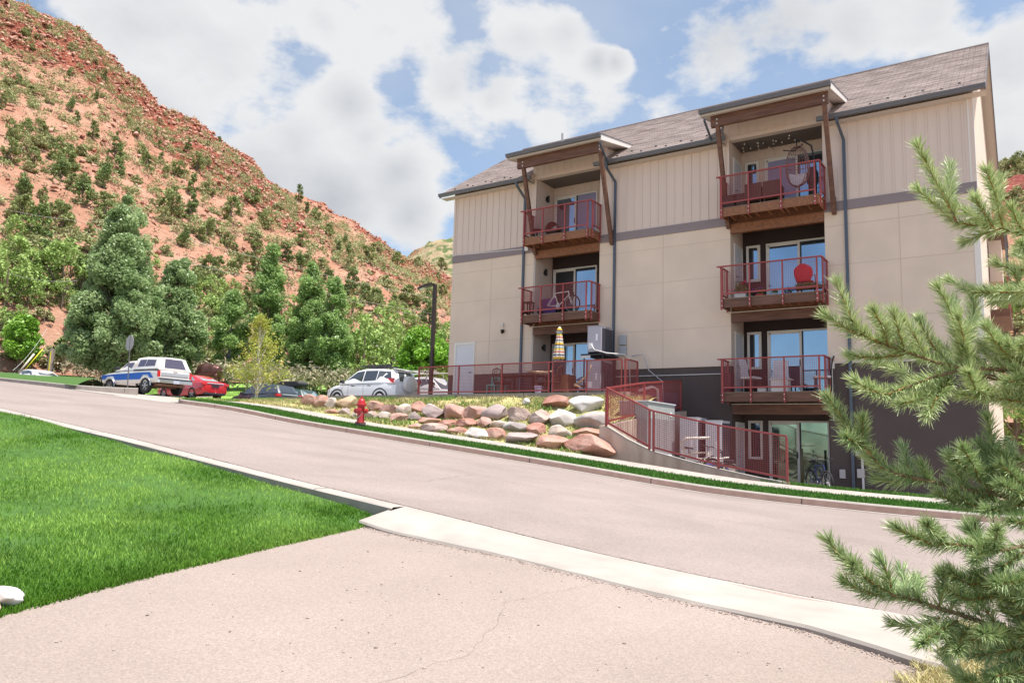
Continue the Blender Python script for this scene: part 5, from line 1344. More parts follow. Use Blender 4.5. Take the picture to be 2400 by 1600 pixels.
tag(MB().tube([(-11.0, 23.6, 3.5), (-10.55, 23.9, 3.68), (-10.40, 24.0, 3.6), (-10.38, 24.0, 2.4)], .05, 8).build('pipe', m_trimw, smooth='all'), 'white insulated pipe bending down beside the patio side wall', 'pipe')
# electrical cabinet
m_cab = mat('pale green grey cabinet', (.40, .43, .42), .5, var=.08, vscale=2)
t = thing('electrical_cabinet', (-9.3, 21.3, 1.2), 'large pale grey green electrical cabinet with ribbed sides behind the red fence', 'cabinet')
cx0, cy0 = onY(1452, 940, 20.6).x, 20.6; cx1 = onY(1519, 941, 20.6).x
b = MB(); b.box(cx0, cx1, 20.6, 22.6, 1.1, 2.96); b.build('body', m_cab, t, bevel=.015)
b = MB()
for k in range(15):
    x = cx0 + .03 + (cx1 - cx0 - .06) * k / 14; b.box(x - .012, x + .012, 20.585, 20.6, 1.2, 2.5)
for k in range(26):
    y = 20.65 + 1.9 * k / 25; b.box(cx1, cx1 + .014, y - .012, y + .012, 1.2, 2.5)
b.build('ribs', mat('mauve grey ribs', (.40, .35, .37), .5), t)
b = MB(); b.box(cx0 - .03, cx1 + .03, 20.57, 22.63, 2.96, 3.0); b.build('lid', mat('cabinet lid', (.55, .6, .62), .4), t, bevel=.01)
b = MB(); b.box(cx1 + .004, cx1 + .012, 22.2, 22.34, 2.6, 2.74); b.box(cx1 + .004, cx1 + .012, 21.0, 21.1, 2.62, 2.72); b.build('sticker', m_label, t)
condenser(-8.98, -8.42, 22.4, 23.2, 1.25, 2.58, 'left pale air conditioner in the sunken court behind the ramp fence', m_acl)
condenser(-8.25, -7.75, 22.6, 23.4, 1.25, 2.50, 'right pale air conditioner in the sunken court behind the ramp fence', m_acl)
b = MB(); b.box(-9.1, -7.6, 22.3, 23.5, .5, 1.24); tag(b.build('equipment_pad', m_grey), 'concrete pad under the two air conditioners in the court', 'pad')

# ------------------------------------------------------------------ furniture
m_iron = mat('brown wrought iron', (.10, .05, .04), .5, metal=.3)
m_wick = mat('brown wicker', (.11, .06, .055), .7, var=.3, vscale=30, bump=.4, bscale=60)
m_teal = mat('teal paint', (.12, .50, .47), .5)
m_white = mat('white fabric', (.68, .64, .66), .8, var=.08, vscale=6)
def chair(name, loc, rz, label, mseat, mleg, kind='dining', group=None, cat='chair'):
    t = thing(name, loc, label, cat, group, rz)
    for sx in (-.2, .2):
        for sy in (-.2, .2): b = MB(); b.bar((sx, sy, 0), (sx * .95, sy * .95, .42), .035); b.build('leg', mleg, t, world=False)
    b = MB(); b.box(-.24, .24, -.24, .24, .42, .49); b.build('seat', mseat, t, world=False, bevel=.02)
    b = MB()
    if kind == 'dining':
        rows = [[(x, .22 + .10 * s_ * s_, .46 + .62 * s_) for x in frange(-.23, .23, 4)] for s_ in frange(0, 1, 6)]
        rows += [[(x, y + .045, z) for x, y, z in r_] for r_ in rows[::-1]]; rows.append(rows[0]); b.grid(rows)
    elif kind == 'iron':
        for k in range(7): x = -.22 + .44 * k / 6; b.tube([(x, .22, .46), (x * 1.05, .27, .7), (x, .33, .93 + .06 * math.cos(x * 6))], .011, 5)
        for z, y in ((.60, .25), (.75, .285)): b.tube([(-.23, y, z), (.23, y, z)], .010, 5)
        b.tube([(-.25, .22, .46), (-.27, .28, .75), (-.2, .33, .95), (0, .35, 1.02), (.2, .33, .95), (.27, .28, .75), (.25, .22, .46)], .018, 6)
    b.build('backrest', mseat, t, world=False, smooth=True)
    if kind == 'iron':
        for sx in (-.26, .26): b = MB(); b.tube([(sx, .24, .68), (sx, -.15, .66), (sx, -.22, .6), (sx, -.2, .44)], .014, 6); b.build('armrest', mleg, t, world=False)
    return t
pz = lambda px, y: onY(px, 890, y).x
chair('patio_chair', (pz(1180, 23.2), 23.15, ZP), rad(75), 'brown wrought iron chair left of the patio dining table', m_iron, m_iron, 'iron', 'wrought iron patio chairs')
chair('patio_chair', (pz(1262, 23.9), 24.0, ZP), rad(0), 'brown wrought iron chair behind the patio dining table', m_iron, m_iron, 'iron', 'wrought iron patio chairs')
chair('patio_chair', (pz(1300, 23.5), 23.3, ZP), rad(-80), 'brown wrought iron chair right of the patio dining table', m_iron, m_iron, 'iron', 'wrought iron patio chairs')
t = thing('patio_table', (pz(1232, 23.4), 23.4, ZP), 'brown patio dining table between the iron chairs', 'table')
tx = pz(1232, 23.4)
b = MB(); b.box(tx - .85, tx + .75, 23.0, 23.85, ZP + .70, ZP + .735); b.build('tabletop', m_iron, t, bevel=.01)
for sx in (-.75, .65):
    for sy in (23.06, 23.78): b = MB(); b.bar((tx + sx, sy, ZP), (tx + sx, sy, ZP + .70), .05); b.build('leg', m_iron, t)
for px, y, w_, h_, lb in ((1156, 23.0, .34, .62, 'teal chair at the left end of the patio, nearest the fence'), (1181, 23.3, .34, .46, 'low teal side table beside the teal chair')):
    x = pz(px, y); t = thing('teal_chair' if w_ and h_ > .5 else 'teal_table', (x, y, ZP), lb, 'chair' if h_ > .5 else 'table')
    for sx in (-.17, .17):
        for sy in (-.15, .15): b = MB(); b.bar((x + sx, y + sy, ZP), (x + sx, y + sy, ZP + .34), .035); b.build('leg', m_teal, t)
    b = MB(); b.box(x - .19, x + .19, y - .17, y + .17, ZP + .34, ZP + .375); b.build('seat' if h_ > .5 else 'tabletop', m_teal, t, bevel=.006)
    if h_ > .5:
        b = MB()
        for k in range(5): xx = x - .17 + .34 * k / 4; b.box(xx - .025, xx + .025, y + .15, y + .175, ZP + .375, ZP + h_)
        b.box(x - .2, x + .2, y + .145, y + .185, ZP + h_, ZP + h_ + .05); b.build('backrest', m_teal, t)
x = pz(1258, 22.85); b = MB(); b.lathe((x, 22.95, ZP), [(.10, 0), (.14, .28), (.15, .285), (.14, .29), (.10, .03)], 14); tag(b.build('bucket', mat('lavender plastic', (.45, .42, .62), .5), smooth=True), 'lavender plastic bucket on the patio floor behind the fence', 'bucket')
x0_ = pz(1232, 22.95)
b = MB(); b.tube([(x0_, 23.0, ZP + .84), (x0_ + .4, 23.0, ZP + .80), (x0_ + .8, 23.05, ZP + .77), (x0_ + 1.05, 23.05, ZP + .82)], [.02, .05, .045, .02], 6); tag(b.build('driftwood', mat('bleached wood', (.55, .38, .24), .8, var=.3), smooth='all'), 'pale driftwood branch lying on the patio table', 'branch')
x0_ = pz(1345, 22.9)
b = MB(); b.tube([(x0_, 22.95, ZP + .30), (x0_ + .25, 22.98, ZP + .42), (x0_ + .55, 23.0, ZP + .75), (x0_ + .62, 23.0, ZP + 1.0)], [.03, .03, .02, .012], 6); b.tube([(x0_, 22.95, ZP + .3), (x0_ + .25, 22.95, ZP + .22)], [.05, .02], 6); tag(b.build('driftwood', mat('bleached wood', (.55, .38, .24)), smooth='all'), 'bent bleached branch leaning by the air conditioner stack', 'branch')
x = pz(1335, 23.9)
b = MB(); b.box(x - .5, x + .1, 23.6, 24.2, ZP, ZP + .75); tag(b.build('planter_box', mat('orange brown planks', (.36, .17, .09), .8, var=.3, vscale=6, stretch=(4, 4, .5)), bevel=.02), 'orange brown wooden planter box behind the patio fence', 'box')
# folded umbrella
ux, uy = onY(1311, 800, 23.45).x, 23.45
m_um = bpy.data.materials.new('striped canvas'); m_um.use_nodes = True; nt2 = m_um.node_tree; n2 = nt2.nodes; p2 = n2['Principled BSDF']; p2.inputs['Roughness'].default_value = .8
tcn = n2.new('ShaderNodeTexCoord'); sp = n2.new('ShaderNodeSeparateXYZ'); nt2.links.new(tcn.outputs['Object'], sp.inputs[0])
ml = n2.new('ShaderNodeMath'); ml.operation = 'MULTIPLY_ADD'; ml.inputs[1].default_value = 1.9; ml.inputs[2].default_value = .1; nt2.links.new(sp.outputs[2], ml.inputs[0])
fr = n2.new('ShaderNodeMath'); fr.operation = 'FRACT'; nt2.links.new(ml.outputs[0], fr.inputs[0])
cr_ = n2.new('ShaderNodeValToRGB'); cr_.color_ramp.interpolation = 'CONSTANT'; els = cr_.color_ramp.elements
stripes = [(0, (.75, .47, .05)), (.14, (.72, .68, .6)), (.24, (.03, .04, .12)), (.32, (.72, .68, .6)), (.44, (.60, .16, .10)), (.54, (.72, .68, .6)), (.62, (.75, .47, .05)), (.74, (.25, .42, .48)), (.84, (.72, .68, .6)), (.92, (.03, .04, .12))]
els[0].color = (*stripes[0][1], 1); els[1].position = stripes[1][0]; els[1].color = (*stripes[1][1], 1)
for p_, c_ in stripes[2:]: e = els.new(p_); e.color = (*c_, 1)
nt2.links.new(fr.outputs[0], cr_.inputs[0]); nt2.links.new(cr_.outputs[0], p2.inputs['Base Color'])
t = thing('patio_umbrella', (ux, uy, ZP), 'folded striped yellow white and navy patio umbrella', 'umbrella')
b = MB(); b.tube([(ux, uy, ZP), (ux, uy, ZP + 2.45)], .022, 8); b.build('pole', m_iron, t)
b = MB(); b.lathe((ux, uy, ZP), [(.25, 0), (.25, .06), (.05, .1), (.04, .2)], 16); b.build('base', m_dark, t)
rows = []
for z, r_, f_ in [(1.22, .17, .35), (1.26, .21, .35), (1.4, .225, .3), (1.7, .18, .28), (2.0, .13, .25), (2.2, .10, .2), (2.26, .10, .2), (2.27, .14, .3), (2.36, .09, .2), (2.47, .02, 0)]:
    rows.append([(ux + math.cos(a) * r_ * (1 - f_ * abs(math.sin(a * 4))), uy + math.sin(a) * r_ * (1 - f_ * abs(math.sin(a * 4))), ZP + z) for a in frange(0, 2 * math.pi, 48)])
b = MB(); b.grid(rows); b.build('canopy', m_um, t, smooth='all')

# bicycles
m_tyre = mat('bicycle tyre', (.025, .025, .028), .8); m_rim = mat('alloy', (.45, .45, .48), .35, metal=.8)
def ring(b, c, r_, th, n=28, axis='y'):
    b.tube([(c[0] + r_ * math.cos(a), c[1], c[2] + r_ * math.sin(a)) for a in frange(0, 2 * math.pi, n)], th, 6, cap=False)
def bicycle(loc, rz, label, col, wheels=(1, 1), lean=0, saddle=True, white=False):
    t = thing('bicycle', loc, label, 'bicycle', None, rz); t.rotation_euler = (lean, 0, rz)
    mf = mat('bike paint ' + str(col), col, .3, coat=.5)
    b = MB(); BB = (-.05, 0, .30); ST = (-.22, 0, .78); HT1 = (.36, 0, .82); HT0 = (.39, 0, .68); RA = (-.50, 0, .34)
    b.tube([BB, ST], .018, 8); b.tube([ST, HT1], .018, 8); b.tube([BB, HT0], .024, 8); b.tube([HT0, HT1], .022, 8)
    for y in (-.05, .05): b.tube([(BB[0], y * .6, BB[2]), (RA[0], y, RA[2])], .011, 6); b.tube([(ST[0], y * .5, ST[2] - .05), (RA[0], y, RA[2])], .010, 6)
    b.build('frame', mf, t, world=False, smooth=True)
    b = MB()
    for y in (-.055, .055): b.tube([(.40, y, .66), (.46, y, .50), (.52, y, .34)], .014, 6)
    b.tube([(.40, -.06, .66), (.40, .06, .66)], .018, 6); b.build('fork', m_dark if not white else mf, t, world=False, smooth=True)
    b = MB(); b.tube([(.35, 0, .84), (.34, 0, .96)], .014, 6); b.tube([(.30, -.31, .99), (.33, -.18, .99), (.36, 0, .96), (.33, .18, .99), (.30, .31, .99)], .012, 6); b.tube([(.30, -.31, .99), (.32, -.21, .99)], .019, 8); b.tube([(.30, .31, .99), (.32, .21, .99)], .019, 8)
    for y in (-.18, .18): b.tube([(.34, y, .98), (.40, y * 1.3, .95)], .008, 5)
    b.build('handlebar', m_dark, t, world=False, smooth=True)
    if saddle:
        b = MB(); b.tube([(-.24, 0, .78), (-.27, 0, .90)], .013, 6); rows = []
        for x, w_, h_ in ((-.42, .075, .93), (-.34, .085, .945), (-.24, .05, .935), (-.15, .022, .93), (-.12, .01, .92)): rows.append([(x, -w_, h_ - .035), (x, -w_ * .8, h_), (x, 0, h_ + .01), (x, w_ * .8, h_), (x, w_, h_ - .035), (x, 0, h_ - .04), (x, -w_, h_ - .035)])
        b.grid(rows); b.build('saddle', m_dark, t, world=False, smooth=True)
    b = MB(); b.lathe((-.05, -.06, .30), [(.09, 0), (.09, .006), (.02, .01)], 18, axis=(0, 1, 0)); b.tube([(-.05, -.07, .30), (.02, -.08, .15)], .01, 6); b.tube([(-.05, .07, .30), (-.12, .08, .45)], .01, 6)
    b.box(-.02, .07, -.17, -.09, .14, .16); b.box(-.17, -.08, .09, .17, .44, .46); b.build('crankset', m_rim, t, world=False)
    for k, cx in enumerate((-.50, .52)):
        if not wheels[k]: continue
        w = MB(); ring(w, (cx, 0, .34), .315, .026); wh = w.build('wheel', m_tyre, t, world=False, smooth='all')
        w = MB(); ring(w, (cx, 0, .34), .285, .010); w.lathe((cx, -.05, .34), [(.02, 0), (.025, .02), (.025, .08), (.02, .1)], 10, axis=(0, 1, 0))
        for a in frange(0, 2 * math.pi, 20)[:-1]: w.bar((cx, .03 * (1 if int(a * 10) % 2 else -1), .34), (cx + .285 * math.cos(a), 0, .34 + .285 * math.sin(a)), .003)
        w.build('rim', m_rim, wh, world=False, fix=False)
    return t
q = onY(1925, 1148, 24.0); bicycle((onY(1922, 1148, 23.6).x, 23.6, .47), rad(-52), 'dark blue mountain bike leaning by the ground floor sliding door', (.03, .04, .14), lean=.06)
bicycle((onY(1655, 1080, 20.4).x, 20.6, .62), rad(20), 'silver bicycle in the pile behind the ramp fence', (.55, .52, .5), lean=.12)
bicycle((onY(1688, 1085, 19.6).x, 19.7, .45), rad(172), 'blue and white bicycle leaning right of the pile behind the ramp fence', (.10, .10, .40), lean=-.15)
bicycle((onY(1632, 1070, 20.0).x, 19.9, .75), rad(-15), 'pale cream bicycle nearest the fence in the court pile', (.62, .55, .45), lean=-.1)
b = MB(); x = onY(1600, 1030, 19.9).x
b.tube([(x + .75, 19.9, 1.95), (x + .1, 19.9, 1.92), (x - .05, 19.9, 1.8), (x + .1, 19.9, 1.45), (x + .15, 19.9, .9)], .035, 8); b.tube([(x + .1, 19.9, 1.45), (x + .6, 20.1, 1.35), (x + 1.2, 20.1, 1.45)], .02, 6)
tag(b.build('exercise_frame', mat('cream tube', (.66, .60, .52), .4), smooth='all'), 'bent cream tubular frame standing in the court behind the ramp fence', 'frame')
b = MB(); x = onY(1555, 1052, 19.5).x
b.tube([(x - .2, 19.4, .7), (x - .2, 19.4, 1.50), (x + .25, 19.4, 1.46), (x + .25, 19.4, .7)], .025, 6); tag(b.build('stool_frame', m_acl, smooth='all'), 'white tubular frame beside the cabinet foot behind the fence', 'frame')
q = onY(1882, 1120, 24.3); b = MB(); b.tube([(q.x, 24.2, .47), (q.x, 24.2, 1.75)], [.05, .04], 8); tag(b.build('post_lamp', mat('dark olive metal', (.08, .065, .03), .5), smooth='all'), 'slim dark patio post standing left in front of the ground floor door', 'post')

# balcony things
y0b = YF - .45
# top right: egg chair on stand
x, z = onY(1868, 430, y0b).x, FL[3]
t = thing('egg_chair', (x, y0b, z), 'hanging wicker egg chair with pale cushion on the top right balcony', 'chair')
rows = []
for i in range(13):
    a = math.pi * i / 12; hz = z + .50 + .65 * (1 - math.cos(a)); rr_ = .36 * math.sin(a) ** .8 * (1.1 - .25 * i / 12) + .01
    rows.append([(x + rr_ * math.sin(b_), y0b + .12 + rr_ * .95 * math.cos(b_) , hz) for b_ in frange(rad(-125), rad(125), 18)])
m_open = mat('open wicker weave', (.22, .13, .12), .7)
b = MB()
for r_ in rows[1:-1]: b.tube(r_, .010, 4)
for j_ in range(0, 19, 1): b.tube([r_[j_] for r_ in rows], .010, 4)
b.build('basket', m_open, t, fix=False)
b = MB(); rows2 = [[(px_ * .9 + x * .1, py_ * .9 + (y0b + .12) * .1, pz_) for px_, py_, pz_ in r_[4:15]] for r_ in rows[1:6]]; b.grid(rows2); b.build('cushion', m_white, t, smooth='all')
b = MB(); b.tube([(x + .42, y0b + .5, z + .02), (x + .46, y0b + .5, z + 1.2), (x + .36, y0b + .42, z + 1.85), (x + .12, y0b + .25, z + 2.02), (x - .04, y0b + .12, z + 2.0)], .028, 8); b.tube([(x - .35, y0b + .45, z + .02), (x + .5, y0b + .5, z + .02), (x + .4, y0b - .25, z + .02)], .028, 8)
b.tube([(x - .45, y0b + .2, z + 1.78), (x - .1, y0b + .12, z + 1.66), (x + .18, y0b + .12, z + 1.84)], .02, 6); b.tube([(x - .02, y0b + .12, z + 2.0), (x - .02, y0b + .12, z + 1.8)], .02, 6); b.build('stand', m_dark, t, smooth='all')
for px, lb in ((1770, 'wicker armchair in the middle of the top right balcony'), (1812, 'wicker armchair beside the egg chair on the top right balcony')):
    x = onY(px, 440, y0b).x; t = thing('wicker_chair', (x, y0b, z), lb, 'chair', 'wicker chairs on the top right balcony')
    b = MB(); b.box(x - .27, x + .27, y0b - .2, y0b + .32, z + .12, z + .38); b.build('seat', m_wick, t, bevel=.03)
    b = MB(); b.box(x - .27, x + .27, y0b - .26, y0b - .2, z + .14, z + .70); b.build('backrest', m_wick, t, bevel=.02)
    for sx in (-.24, .24): b = MB(); b.box(x + sx - .03, x + sx + .03, y0b - .18, y0b + .3, z + .38, z + .58); b.build('armrest', m_wick, t, bevel=.02)
    for sx in (-.22, .22):
        for sy in (-.2, .28): b = MB(); b.box(x + sx - .02, x + sx + .02, y0b + sy - .02, y0b + sy + .02, z, z + .14); b.build('leg', m_wick, t)
for px, w_, lb in ((1712, .26, 'low wicker side table at the left end of the top right balcony'), (1741, .26, 'second low wicker side table on the top right balcony')):
    x = onY(px, 460, y0b).x; t = thing('wicker_table', (x, y0b, z), lb, 'table', 'wicker tables on the top right balcony')
    b = MB(); b.box(x - w_, x + w_, y0b - .2, y0b + .25, z + .40, z + .44); b.build('tabletop', m_wick, t, bevel=.01)
    b = MB(); b.box(x - w_ + .03, x + w_ - .03, y0b - .17, y0b + .22, z, z + .40); b.build('body', m_wick, t)
x = onY(1902, 420, y0b + .2).x
b = MB(); b.lathe((x, y0b + .35, z), [(.13, 0), (.13, .55), (.17, .6), (.18, .9), (.1, 1.1), (.02, 1.12)], 14); tag(b.build('grill', m_dark, smooth=True), 'black kettle grill in the right corner of the top right balcony', 'grill')
# middle right: red chair, flower boxes
z = FL[2]; x = onY(1884, 660, y0b).x
t = thing('red_chair', (x, y0b, z), 'bright red scalloped shell chair on the middle right balcony', 'chair')
mr = mat('bright red metal', (.62, .008, .04), .35, coat=.3); b = MB(); rows = []
for i in range(9):
    s_ = i / 8; w_ = .20 + .09 * math.sin(min(1, s_ * 1.15) * math.pi) * (1 if s_ > .3 else .6); w_ = [.20, .215, .24, .265, .28, .28, .265, .22, .12][i]
    rows.append([(x + w_ * q_, y0b + .02 - .10 * (1 - q_ * q_) * .5 - .14 * s_, z + .42 + .50 * s_ - .03 * q_ * q_) for q_ in frange(-1, 1, 10)])
rows += [[(a_, b_ + .02, c_) for a_, b_, c_ in r_] for r_ in rows[::-1]]; b.grid(rows); b.build('backrest', mr, t, smooth='all')
b = MB(); b.lathe((x, y0b + .18, z + .38), [(.02, 0), (.25, .01), (.26, .03), (.24, .045), (.02, .03)], 20); b.build('seat', mr, t, smooth=True)
for sx in (-1, 1): b = MB(); b.tube([(x + .24 * sx, y0b - .06, z + .55), (x + .30 * sx, y0b + .12, z + .60), (x + .27 * sx, y0b + .33, z + .42), (x + .24 * sx, y0b + .36, z)], .014, 6); b.build('armrest', mr, t)
b = MB(); b.tube([(x - .2, y0b + .0, z), (x - .2, y0b + .1, z + .38), (x + .2, y0b + .1, z + .38), (x + .2, y0b, z)], .013, 6); b.build('leg', mr, t)
def leafpot(x, y, z, w_, d_, h_, mp, lb, fl=None, n=260, name='flower_pot', cat='plant', hh=.3):
    t = thing(name, (x, y, z), lb, cat)
    b = MB(); b.box(x - w_, x + w_, y - d_, y + d_, z, z + h_); b.build('pot', mp, t, bevel=.02)
    P = np.array([x, y, z + h_]) + np.clip(RNG.normal(size=(n, 3)), -1.6, 1.6) * np.array([w_ * .6, d_ * .6, hh * .33]) + np.array([0, 0, hh * .42]); V, F_ = leaf_cards(P, .045, 1.4)
    fastmesh('leaves', V, F_, mat('pot plant leaves', (.08, .17, .04), .7, tint=(.2, .28, .07), trans=.2), t, tint=RNG.random(n))
    if fl:
        m_ = 60; P = np.repeat(np.array([x, y, z + h_]) + RNG.normal(size=(7, 3)) * np.array([w_ * .8, d_ * .8, hh * .2]) + np.array([0, -.03, hh * .8]), 12, 0); P += RNG.normal(size=P.shape) * .022
        V, F_ = leaf_cards(P, .045, 1.1); fastmesh('flowers', V, F_, mat('petals ' + str(fl), fl, .6), t)
    return t
m_pw = mat('white plastic', (.7, .7, .72), .4)
leafpot(onY(1737, 690, y0b).x, y0b, z, .19, .12, .16, m_pw, 'pink flowers in a white box on the middle right balcony', (.85, .03, .25), 420, hh=.42)
leafpot(onY(1757, 690, y0b).x, y0b + .02, z, .07, .08, .10, mat('green plastic', (.01, .30, .20), .4), 'green plastic pot beside the pink flowers', None, 60, hh=.2)
leafpot(onY(1782, 688, y0b).x, y0b, z, .12, .1, .12, mat('red clay', (.45, .09, .05), .6), 'purple flowers in a red pot on the middle right balcony', (.20, .03, .38), 160, hh=.2)
leafpot(onY(1815, 688, y0b).x, y0b, z, .09, .09, .10, mat('blue white glaze', (.35, .45, .6), .3), 'small blue and white pot on the middle right balcony', (.8, .75, .7), 60, hh=.12)
leafpot(onY(1848, 688, y0b).x, y0b, z, .10, .09, .08, mat('purple glaze', (.12, .03, .25), .3), 'small purple pot near the middle of the middle right balcony', (.25, .04, .4), 60, hh=.12)
leafpot(onY(1898, 676, y0b - .15).x, y0b - .15, z + .10, .42, .11, .10, m_wood, 'long wooden planter of green herbs under the red chair', None, 300, 'planter', hh=.12)
# lower right: white dining set
z = FL[1]
chair('dining_chair', (onY(1760, 880, y0b).x, y0b, z), rad(75), 'white upholstered dining chair at the left of the lowest right balcony', m_white, m_iron, 'dining', 'white balcony dining chairs')
chair('dining_chair', (onY(1925, 880, y0b + .2).x, y0b + .25, z), rad(-75), 'white upholstered dining chair at the right end of the lowest right balcony', m_white, m_iron, 'dining', 'white balcony dining chairs')
chair('dining_chair', (onY(1822, 880, y0b + .3).x, y0b + .5, z), rad(5), 'white dining chair facing out behind the small table of the lowest right balcony', m_white, m_iron, 'dining', 'white balcony dining chairs')
t = thing('side_table', (onY(1832, 890, y0b - .1).x, y0b - .1, z), 'small white cloth covered table on the lowest right balcony', 'table'); x = onY(1832, 890, y0b - .1).x
b = MB(); b.box(x - .34, x + .30, y0b - .3, y0b + .15, z + .36, z + .40); b.build('tabletop', m_white, t, bevel=.01); b = MB(); b.box(x - .28, x + .22, y0b - .26, y0b + .1, z, z + .36); b.build('base', m_pw, t)
x = onY(1708, 885, y0b).x; b = MB(); b.box(x - .18, x + .12, y0b - .2, y0b + .2, z, z + .62); tag(b.build('storage_box', mat('maroon plastic', (.16, .03, .04), .5), bevel=.015), 'maroon storage box at the left end of the lowest right balcony', 'box')
x = onY(1790, 905, y0b).x; b = MB(); b.box(x - .13, x + .13, y0b - .25, y0b - .05, z, z + .12); tag(b.build('plastic_bin', m_acl, bevel=.015), 'low pale plastic bin on the lowest right balcony floor', 'bin')
# left balconies
z = FL[2]
bicycle((onY(1310, 715, y0b).x, y0b + .05, z + .02), rad(2), 'white bicycle without rear wheel propped on the left balcony', (.74, .70, .66), wheels=(0, 1), saddle=False, white=True)
x = onY(1262, 700, y0b + .6).x; b = MB(); b.box(x - .05, x + .55, YF + .5, YF + .55, z, z + .85); tag(b.build('board', mat('purple board', (.12, .05, .20), .6)), 'dark purple board leaning in the left balcony recess', 'board')
x = onY(1239, 700, y0b).x; t = thing('plant_stand', (x, y0b, z), 'brown wooden stand at the left end of the left middle balcony', 'stand')
for sx in (-.13, .13):
    for sy in (-.13, .13): b = MB(); b.box(x + sx - .02, x + sx + .02, y0b + sy - .02, y0b + sy + .02, z, z + .52); b.build('leg', m_iron, t)
b = MB(); b.box(x - .18, x + .18, y0b - .17, y0b + .17, z + .52, z + .56); b.build('tabletop', m_iron, t); b = MB(); b.box(x - .15, x + .15, y0b - .15, y0b + .15, z + .16, z + .19); b.build('shelf', m_iron, t)
x = onY(1266, 725, y0b).x; b = MB(); b.lathe((x, y0b, z), [(.04, 0), (.10, .05), (.12, .18), (.1, .28), (.02, .3)], 12); tag(b.build('pot', m_dark, smooth=True), 'small dark pot on the left middle balcony beside the board', 'pot')
z = FL[3]
x = onY(1295, 540, y0b).x; t = thing('lounge_chair', (x, y0b, z), 'dark rounded lounge chair on the top left balcony', 'chair'); rows = []
for i in range(7):
    a = math.pi * i / 6; rows.append([(x - .30 * math.cos(a), y0b - .1 + .10 * k, z + .22 + .34 * math.sin(a) - .02 * k) for k in range(4)])
b = MB(); b.grid(rows + [[(p_[0] * .93 + x * .07, p_[1], p_[2] - .04) for p_ in r_] for r_ in rows[::-1]]); b.build('backrest', m_wick, t, smooth='all')
b = MB(); b.box(x - .28, x + .28, y0b - .05, y0b + .4, z + .16, z + .24); b.build('seat', m_wick, t, bevel=.02); b = MB(); b.box(x - .24, x + .24, y0b, y0b + .35, z, z + .16); b.build('base', m_iron, t)
x = onY(1258, 545, y0b).x; b = MB(); b.lathe((x, y0b, z), [(.16, 0), (.04, .04), (.04, .30), (.20, .33), (.20, .36), (.02, .36)], 16); tag(b.build('round_table', m_iron, smooth=True), 'small dark round table on the top left balcony', 'table')
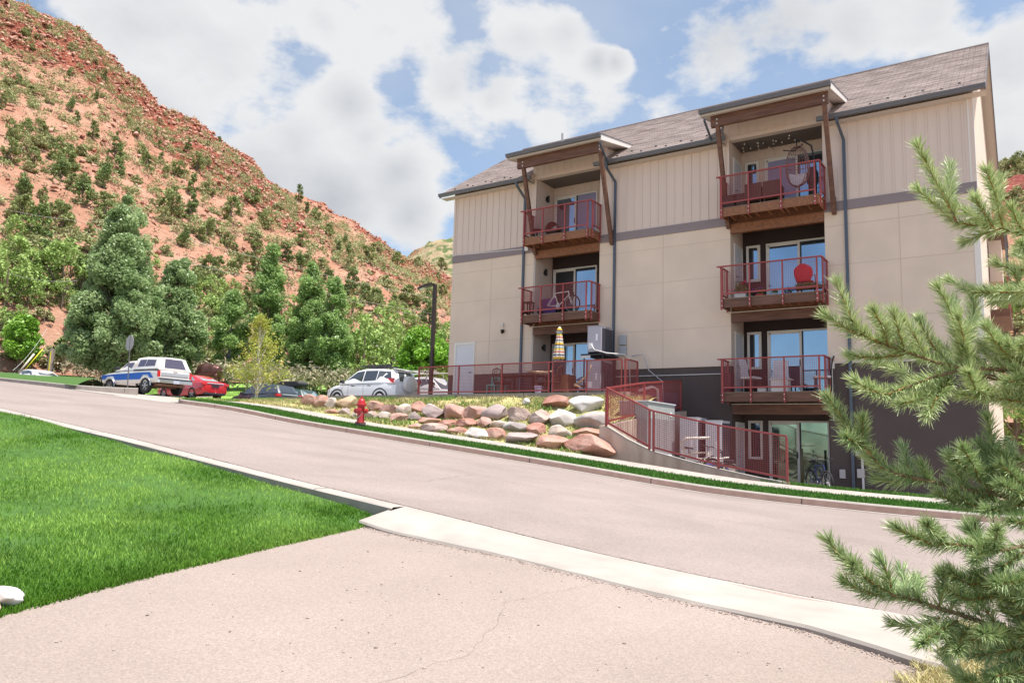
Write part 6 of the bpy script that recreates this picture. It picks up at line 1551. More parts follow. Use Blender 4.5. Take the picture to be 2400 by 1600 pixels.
# ------------------------------------------------------------------ vehicles
m_gcar = mat('car glass', (.10, .12, .14), .05, metal=.6, spec=.8)
m_tire = mat('tyre rubber', (.03, .03, .032), .85); m_alloy = mat('wheel alloy', (.55, .55, .57), .3, metal=.7)
m_blackp = mat('black plastic', (.03, .03, .035), .55); m_tail = mat('red lamp lens', (.55, .01, .015), .2, coat=.5); m_chrome = mat('chrome', (.7, .7, .72), .15, metal=.9)
def paint(name, c, coat=.8): return mat(name, c, .35, coat=coat, spec=.5)
def car(name, loc, rz, label, pm, hull, cabin, panes, wheels, group='parked vehicles', cat='car', wr=.34, extra=None, glass=None):
    """hull: (x, zbot, ztop, halfw); cabin: (x, zbelt, zroof, hw belt, hw roof); panes: side polygons (x,z)"""
    t = thing(name, loc, label, cat, group, rz)
    b = MB(); rows = []
    for x, zb, zt, hw in hull:
        h = zt - zb
        half = [(0, zb), (hw * .90, zb), (hw * .985, zb + .14 * h), (hw, zb + .42 * h), (hw * .985, zb + .72 * h), (hw * .955, zt - .09 * h), (hw * .88, zt - .01 * h), (hw * .5, zt + .015), (0, zt + .02)]
        rows.append([(x, y, z) for y, z in half] + [(x, -y, z) for y, z in half[-2:0:-1]])
    rows = [r_ + [r_[0]] for r_ in rows]
    b.grid(rows); b.quad(*rows[0][:-1][::-1]); b.quad(*rows[-1][:-1])
    body = b.build('body', pm, t, world=False, smooth=True)
    me = body.data; bm = bmesh.new(); bm.from_mesh(me); bmesh.ops.remove_doubles(bm, verts=bm.verts, dist=.0005); bmesh.ops.recalc_face_normals(bm, faces=bm.faces); bm.to_mesh(me); bm.free()
    cut = MB()
    for wx in wheels:
        for sy in (-1, 1): cut.lathe((wx, sy * (hull[2][3] - .32), wr), [(wr * 1.17, 0), (wr * 1.17, .6)], 24, axis=(0, sy, 0))
    co = cut.build('cutter', None, None, world=False)
    md = body.modifiers.new('b', 'BOOLEAN'); md.operation = 'DIFFERENCE'; md.object = co; md.solver = 'EXACT'
    dg = bpy.context.evaluated_depsgraph_get(); dg.update(); nm = bpy.data.meshes.new_from_object(body.evaluated_get(dg)); body.modifiers.clear(); body.data = nm
    bpy.data.objects.remove(co)
    try: nm.set_sharp_from_angle(angle=rad(35))
    except Exception: pass
    b = MB(); x0_, x1_ = hull[1][0], hull[-2][0]; hwm = hull[2][3]; b.box(x0_, x1_, -hwm + .25, hwm - .25, hull[2][1] + .02, hull[2][1] + .42); b.build('underbody', m_blackp, t, world=False)
    rows = []
    for x, zb, zr, hb, hr_ in cabin:
        half = [(hb, zb - .02), (hb * .985 + hr_ * .015, zb + .05), (hb * .5 + hr_ * .5, (zb + zr - .07) / 2), (hr_ * 1.0, zr - .07), (hr_ * .93, zr - .02), (hr_ * .6, zr + .005), (0, zr + .015)]
        rows.append([(x, y, z) for y, z in half] + [(x, -y, z) for y, z in half[-2::-1]])
    b = MB(); b.grid(rows); b.quad(*rows[0][::-1]); b.quad(*rows[-1]); cb = b.build('roof', pm, t, world=False, smooth=True)
    cz = [(c_[0], c_[1]) for c_ in cabin]
    def cy_(x, z):
        zb = interp(cz, x); zr = interp([(c_[0], c_[2]) for c_ in cabin], x); hb = interp([(c_[0], c_[3]) for c_ in cabin], x); hr_ = interp([(c_[0], c_[4]) for c_ in cabin], x)
        f = max(0, min(1, (z - zb) / max(.05, zr - .07 - zb))); return hb * (1 - f) + hr_ * f
    for poly in panes:
        for sy in (-1, 1):
            b = MB(); b.prism([(x, sy * (cy_(x, z) + .004), z) for x, z in poly], (0, sy * .008, 0)); b.build('window', glass or m_gcar, t, world=False)
    # front and rear screens
    for (A, B_) in ((cabin[0], cabin[1]), (cabin[-1], cabin[-2])):
        sx = -1 if A is cabin[0] else 1
        off = Vector((sx * .012, 0, .012))
        P0 = Vector((A[0], 0, A[2] if A[2] - A[1] > .25 else A[1] + .03)); z0 = A[1] + .05 if A[2] - A[1] > .25 else A[1] + .02
        zt = B_[2] - .05; 
        kw = .66 if sx < 0 else .84; P1 = Vector((A[0], 0, z0)); P2 = Vector((B_[0], 0, zt))
        if sx < 0: P1, P2 = P1.lerp(P2, .10), P1.lerp(P2, .92)
        q = [Vector((P1.x, -A[3] * kw, P1.z)), Vector((P1.x, A[3] * kw, P1.z)), Vector((P2.x, B_[4] * kw, P2.z)), Vector((P2.x, -B_[4] * kw, P2.z))]
        b = MB(); b.prism([p + off * 1.2 for p in q], (sx * .01, 0, .01)); b.build('windscreen' if sx > 0 else 'rear_window', glass or m_gcar, t, world=False)
    for wx in wheels:
        for sy in (-1, 1):
            y = sy * (hwm - .10)
            b = MB(); b.lathe((wx, y - sy * .11, wr), [(wr * .62, 0), (wr * .95, .01), (wr, .04), (wr, .18), (wr * .95, .215), (wr * .66, .215), (wr * .64, .19)], 28, axis=(0, sy, 0)); wh = b.build('tyre', m_tire, t, world=False, smooth=True)
            b = MB(); b.lathe((wx, y - sy * .0, wr), [(wr * .64, 0), (wr * .64, .07), (wr * .58, .09), (wr * .56, .055), (.02, .05)], 24, axis=(0, sy, 0))
            for k in range(6):
                a = k * math.pi / 3; b.bar((wx, y + sy * .075, wr), (wx + wr * .58 * math.cos(a), y + sy * .075, wr + wr * .58 * math.sin(a)), .05, .03, up=(0, 1, 0))
            b.build('rim', m_alloy, wh, world=False, smooth=True)
    if extra: extra(t, cy_)
    return t
def part(t, name, m, f, **k): b = MB(); f(b); return b.build(name, m, t, world=False, **k)
# white SUV with spare wheel on the tailgate; x forward
P_white = paint('pearl white paint', (.86, .86, .88)); HW = .90
hull = [(-2.22, .42, .92, .70), (-2.18, .34, 1.0, .82), (-1.6, .28, 1.06, .895), (-.6, .26, 1.05, .90), (.5, .26, 1.03, .90), (1.15, .27, 1.0, .895), (1.7, .30, .93, .87), (2.05, .36, .82, .80), (2.2, .42, .70, .68)]
cabin = [(-2.16, 1.0, 1.08, .80, .74), (-1.86, 1.02, 1.60, .84, .62), (-1.2, 1.03, 1.68, .87, .66), (-.2, 1.03, 1.70, .87, .67), (.35, 1.02, 1.62, .87, .66), (1.25, .99, 1.04, .84, .78)]
def ex_suv(t, cy_):
    part(t, 'spare_wheel', mat('white spare cover', (.70, .68, .66), .35, coat=.4), lambda b: b.lathe((-2.24, .10, .98), [(.30, 0), (.36, .02), (.375, .08), (.36, .2), (.30, .235), (.02, .25)], 32, axis=(-1, 0, 0)), smooth=True)
    for sy in (-1, 1):
        part(t, 'taillight', m_tail, lambda b: b.prism([(-2.05, sy * .855, 1.0), (-2.14, sy * .83, 1.22), (-1.72, sy * .88, 1.22), (-1.95, sy * .885, 1.05)], (-.04, sy * .03, 0)))
        part(t, 'mirror', m_blackp, lambda b: b.box(.88, 1.02, min(sy * .86, sy * 1.06), max(sy * .86, sy * 1.06), 1.04, 1.18), bevel=.03)
        for x in (-.75, .25): part(t, 'door_handle', m_blackp, lambda b: b.box(x, x + .18, min(sy * .89, sy * .935), max(sy * .89, sy * .935), .90, .93), bevel=.008)
        [part(t, 'wheel_arch', m_blackp, lambda b: b.tube([(wx + .44 * math.cos(a), sy * .885, .34 + .44 * math.sin(a)) for a in frange(rad(-8), rad(188), 18)], .035, 6)) for wx in (-1.32, 1.33)]
        part(t, 'door_seam', mat('seam', (.2, .2, .22), .6), lambda b: [b.box(x, x + .008, sy * .901 - .004, sy * .901 + .004, .36, 1.0) for x in (-.32, .62)])
        part(t, 'headlight', m_chrome, lambda b: b.prism([(1.85, sy * .80, .82), (2.1, sy * .66, .78), (2.12, sy * .66, .68), (1.9, sy * .82, .68)], (.02, sy * .03, 0)))
        part(t, 'roof_rail', m_blackp, lambda b: b.tube([(-1.4, sy * .56, 1.69), (-1.2, sy * .56, 1.75), (.0, sy * .56, 1.76), (.25, sy * .56, 1.69)], .02, 6))
    part(t, 'license_plate', mat('plate green white', (.45, .5, .48), .5), lambda b: b.box(-2.245, -2.235, -.62, -.32, .74, .88))
    part(t, 'bumper_lamp', m_tail, lambda b: b.box(-2.235, -2.2, -.72, -.52, .50, .55))
    part(t, 'spoiler', P_white, lambda b: b.prism([(-2.0, -.6, 1.62), (-1.8, -.62, 1.66), (-1.8, .62, 1.66), (-2.0, .6, 1.62)], (0, 0, .03)), bevel=.01)
    r_ = part(t, 'roof_rack', m_blackp, lambda b: [b.bar((x, -.6, 1.78), (x, .6, 1.78), .05) for x in (-1.0, -.1)] + [b.tube([(-1.15, y, 1.84), (.35, y, 1.84)], .03, 6) for y in (-.45, .45)] + [b.bar((x, -.45, 1.84), (x, .45, 1.84), .03) for x in (-1.1, -.7, -.3, .1, .3)] + [b.tube([(-.9, -.2, 1.88), (.6, -.15, 1.90)], .05, 6), b.tube([(-1.4, .25, 1.88), (.1, .2, 1.86)], .03, 6)])
car('white_suv', (-24.85, 25.25, 3.10), math.pi, 'white suv with a white spare wheel cover on its tailgate', P_white, hull, cabin,
    [[(-1.90, 1.14), (-1.72, 1.53), (-1.05, 1.58), (-1.05, 1.10), (-1.5, 1.08)], [(-1.0, 1.10), (-1.0, 1.59), (-.25, 1.60), (-.25, 1.08)], [(-.19, 1.08), (-.19, 1.60), (.28, 1.55), (.95, 1.13), (.95, 1.08)]], (-1.32, 1.33), extra=ex_suv)
# pickup with camper shell
P_pk = paint('cream white paint', (.72, .68, .65)); m_blue = mat('blue side stripe', (.008, .11, .50), .5)
hull = [(-2.62, .62, 1.14, .92), (-2.58, .58, 1.22, .97), (-1.8, .55, 1.25, .985), (-.4, .54, 1.25, .99), (.7, .54, 1.24, .99), (1.4, .55, 1.17, .98), (2.1, .58, 1.13, .96), (2.5, .60, 1.08, .93), (2.6, .66, 1.0, .90)]
cabin = [(-2.60, 1.24, 1.30, .94, .92), (-2.36, 1.24, 1.90, .94, .74), (-1.2, 1.25, 1.96, .95, .76), (-.42, 1.25, 1.92, .95, .76), (-.36, 1.25, 1.80, .93, .74), (.45, 1.25, 1.78, .93, .74), (.62, 1.24, 1.70, .93, .74), (1.30, 1.20, 1.22, .92, .85)]
def ex_pk(t, cy_):
    for sy in (-1, 1):
        part(t, 'side_stripe', m_blue, lambda b: [b.prism([(x, sy * .998, z) for x, z in poly], (0, sy * .006, 0)) for poly in ([(2.46, .80), (2.46, 1.02), (1.2, 1.06), (-1.9, 1.10), (-2.25, .80), (-1.98, .80), (-1.75, .98), (-1.35, .98), (-1.1, .74), (1.15, .74), (1.35, .95), (1.9, .95), (2.1, .80)],)])
        part(t, 'side_trim', m_blackp, lambda b: b.box(-2.55, -.45, min(sy * .955, sy * .985), max(sy * .955, sy * .985), 1.235, 1.265))
        part(t, 'taillight', m_tail, lambda b: b.box(-2.625, -2.56, min(sy * .84, sy * .985), max(sy * .84, sy * .985), .86, 1.17))
        part(t, 'mirror', m_blackp, lambda b: b.box(.85, .97, min(sy * .95, sy * 1.2), max(sy * .95, sy * 1.2), 1.28, 1.45), bevel=.03)
        part(t, 'door_handle', m_chrome, lambda b: b.box(-.15, .02, min(sy * .985, sy * 1.01), max(sy * .985, sy * 1.01), 1.10, 1.13))
        [part(t, 'wheel_arch', m_chrome, lambda b: b.tube([(wx + .50 * math.cos(a), sy * .985, .42 + .50 * math.sin(a)) for a in frange(rad(0), rad(180), 18)], .022, 6)) for wx in (-1.55, 1.72)]
    part(t, 'rear_bumper', m_chrome, lambda b: b.box(-2.78, -2.60, -.95, .95, .55, .72), bevel=.02)
    part(t, 'bumper_pad', m_blackp, lambda b: b.box(-2.79, -2.62, -.93, .93, .722, .79), bevel=.01)
    part(t, 'license_plate', mat('plate grey', (.5, .52, .6), .5), lambda b: b.box(-2.80, -2.79, -.18, .18, .54, .70))
    part(t, 'tailgate_panel', mat('silver trim', (.50, .52, .56), .3, metal=.3), lambda b: b.box(-2.64, -2.625, -.80, .80, .94, 1.10))
    part(t, 'tailgate_handle', m_blackp, lambda b: b.box(-2.65, -2.64, -.12, .12, 1.13, 1.17))
    part(t, 'exhaust', mat('rust brown', (.22, .12, .08), .8), lambda b: [b.box(-2.5, -1.2, -.7, .7, .40, .52), b.tube([(-2.6, -.3, .46), (-1.0, -.3, .42)], .04, 6), b.box(-1.7, -1.45, -.9, .9, .34, .46)])
car('pickup_truck', (-39.75, 23.1, 3.70), math.pi + rad(2), 'old white pickup with a blue side stripe and a white camper shell', P_pk, hull, cabin,
    [[(-2.15, 1.42), (-2.1, 1.76), (-1.35, 1.80), (-1.3, 1.42)], [(-1.27, 1.42), (-1.3, 1.80), (-.7, 1.80), (-.66, 1.42)], [(-.15, 1.28), (-.15, 1.68), (.48, 1.66), (.95, 1.30)]], (-1.55, 1.72), cat='pickup truck', wr=.42, extra=ex_pk, glass=mat('purple grey glass', (.13, .12, .17), .08, metal=.5))
# sedans and crossovers
def ex_plain(tw=.8, zt=.9, lampw=.3, rear=-2.3, hw=.9, lc=m_tail):
    def f(t, cy_):
        for sy in (-1, 1):
            part(t, 'taillight', lc, lambda b: b.box(rear - .02, rear + .18, min(sy * (hw - lampw), sy * hw * .995), max(sy * (hw - lampw), sy * hw * .995), zt - .12, zt + .02), bevel=.02)
            part(t, 'mirror', m_blackp, lambda b: b.box(.72, .86, min(sy * .88, sy * 1.07), max(sy * .88, sy * 1.07), zt + .02, zt + .15), bevel=.03)
            for x in (-.8, .15): part(t, 'door_handle', m_chrome, lambda b: b.box(x, x + .18, min(sy * (hw - .01), sy * (hw + .02)), max(sy * (hw - .01), sy * (hw + .02)), zt - .10, zt - .07))
        part(t, 'trim_strip', m_chrome, lambda b: b.box(rear - .03, rear + .0, -.55, .55, zt - .02, zt + .02))
        part(t, 'license_plate', m_blackp, lambda b: b.box(rear - .035, rear - .015, -.25, .25, zt - .22, zt - .08))
        part(t, 'lower_bumper', m_blackp, lambda b: b.box(rear - .02, rear + .15, -.7, .7, .26, .38), bevel=.02)
    return f
def sedan_hull(L_=2.35, hw=.9): return [(-L_, .38, .90, .70), (-L_ + .06, .30, 1.0, .83), (-1.7, .22, 1.02, hw), (-.6, .20, .96, hw), (.6, .20, .93, hw), (1.2, .22, .90, hw), (1.8, .25, .80, .87), (L_ - .1, .30, .68, .78), (L_, .36, .58, .66)]
scab = [(-1.95, 1.0, 1.02, .78, .70), (-1.05, .98, 1.40, .84, .62), (-.4, .96, 1.46, .86, .62), (.2, .95, 1.44, .86, .62), (1.15, .90, .93, .84, .74)]
car('red_sedan', (-41.75, 27.2, 3.72), math.pi, 'bright red sedan parked between the pickup and the lawn', paint('red paint', (.50, .008, .015), 1.0), sedan_hull(), scab,
    [[(-1.45, 1.04), (-1.05, 1.30), (-.45, 1.37), (-.45, 1.0)], [(-.40, 1.0), (-.40, 1.37), (.15, 1.35), (.85, 1.0)]], (-1.42, 1.42), extra=ex_plain(zt=.92, rear=-2.35), glass=mat('pale screen glass', (.36, .44, .44), .06, metal=.5))
uhull = [(-2.25, .40, .95, .72), (-2.2, .32, 1.05, .84), (-1.6, .26, 1.08, .92), (-.6, .25, 1.06, .92), (.6, .25, 1.03, .92), (1.2, .26, 1.0, .91), (1.8, .30, .92, .88), (2.15, .36, .80, .78), (2.25, .42, .68, .66)]
ucab = [(-2.12, 1.05, 1.10, .80, .74), (-1.75, 1.06, 1.52, .85, .64), (-1.0, 1.06, 1.64, .87, .66), (.1, 1.04, 1.65, .88, .66), (.4, 1.03, 1.58, .87, .65), (1.25, .99, 1.02, .84, .76)]
upanes = [[(-1.78, 1.16), (-1.62, 1.40), (-1.05, 1.52), (-1.05, 1.11)], [(-1.0, 1.11), (-1.0, 1.53), (-.25, 1.55), (-.25, 1.10)], [(-.2, 1.10), (-.2, 1.55), (.30, 1.50), (.95, 1.12)]]
car('dark_suv', (-37.1, 28.9, 3.04), math.pi, 'dark blue grey crossover parked behind the young yellow aspen', paint('dark slate paint', (.035, .045, .06)), uhull, ucab, upanes, (-1.36, 1.36), extra=ex_plain(zt=1.0, rear=-2.25, hw=.92))
xb = onY(697, 900, 32.0).x
def ex_box(t, cy_):
    ex_plain(zt=1.0, rear=-2.25, hw=.92)(t, cy_)
    part(t, 'roof_box', m_blackp, lambda b: b.prism([(-1.3, -.4, 1.76), (-1.35, -.4, 1.95), (-1.1, -.4, 2.08), (.4, -.4, 2.08), (.9, -.4, 1.84), (.8, -.4, 1.76)], (0, .8, 0)), bevel=.05)
    part(t, 'roof_bars', m_blackp, lambda b: [b.bar((x, -.6, 1.70), (x, .6, 1.70), .05) for x in (-.9, .2)])
car('roof_box_wagon', (onY(715, 915, 32.0).x - 1.5, 32.0, 3.05), math.pi, 'dark green wagon with a black roof box, right of the dark crossover', paint('dark green paint', (.03, .06, .055)), uhull, ucab, upanes, (-1.36, 1.36), extra=ex_box, glass=mat('pale screen glass', (.36, .44, .44)))
def ex_rack(t, cy_):
    part(t, 'ladder_rack', mat('pale steel', (.6, .58, .56), .5), lambda b: [b.tube([(x, sy * .75, 1.1), (x, sy * .75, 2.0)], .03, 6) for x in (-2.2, -.8, .3) for sy in (-1, 1)] + [b.tube([(-2.5, sy * .75, 2.0), (.9, sy * .75, 2.0)], .03, 6) for sy in (-1, 1)] + [b.tube([(x, -.75, 2.0), (x, .75, 2.0)], .025, 6) for x in (-2.2, -.8, .3)])
    for sy in (-1, 1): part(t, 'mirror', m_blackp, lambda b: b.box(.85, .97, min(sy * .9, sy * 1.12), max(sy * .9, sy * 1.12), 1.2, 1.36), bevel=.03)
P_w2 = paint('plain white paint', (.62, .60, .60))
whull = [(-2.7, .5, .95, .88), (-2.65, .46, 1.02, .93), (-1.8, .42, 1.04, .95), (-.6, .40, 1.04, .95), (.6, .40, 1.04, .95), (1.4, .42, 1.02, .94), (2.0, .45, .96, .92), (2.4, .48, .88, .85), (2.5, .54, .78, .78)]
wcab = [(-.95, 1.05, 1.12, .90, .86), (-.82, 1.05, 1.66, .90, .70), (.0, 1.05, 1.72, .90, .70), (.55, 1.04, 1.66, .90, .70), (1.25, 1.01, 1.05, .88, .8)]
car('white_truck', (onY(1015, 905, 31.5).x - .2, 31.5, 3.35), rad(4), 'white utility truck with a pale ladder rack behind the left end of the patio fence', P_w2, whull, wcab,
    [[(-.70, 1.14), (-.68, 1.54), (-.05, 1.58), (-.05, 1.10)], [(0, 1.10), (0, 1.58), (.45, 1.54), (.95, 1.10)]], (-1.7, 1.55), cat='truck', wr=.38, extra=ex_rack)
q = onY(80, 880, 23.0)
car('white_car', (q.x, 23.0, q.z - 1.1), math.pi, 'white car far left with only its roof and window showing above the lawn', P_w2, sedan_hull(), scab,
    [[(-1.45, 1.04), (-1.05, 1.30), (-.45, 1.37), (-.45, 1.0)], [(-.40, 1.0), (-.40, 1.37), (.15, 1.35), (.85, 1.0)]], (-1.42, 1.42), extra=ex_plain(zt=.92, rear=-2.35))

# ------------------------------------------------------------------ statue of a bison
q = onD(491, 880, 58.0); sx_, sy_, sz_ = q.x, q.y, q.z - .75
t = thing('bison_statue', (sx_, sy_, sz_), 'shiny dark brown bronze statue of a standing bison on the lawn', 'statue')
m_bronze = mat('brown bronze', (.14, .065, .055), .35, metal=.6, var=.3, vscale=5, bump=.3, bscale=9)
# x forward; the animal looks to the left of the picture
b = MB()
b.tube([(-1.15, 0, 1.30), (-1.0, 0, 1.32), (-.6, 0, 1.32), (-.1, 0, 1.28), (.35, 0, 1.34), (.75, 0, 1.30), (1.05, 0, 1.02), (1.35, 0, .74), (1.6, 0, .52), (1.72, 0, .42)], [.12, .42, .60, .64, .72, .66, .42, .30, .20, .10], 20)
for x_, h_, r_ in ((-.8, .95, .24), (.65, .8, .20)):
    for sy in (-.27, .27): b.tube([(x_, sy, h_), (x_ - .06, sy, .55), (x_ + .02, sy, .3), (x_, sy, 0), (x_ + .04, sy, -.05)], [r_, r_ * .6, .09, .085, .1], 10)
b.tube([(-1.1, 0, 1.4), (-1.32, 0, 1.25), (-1.36, 0, .8)], [.07, .05, .03], 6)
b.tube([(1.3, 0, .6), (1.32, 0, .28)], [.12, .03], 6)
for sy in (-1, 1): b.tube([(1.12, sy * .2, 1.12), (1.08, sy * .42, 1.10)], [.10, .03], 6)
bo = b.build('body', m_bronze, t, world=False)
md = bo.modifiers.new('r', 'REMESH'); md.mode = 'VOXEL'; md.voxel_size = .045; md.use_smooth_shade = True
m2_ = bo.modifiers.new('s', 'SMOOTH'); m2_.factor = .6; m2_.iterations = 5
dg = bpy.context.evaluated_depsgraph_get(); dg.update(); nm = bpy.data.meshes.new_from_object(bo.evaluated_get(dg)); bo.modifiers.clear(); bo.data = nm; nm.polygons.foreach_set('use_smooth', [True] * len(nm.polygons))
b = MB()
for sy in (-1, 1): b.tube([(1.2, sy * .20, 1.12), (1.2, sy * .38, 1.15), (1.18, sy * .44, 1.32)], [.06, .045, .01], 8)
b.build('horns', m_bronze, t, world=False, smooth=True)
t.rotation_euler = (0, 0, math.atan2(ray(491, 870)[1], ray(491, 870)[0]) + rad(55)); t.scale = (.84, .84, .84)

# ------------------------------------------------------------------ trees near the parking
def tree(loc, H, prof, nl, leaf, m, mb, label, seed, clumps, cr, trunk=(.16, .03), shell=.35, limbs=22, name='tree', cat='tree', trunk_h=None, squash=1.0, lean=0.0, group=None):
    P, tin, cc = crown_points(nl, prof, clumps, cr, seed, shell, squash)
    V, F = leaf_cards(P, leaf, 1.8, up=.2)
    t = thing(name, loc, label, cat, group)
    fastmesh('crown', V, F, m, t, tint=tin, world=False)
    b = MB(); top = (trunk_h or H * .8); r_ = random.Random(seed)
    pts = [(lean * s_ * H + .05 * H * .1 * math.sin(s_ * 7 + seed), .04 * H * .1 * math.cos(s_ * 5), -.6 + (top + .6) * s_) for s_ in frange(0, 1, 8)]
    b.tube(pts, [trunk[0] * (1 - s_) + trunk[1] * s_ for s_ in frange(0, 1, 8)], 9)
    for k in range(limbs):
        q = cc[r_.randrange(len(cc))]; s_ = max(.12, min(.95, (q[2] * .72) / top)); i = s_ * 8; a = Vector(pts[int(i)]).lerp(Vector(pts[min(8, int(i) + 1)]), i - int(i))
        mid = a.lerp(Vector(q), .5) + Vector((0, 0, -.05 * H * .1)); rr_ = trunk[0] * (1 - s_) * .45 + .012
        b.tube([a, mid, Vector(q)], [rr_, rr_ * .6, rr_ * .2], 5)
    b.build('trunk', mb, t, world=False)
    return t
m_cot = mat('cottonwood leaves', (.24, .36, .14), .42, var=.3, vscale=1.1, tint=(.44, .55, .28), trans=.4, spec=.45)
m_cot2 = mat('poplar leaves', (.23, .37, .12), .42, var=.3, vscale=1.1, tint=(.40, .55, .20), trans=.4, spec=.45)
m_asp = mat('yellow green leaves', (.42, .42, .06), .5, var=0, col2=(.58, .42, .10), vscale=.9, tint=(.35, .45, .08), trans=.3)
m_brt = mat('bright green leaves', (.17, .37, .04), .5, var=.3, vscale=1.2, tint=(.32, .52, .08), trans=.3)
def ground_pt(px, py, dep): return onD(px, py, dep)
q = ground_pt(256, 912, 56); tree(q, 14.8, [(1.6, 1.4), (2.4, 2.9), (4.0, 3.3), (6.5, 2.7), (9.5, 1.8), (12, 1.2), (13.5, .8), (14.2, .35)], 90000, .13, m_cot, m_bark, 'large dark green cottonwood behind the pickup truck', 3, 230, .62, (.28, .05), .45, 46, lean=.05, trunk_h=13.6)

q = ground_pt(398, 905, 60); tree(q, 10.6, [(1.2, 1.0), (2.5, 2.0), (4.6, 2.1), (7.0, 1.4), (9.2, .7), (10.6, .1)], 40000, .13, m_cot, m_bark, 'second cottonwood standing just right of the largest one', 4, 120, .55, (.2, .04), .3, 26)
q = ground_pt(618, 905, 66); tree(q, 12.2, [(1.0, .7), (2.5, 1.2), (5.5, 1.45), (8.5, 1.2), (10.6, .55), (12.2, .1)], 34000, .13, m_cot2, m_bark, 'tall narrow poplar behind the young yellow aspen', 5, 110, .52, (.16, .03), .3, 26)
q = ground_pt(532, 900, 66); tree(q, 7.6, [(1.2, .5), (2.5, 1.1), (5, 1.3), (7, .7), (7.8, .2)], 15000, .135, m_cot2, mat('blue grey bark', (.22, .23, .29), .9, var=.3), 'slim grey trunked poplar right of the bison statue', 6, 40, .6, (.2, .03), .3, 14)
q = ground_pt(712, 915, 66); tree(q, 11.6, [(.6, .9), (2.5, 1.5), (5.5, 1.55), (8.0, 1.0), (10.0, .5), (11.4, .1)], 36000, .13, m_cot2, m_bark, 'broad poplar left of the white suv', 7, 115, .52, (.18, .03), .3, 26)
q = ground_pt(768, 915, 64); tree(q, 10.0, [(.5, .9), (2.5, 1.5), (4.6, 1.55), (7.0, 1.0), (8.8, .45), (9.8, .1)], 32000, .13, m_cot2, m_bark, 'shorter poplar directly behind the white suv bonnet', 8, 100, .52, (.16, .03), .3, 24)
q = ground_pt(985, 925, 62); tree(q, 4.9, [(.4, 1.2), (1.5, 2.1), (3, 2.2), (4.2, 1.5), (5, .5)], 16000, .15, m_brt, m_bark, 'round bright green tree behind the lamp post', 9, 70, .65, (.12, .03), .35, 18)
q = ground_pt(40, 882, 58); tree(q, 4.6, [(1.1, .8), (2.0, 1.4), (3.2, 1.3), (4.3, .6), (4.7, .2)], 6500, .15, m_brt, m_bark, 'small bright green tree at the far left beside the utility post', 10, 34, .5, (.10, .03), .35, 12)
ab = onY(600, 930, 21.9)
tree(Vector((ab.x, 21.9, 3.22)), 3.95, [(.7, .5), (1.1, 1.15), (1.7, 1.2), (2.4, .85), (3.2, .4), (4.2, .08)], 4200, .055, m_asp, m_barkpale, 'young yellow leaved aspen with white bark beside the parking curb', 12, 80, .30, (.07, .018), .15, 60, trunk_h=3.7)
for px, py, dep, k, sc, lb in [(850, 905, 68, 3, 1.5, 'broad green bush above the white suv roof'), (905, 900, 74, 3, 1.6, 'green bush between the suv roof and the street lamp'), (880, 860, 80, 3, 1.5, 'green tree at the foot of the slope above the roof rack'), (820, 850, 84, 3, 1.5, 'pale green tree right of the poplars'),
                               (930, 840, 88, 0, 1.5, 'rounded juniper above the bright round tree'), (500, 800, 84, 3, 1.4, 'green bush between the two tall tree groups'), (530, 770, 88, 3, 1.3, 'green bush above the bison statue'), (120, 860, 66, 1, .9, 'grey green sage bush behind the utility post'), (115, 900, 62, 1, .5, 'low yellow green bush at the foot of the utility post'),
                               (20, 720, 76, 3, 1.5, 'broad green tree at the left edge below the slope'), (1040, 880, 66, 3, 1.3, 'green bush behind the lamp post at the building corner'), (838, 915, 64, 3, .8, 'yellow green bush left of the suv roof')]:
    plant(k, rr.randrange(4), onD(px, py, dep) - Vector((0, 0, .3)), sc, lb, 'bush', 'bushes beyond the parking', 'oak_bush' if k == 3 else 'juniper')
q = onD(2385, 1060, 44); plant(3, 1, q, 1.1, 'green leafy bush right of the building end', 'bush', 'bushes right of the building', 'oak_bush')
q = onD(2398, 1050, 46); plant(3, 2, q, 1.0, 'green leafy bush at the right picture edge', 'bush', 'bushes right of the building', 'oak_bush')
# dry brush between lawn and hill
n = 9000; C = []
for k in range(420):
    px = rr.uniform(0, 1040); py = interp([(0, 862), (300, 880), (520, 885), (800, 905), (1040, 915)], px) - rr.uniform(-6, 22); p = onD(px, py, rr.uniform(60, 68)); C.append(p)
C = np.repeat(np.array(C), 34, 0); C += RNG.normal(size=C.shape) * np.array([.45, .45, .32]) + np.array([0, 0, .2])
V, F = leaf_cards(C, .15, 2.6, up=-.2); tag(fastmesh('dry_brush', V, F, mat('dry brush', (.42, .33, .25), .9, tint=(.26, .27, .15), trans=.1), tint=RNG.random(len(F))), 'pinkish dry brush and sage between the lawn and the hill', 'brush', kind='stuff')

# ------------------------------------------------------------------ posts, signs, cables
m_pole = mat('dark brown pole', (.055, .04, .038), .5, metal=.2)
lx = onY(1012, 850, 27.0).x; lzt = onY(1018, 667, 27.0).z
t = thing('street_lamp', (lx, 27.0, 3.0), 'dark brown lamp post with a flat head beside the building corner', 'street lamp')
b = MB(); b.box(lx - .075, lx + .075, 26.925, 27.075, 3.0, lzt); b.build('pole', m_pole, t, bevel=.01)
b = MB(); b.prism([(lx - .1, 26.85, lzt - .02), (lx - .1, 27.15, lzt - .02), (lx - .45, 27.2, lzt - .05), (lx - 1.0, 27.12, lzt - .16), (lx - 1.08, 27.0, lzt - .19), (lx - 1.0, 26.88, lzt - .16), (lx - .45, 26.8, lzt - .05)], (0, 0, .10)); b.build('lamp_head', m_pole, t, bevel=.02)
b = MB(); b.prism([(lx - .5, 26.86, lzt - .065), (lx - .5, 27.14, lzt - .065), (lx - .95, 27.08, lzt - .155), (lx - .95, 26.92, lzt - .155)], (0, 0, -.012)); b.build('lens', mat('lamp lens', (.6, .6, .6), .3), t)
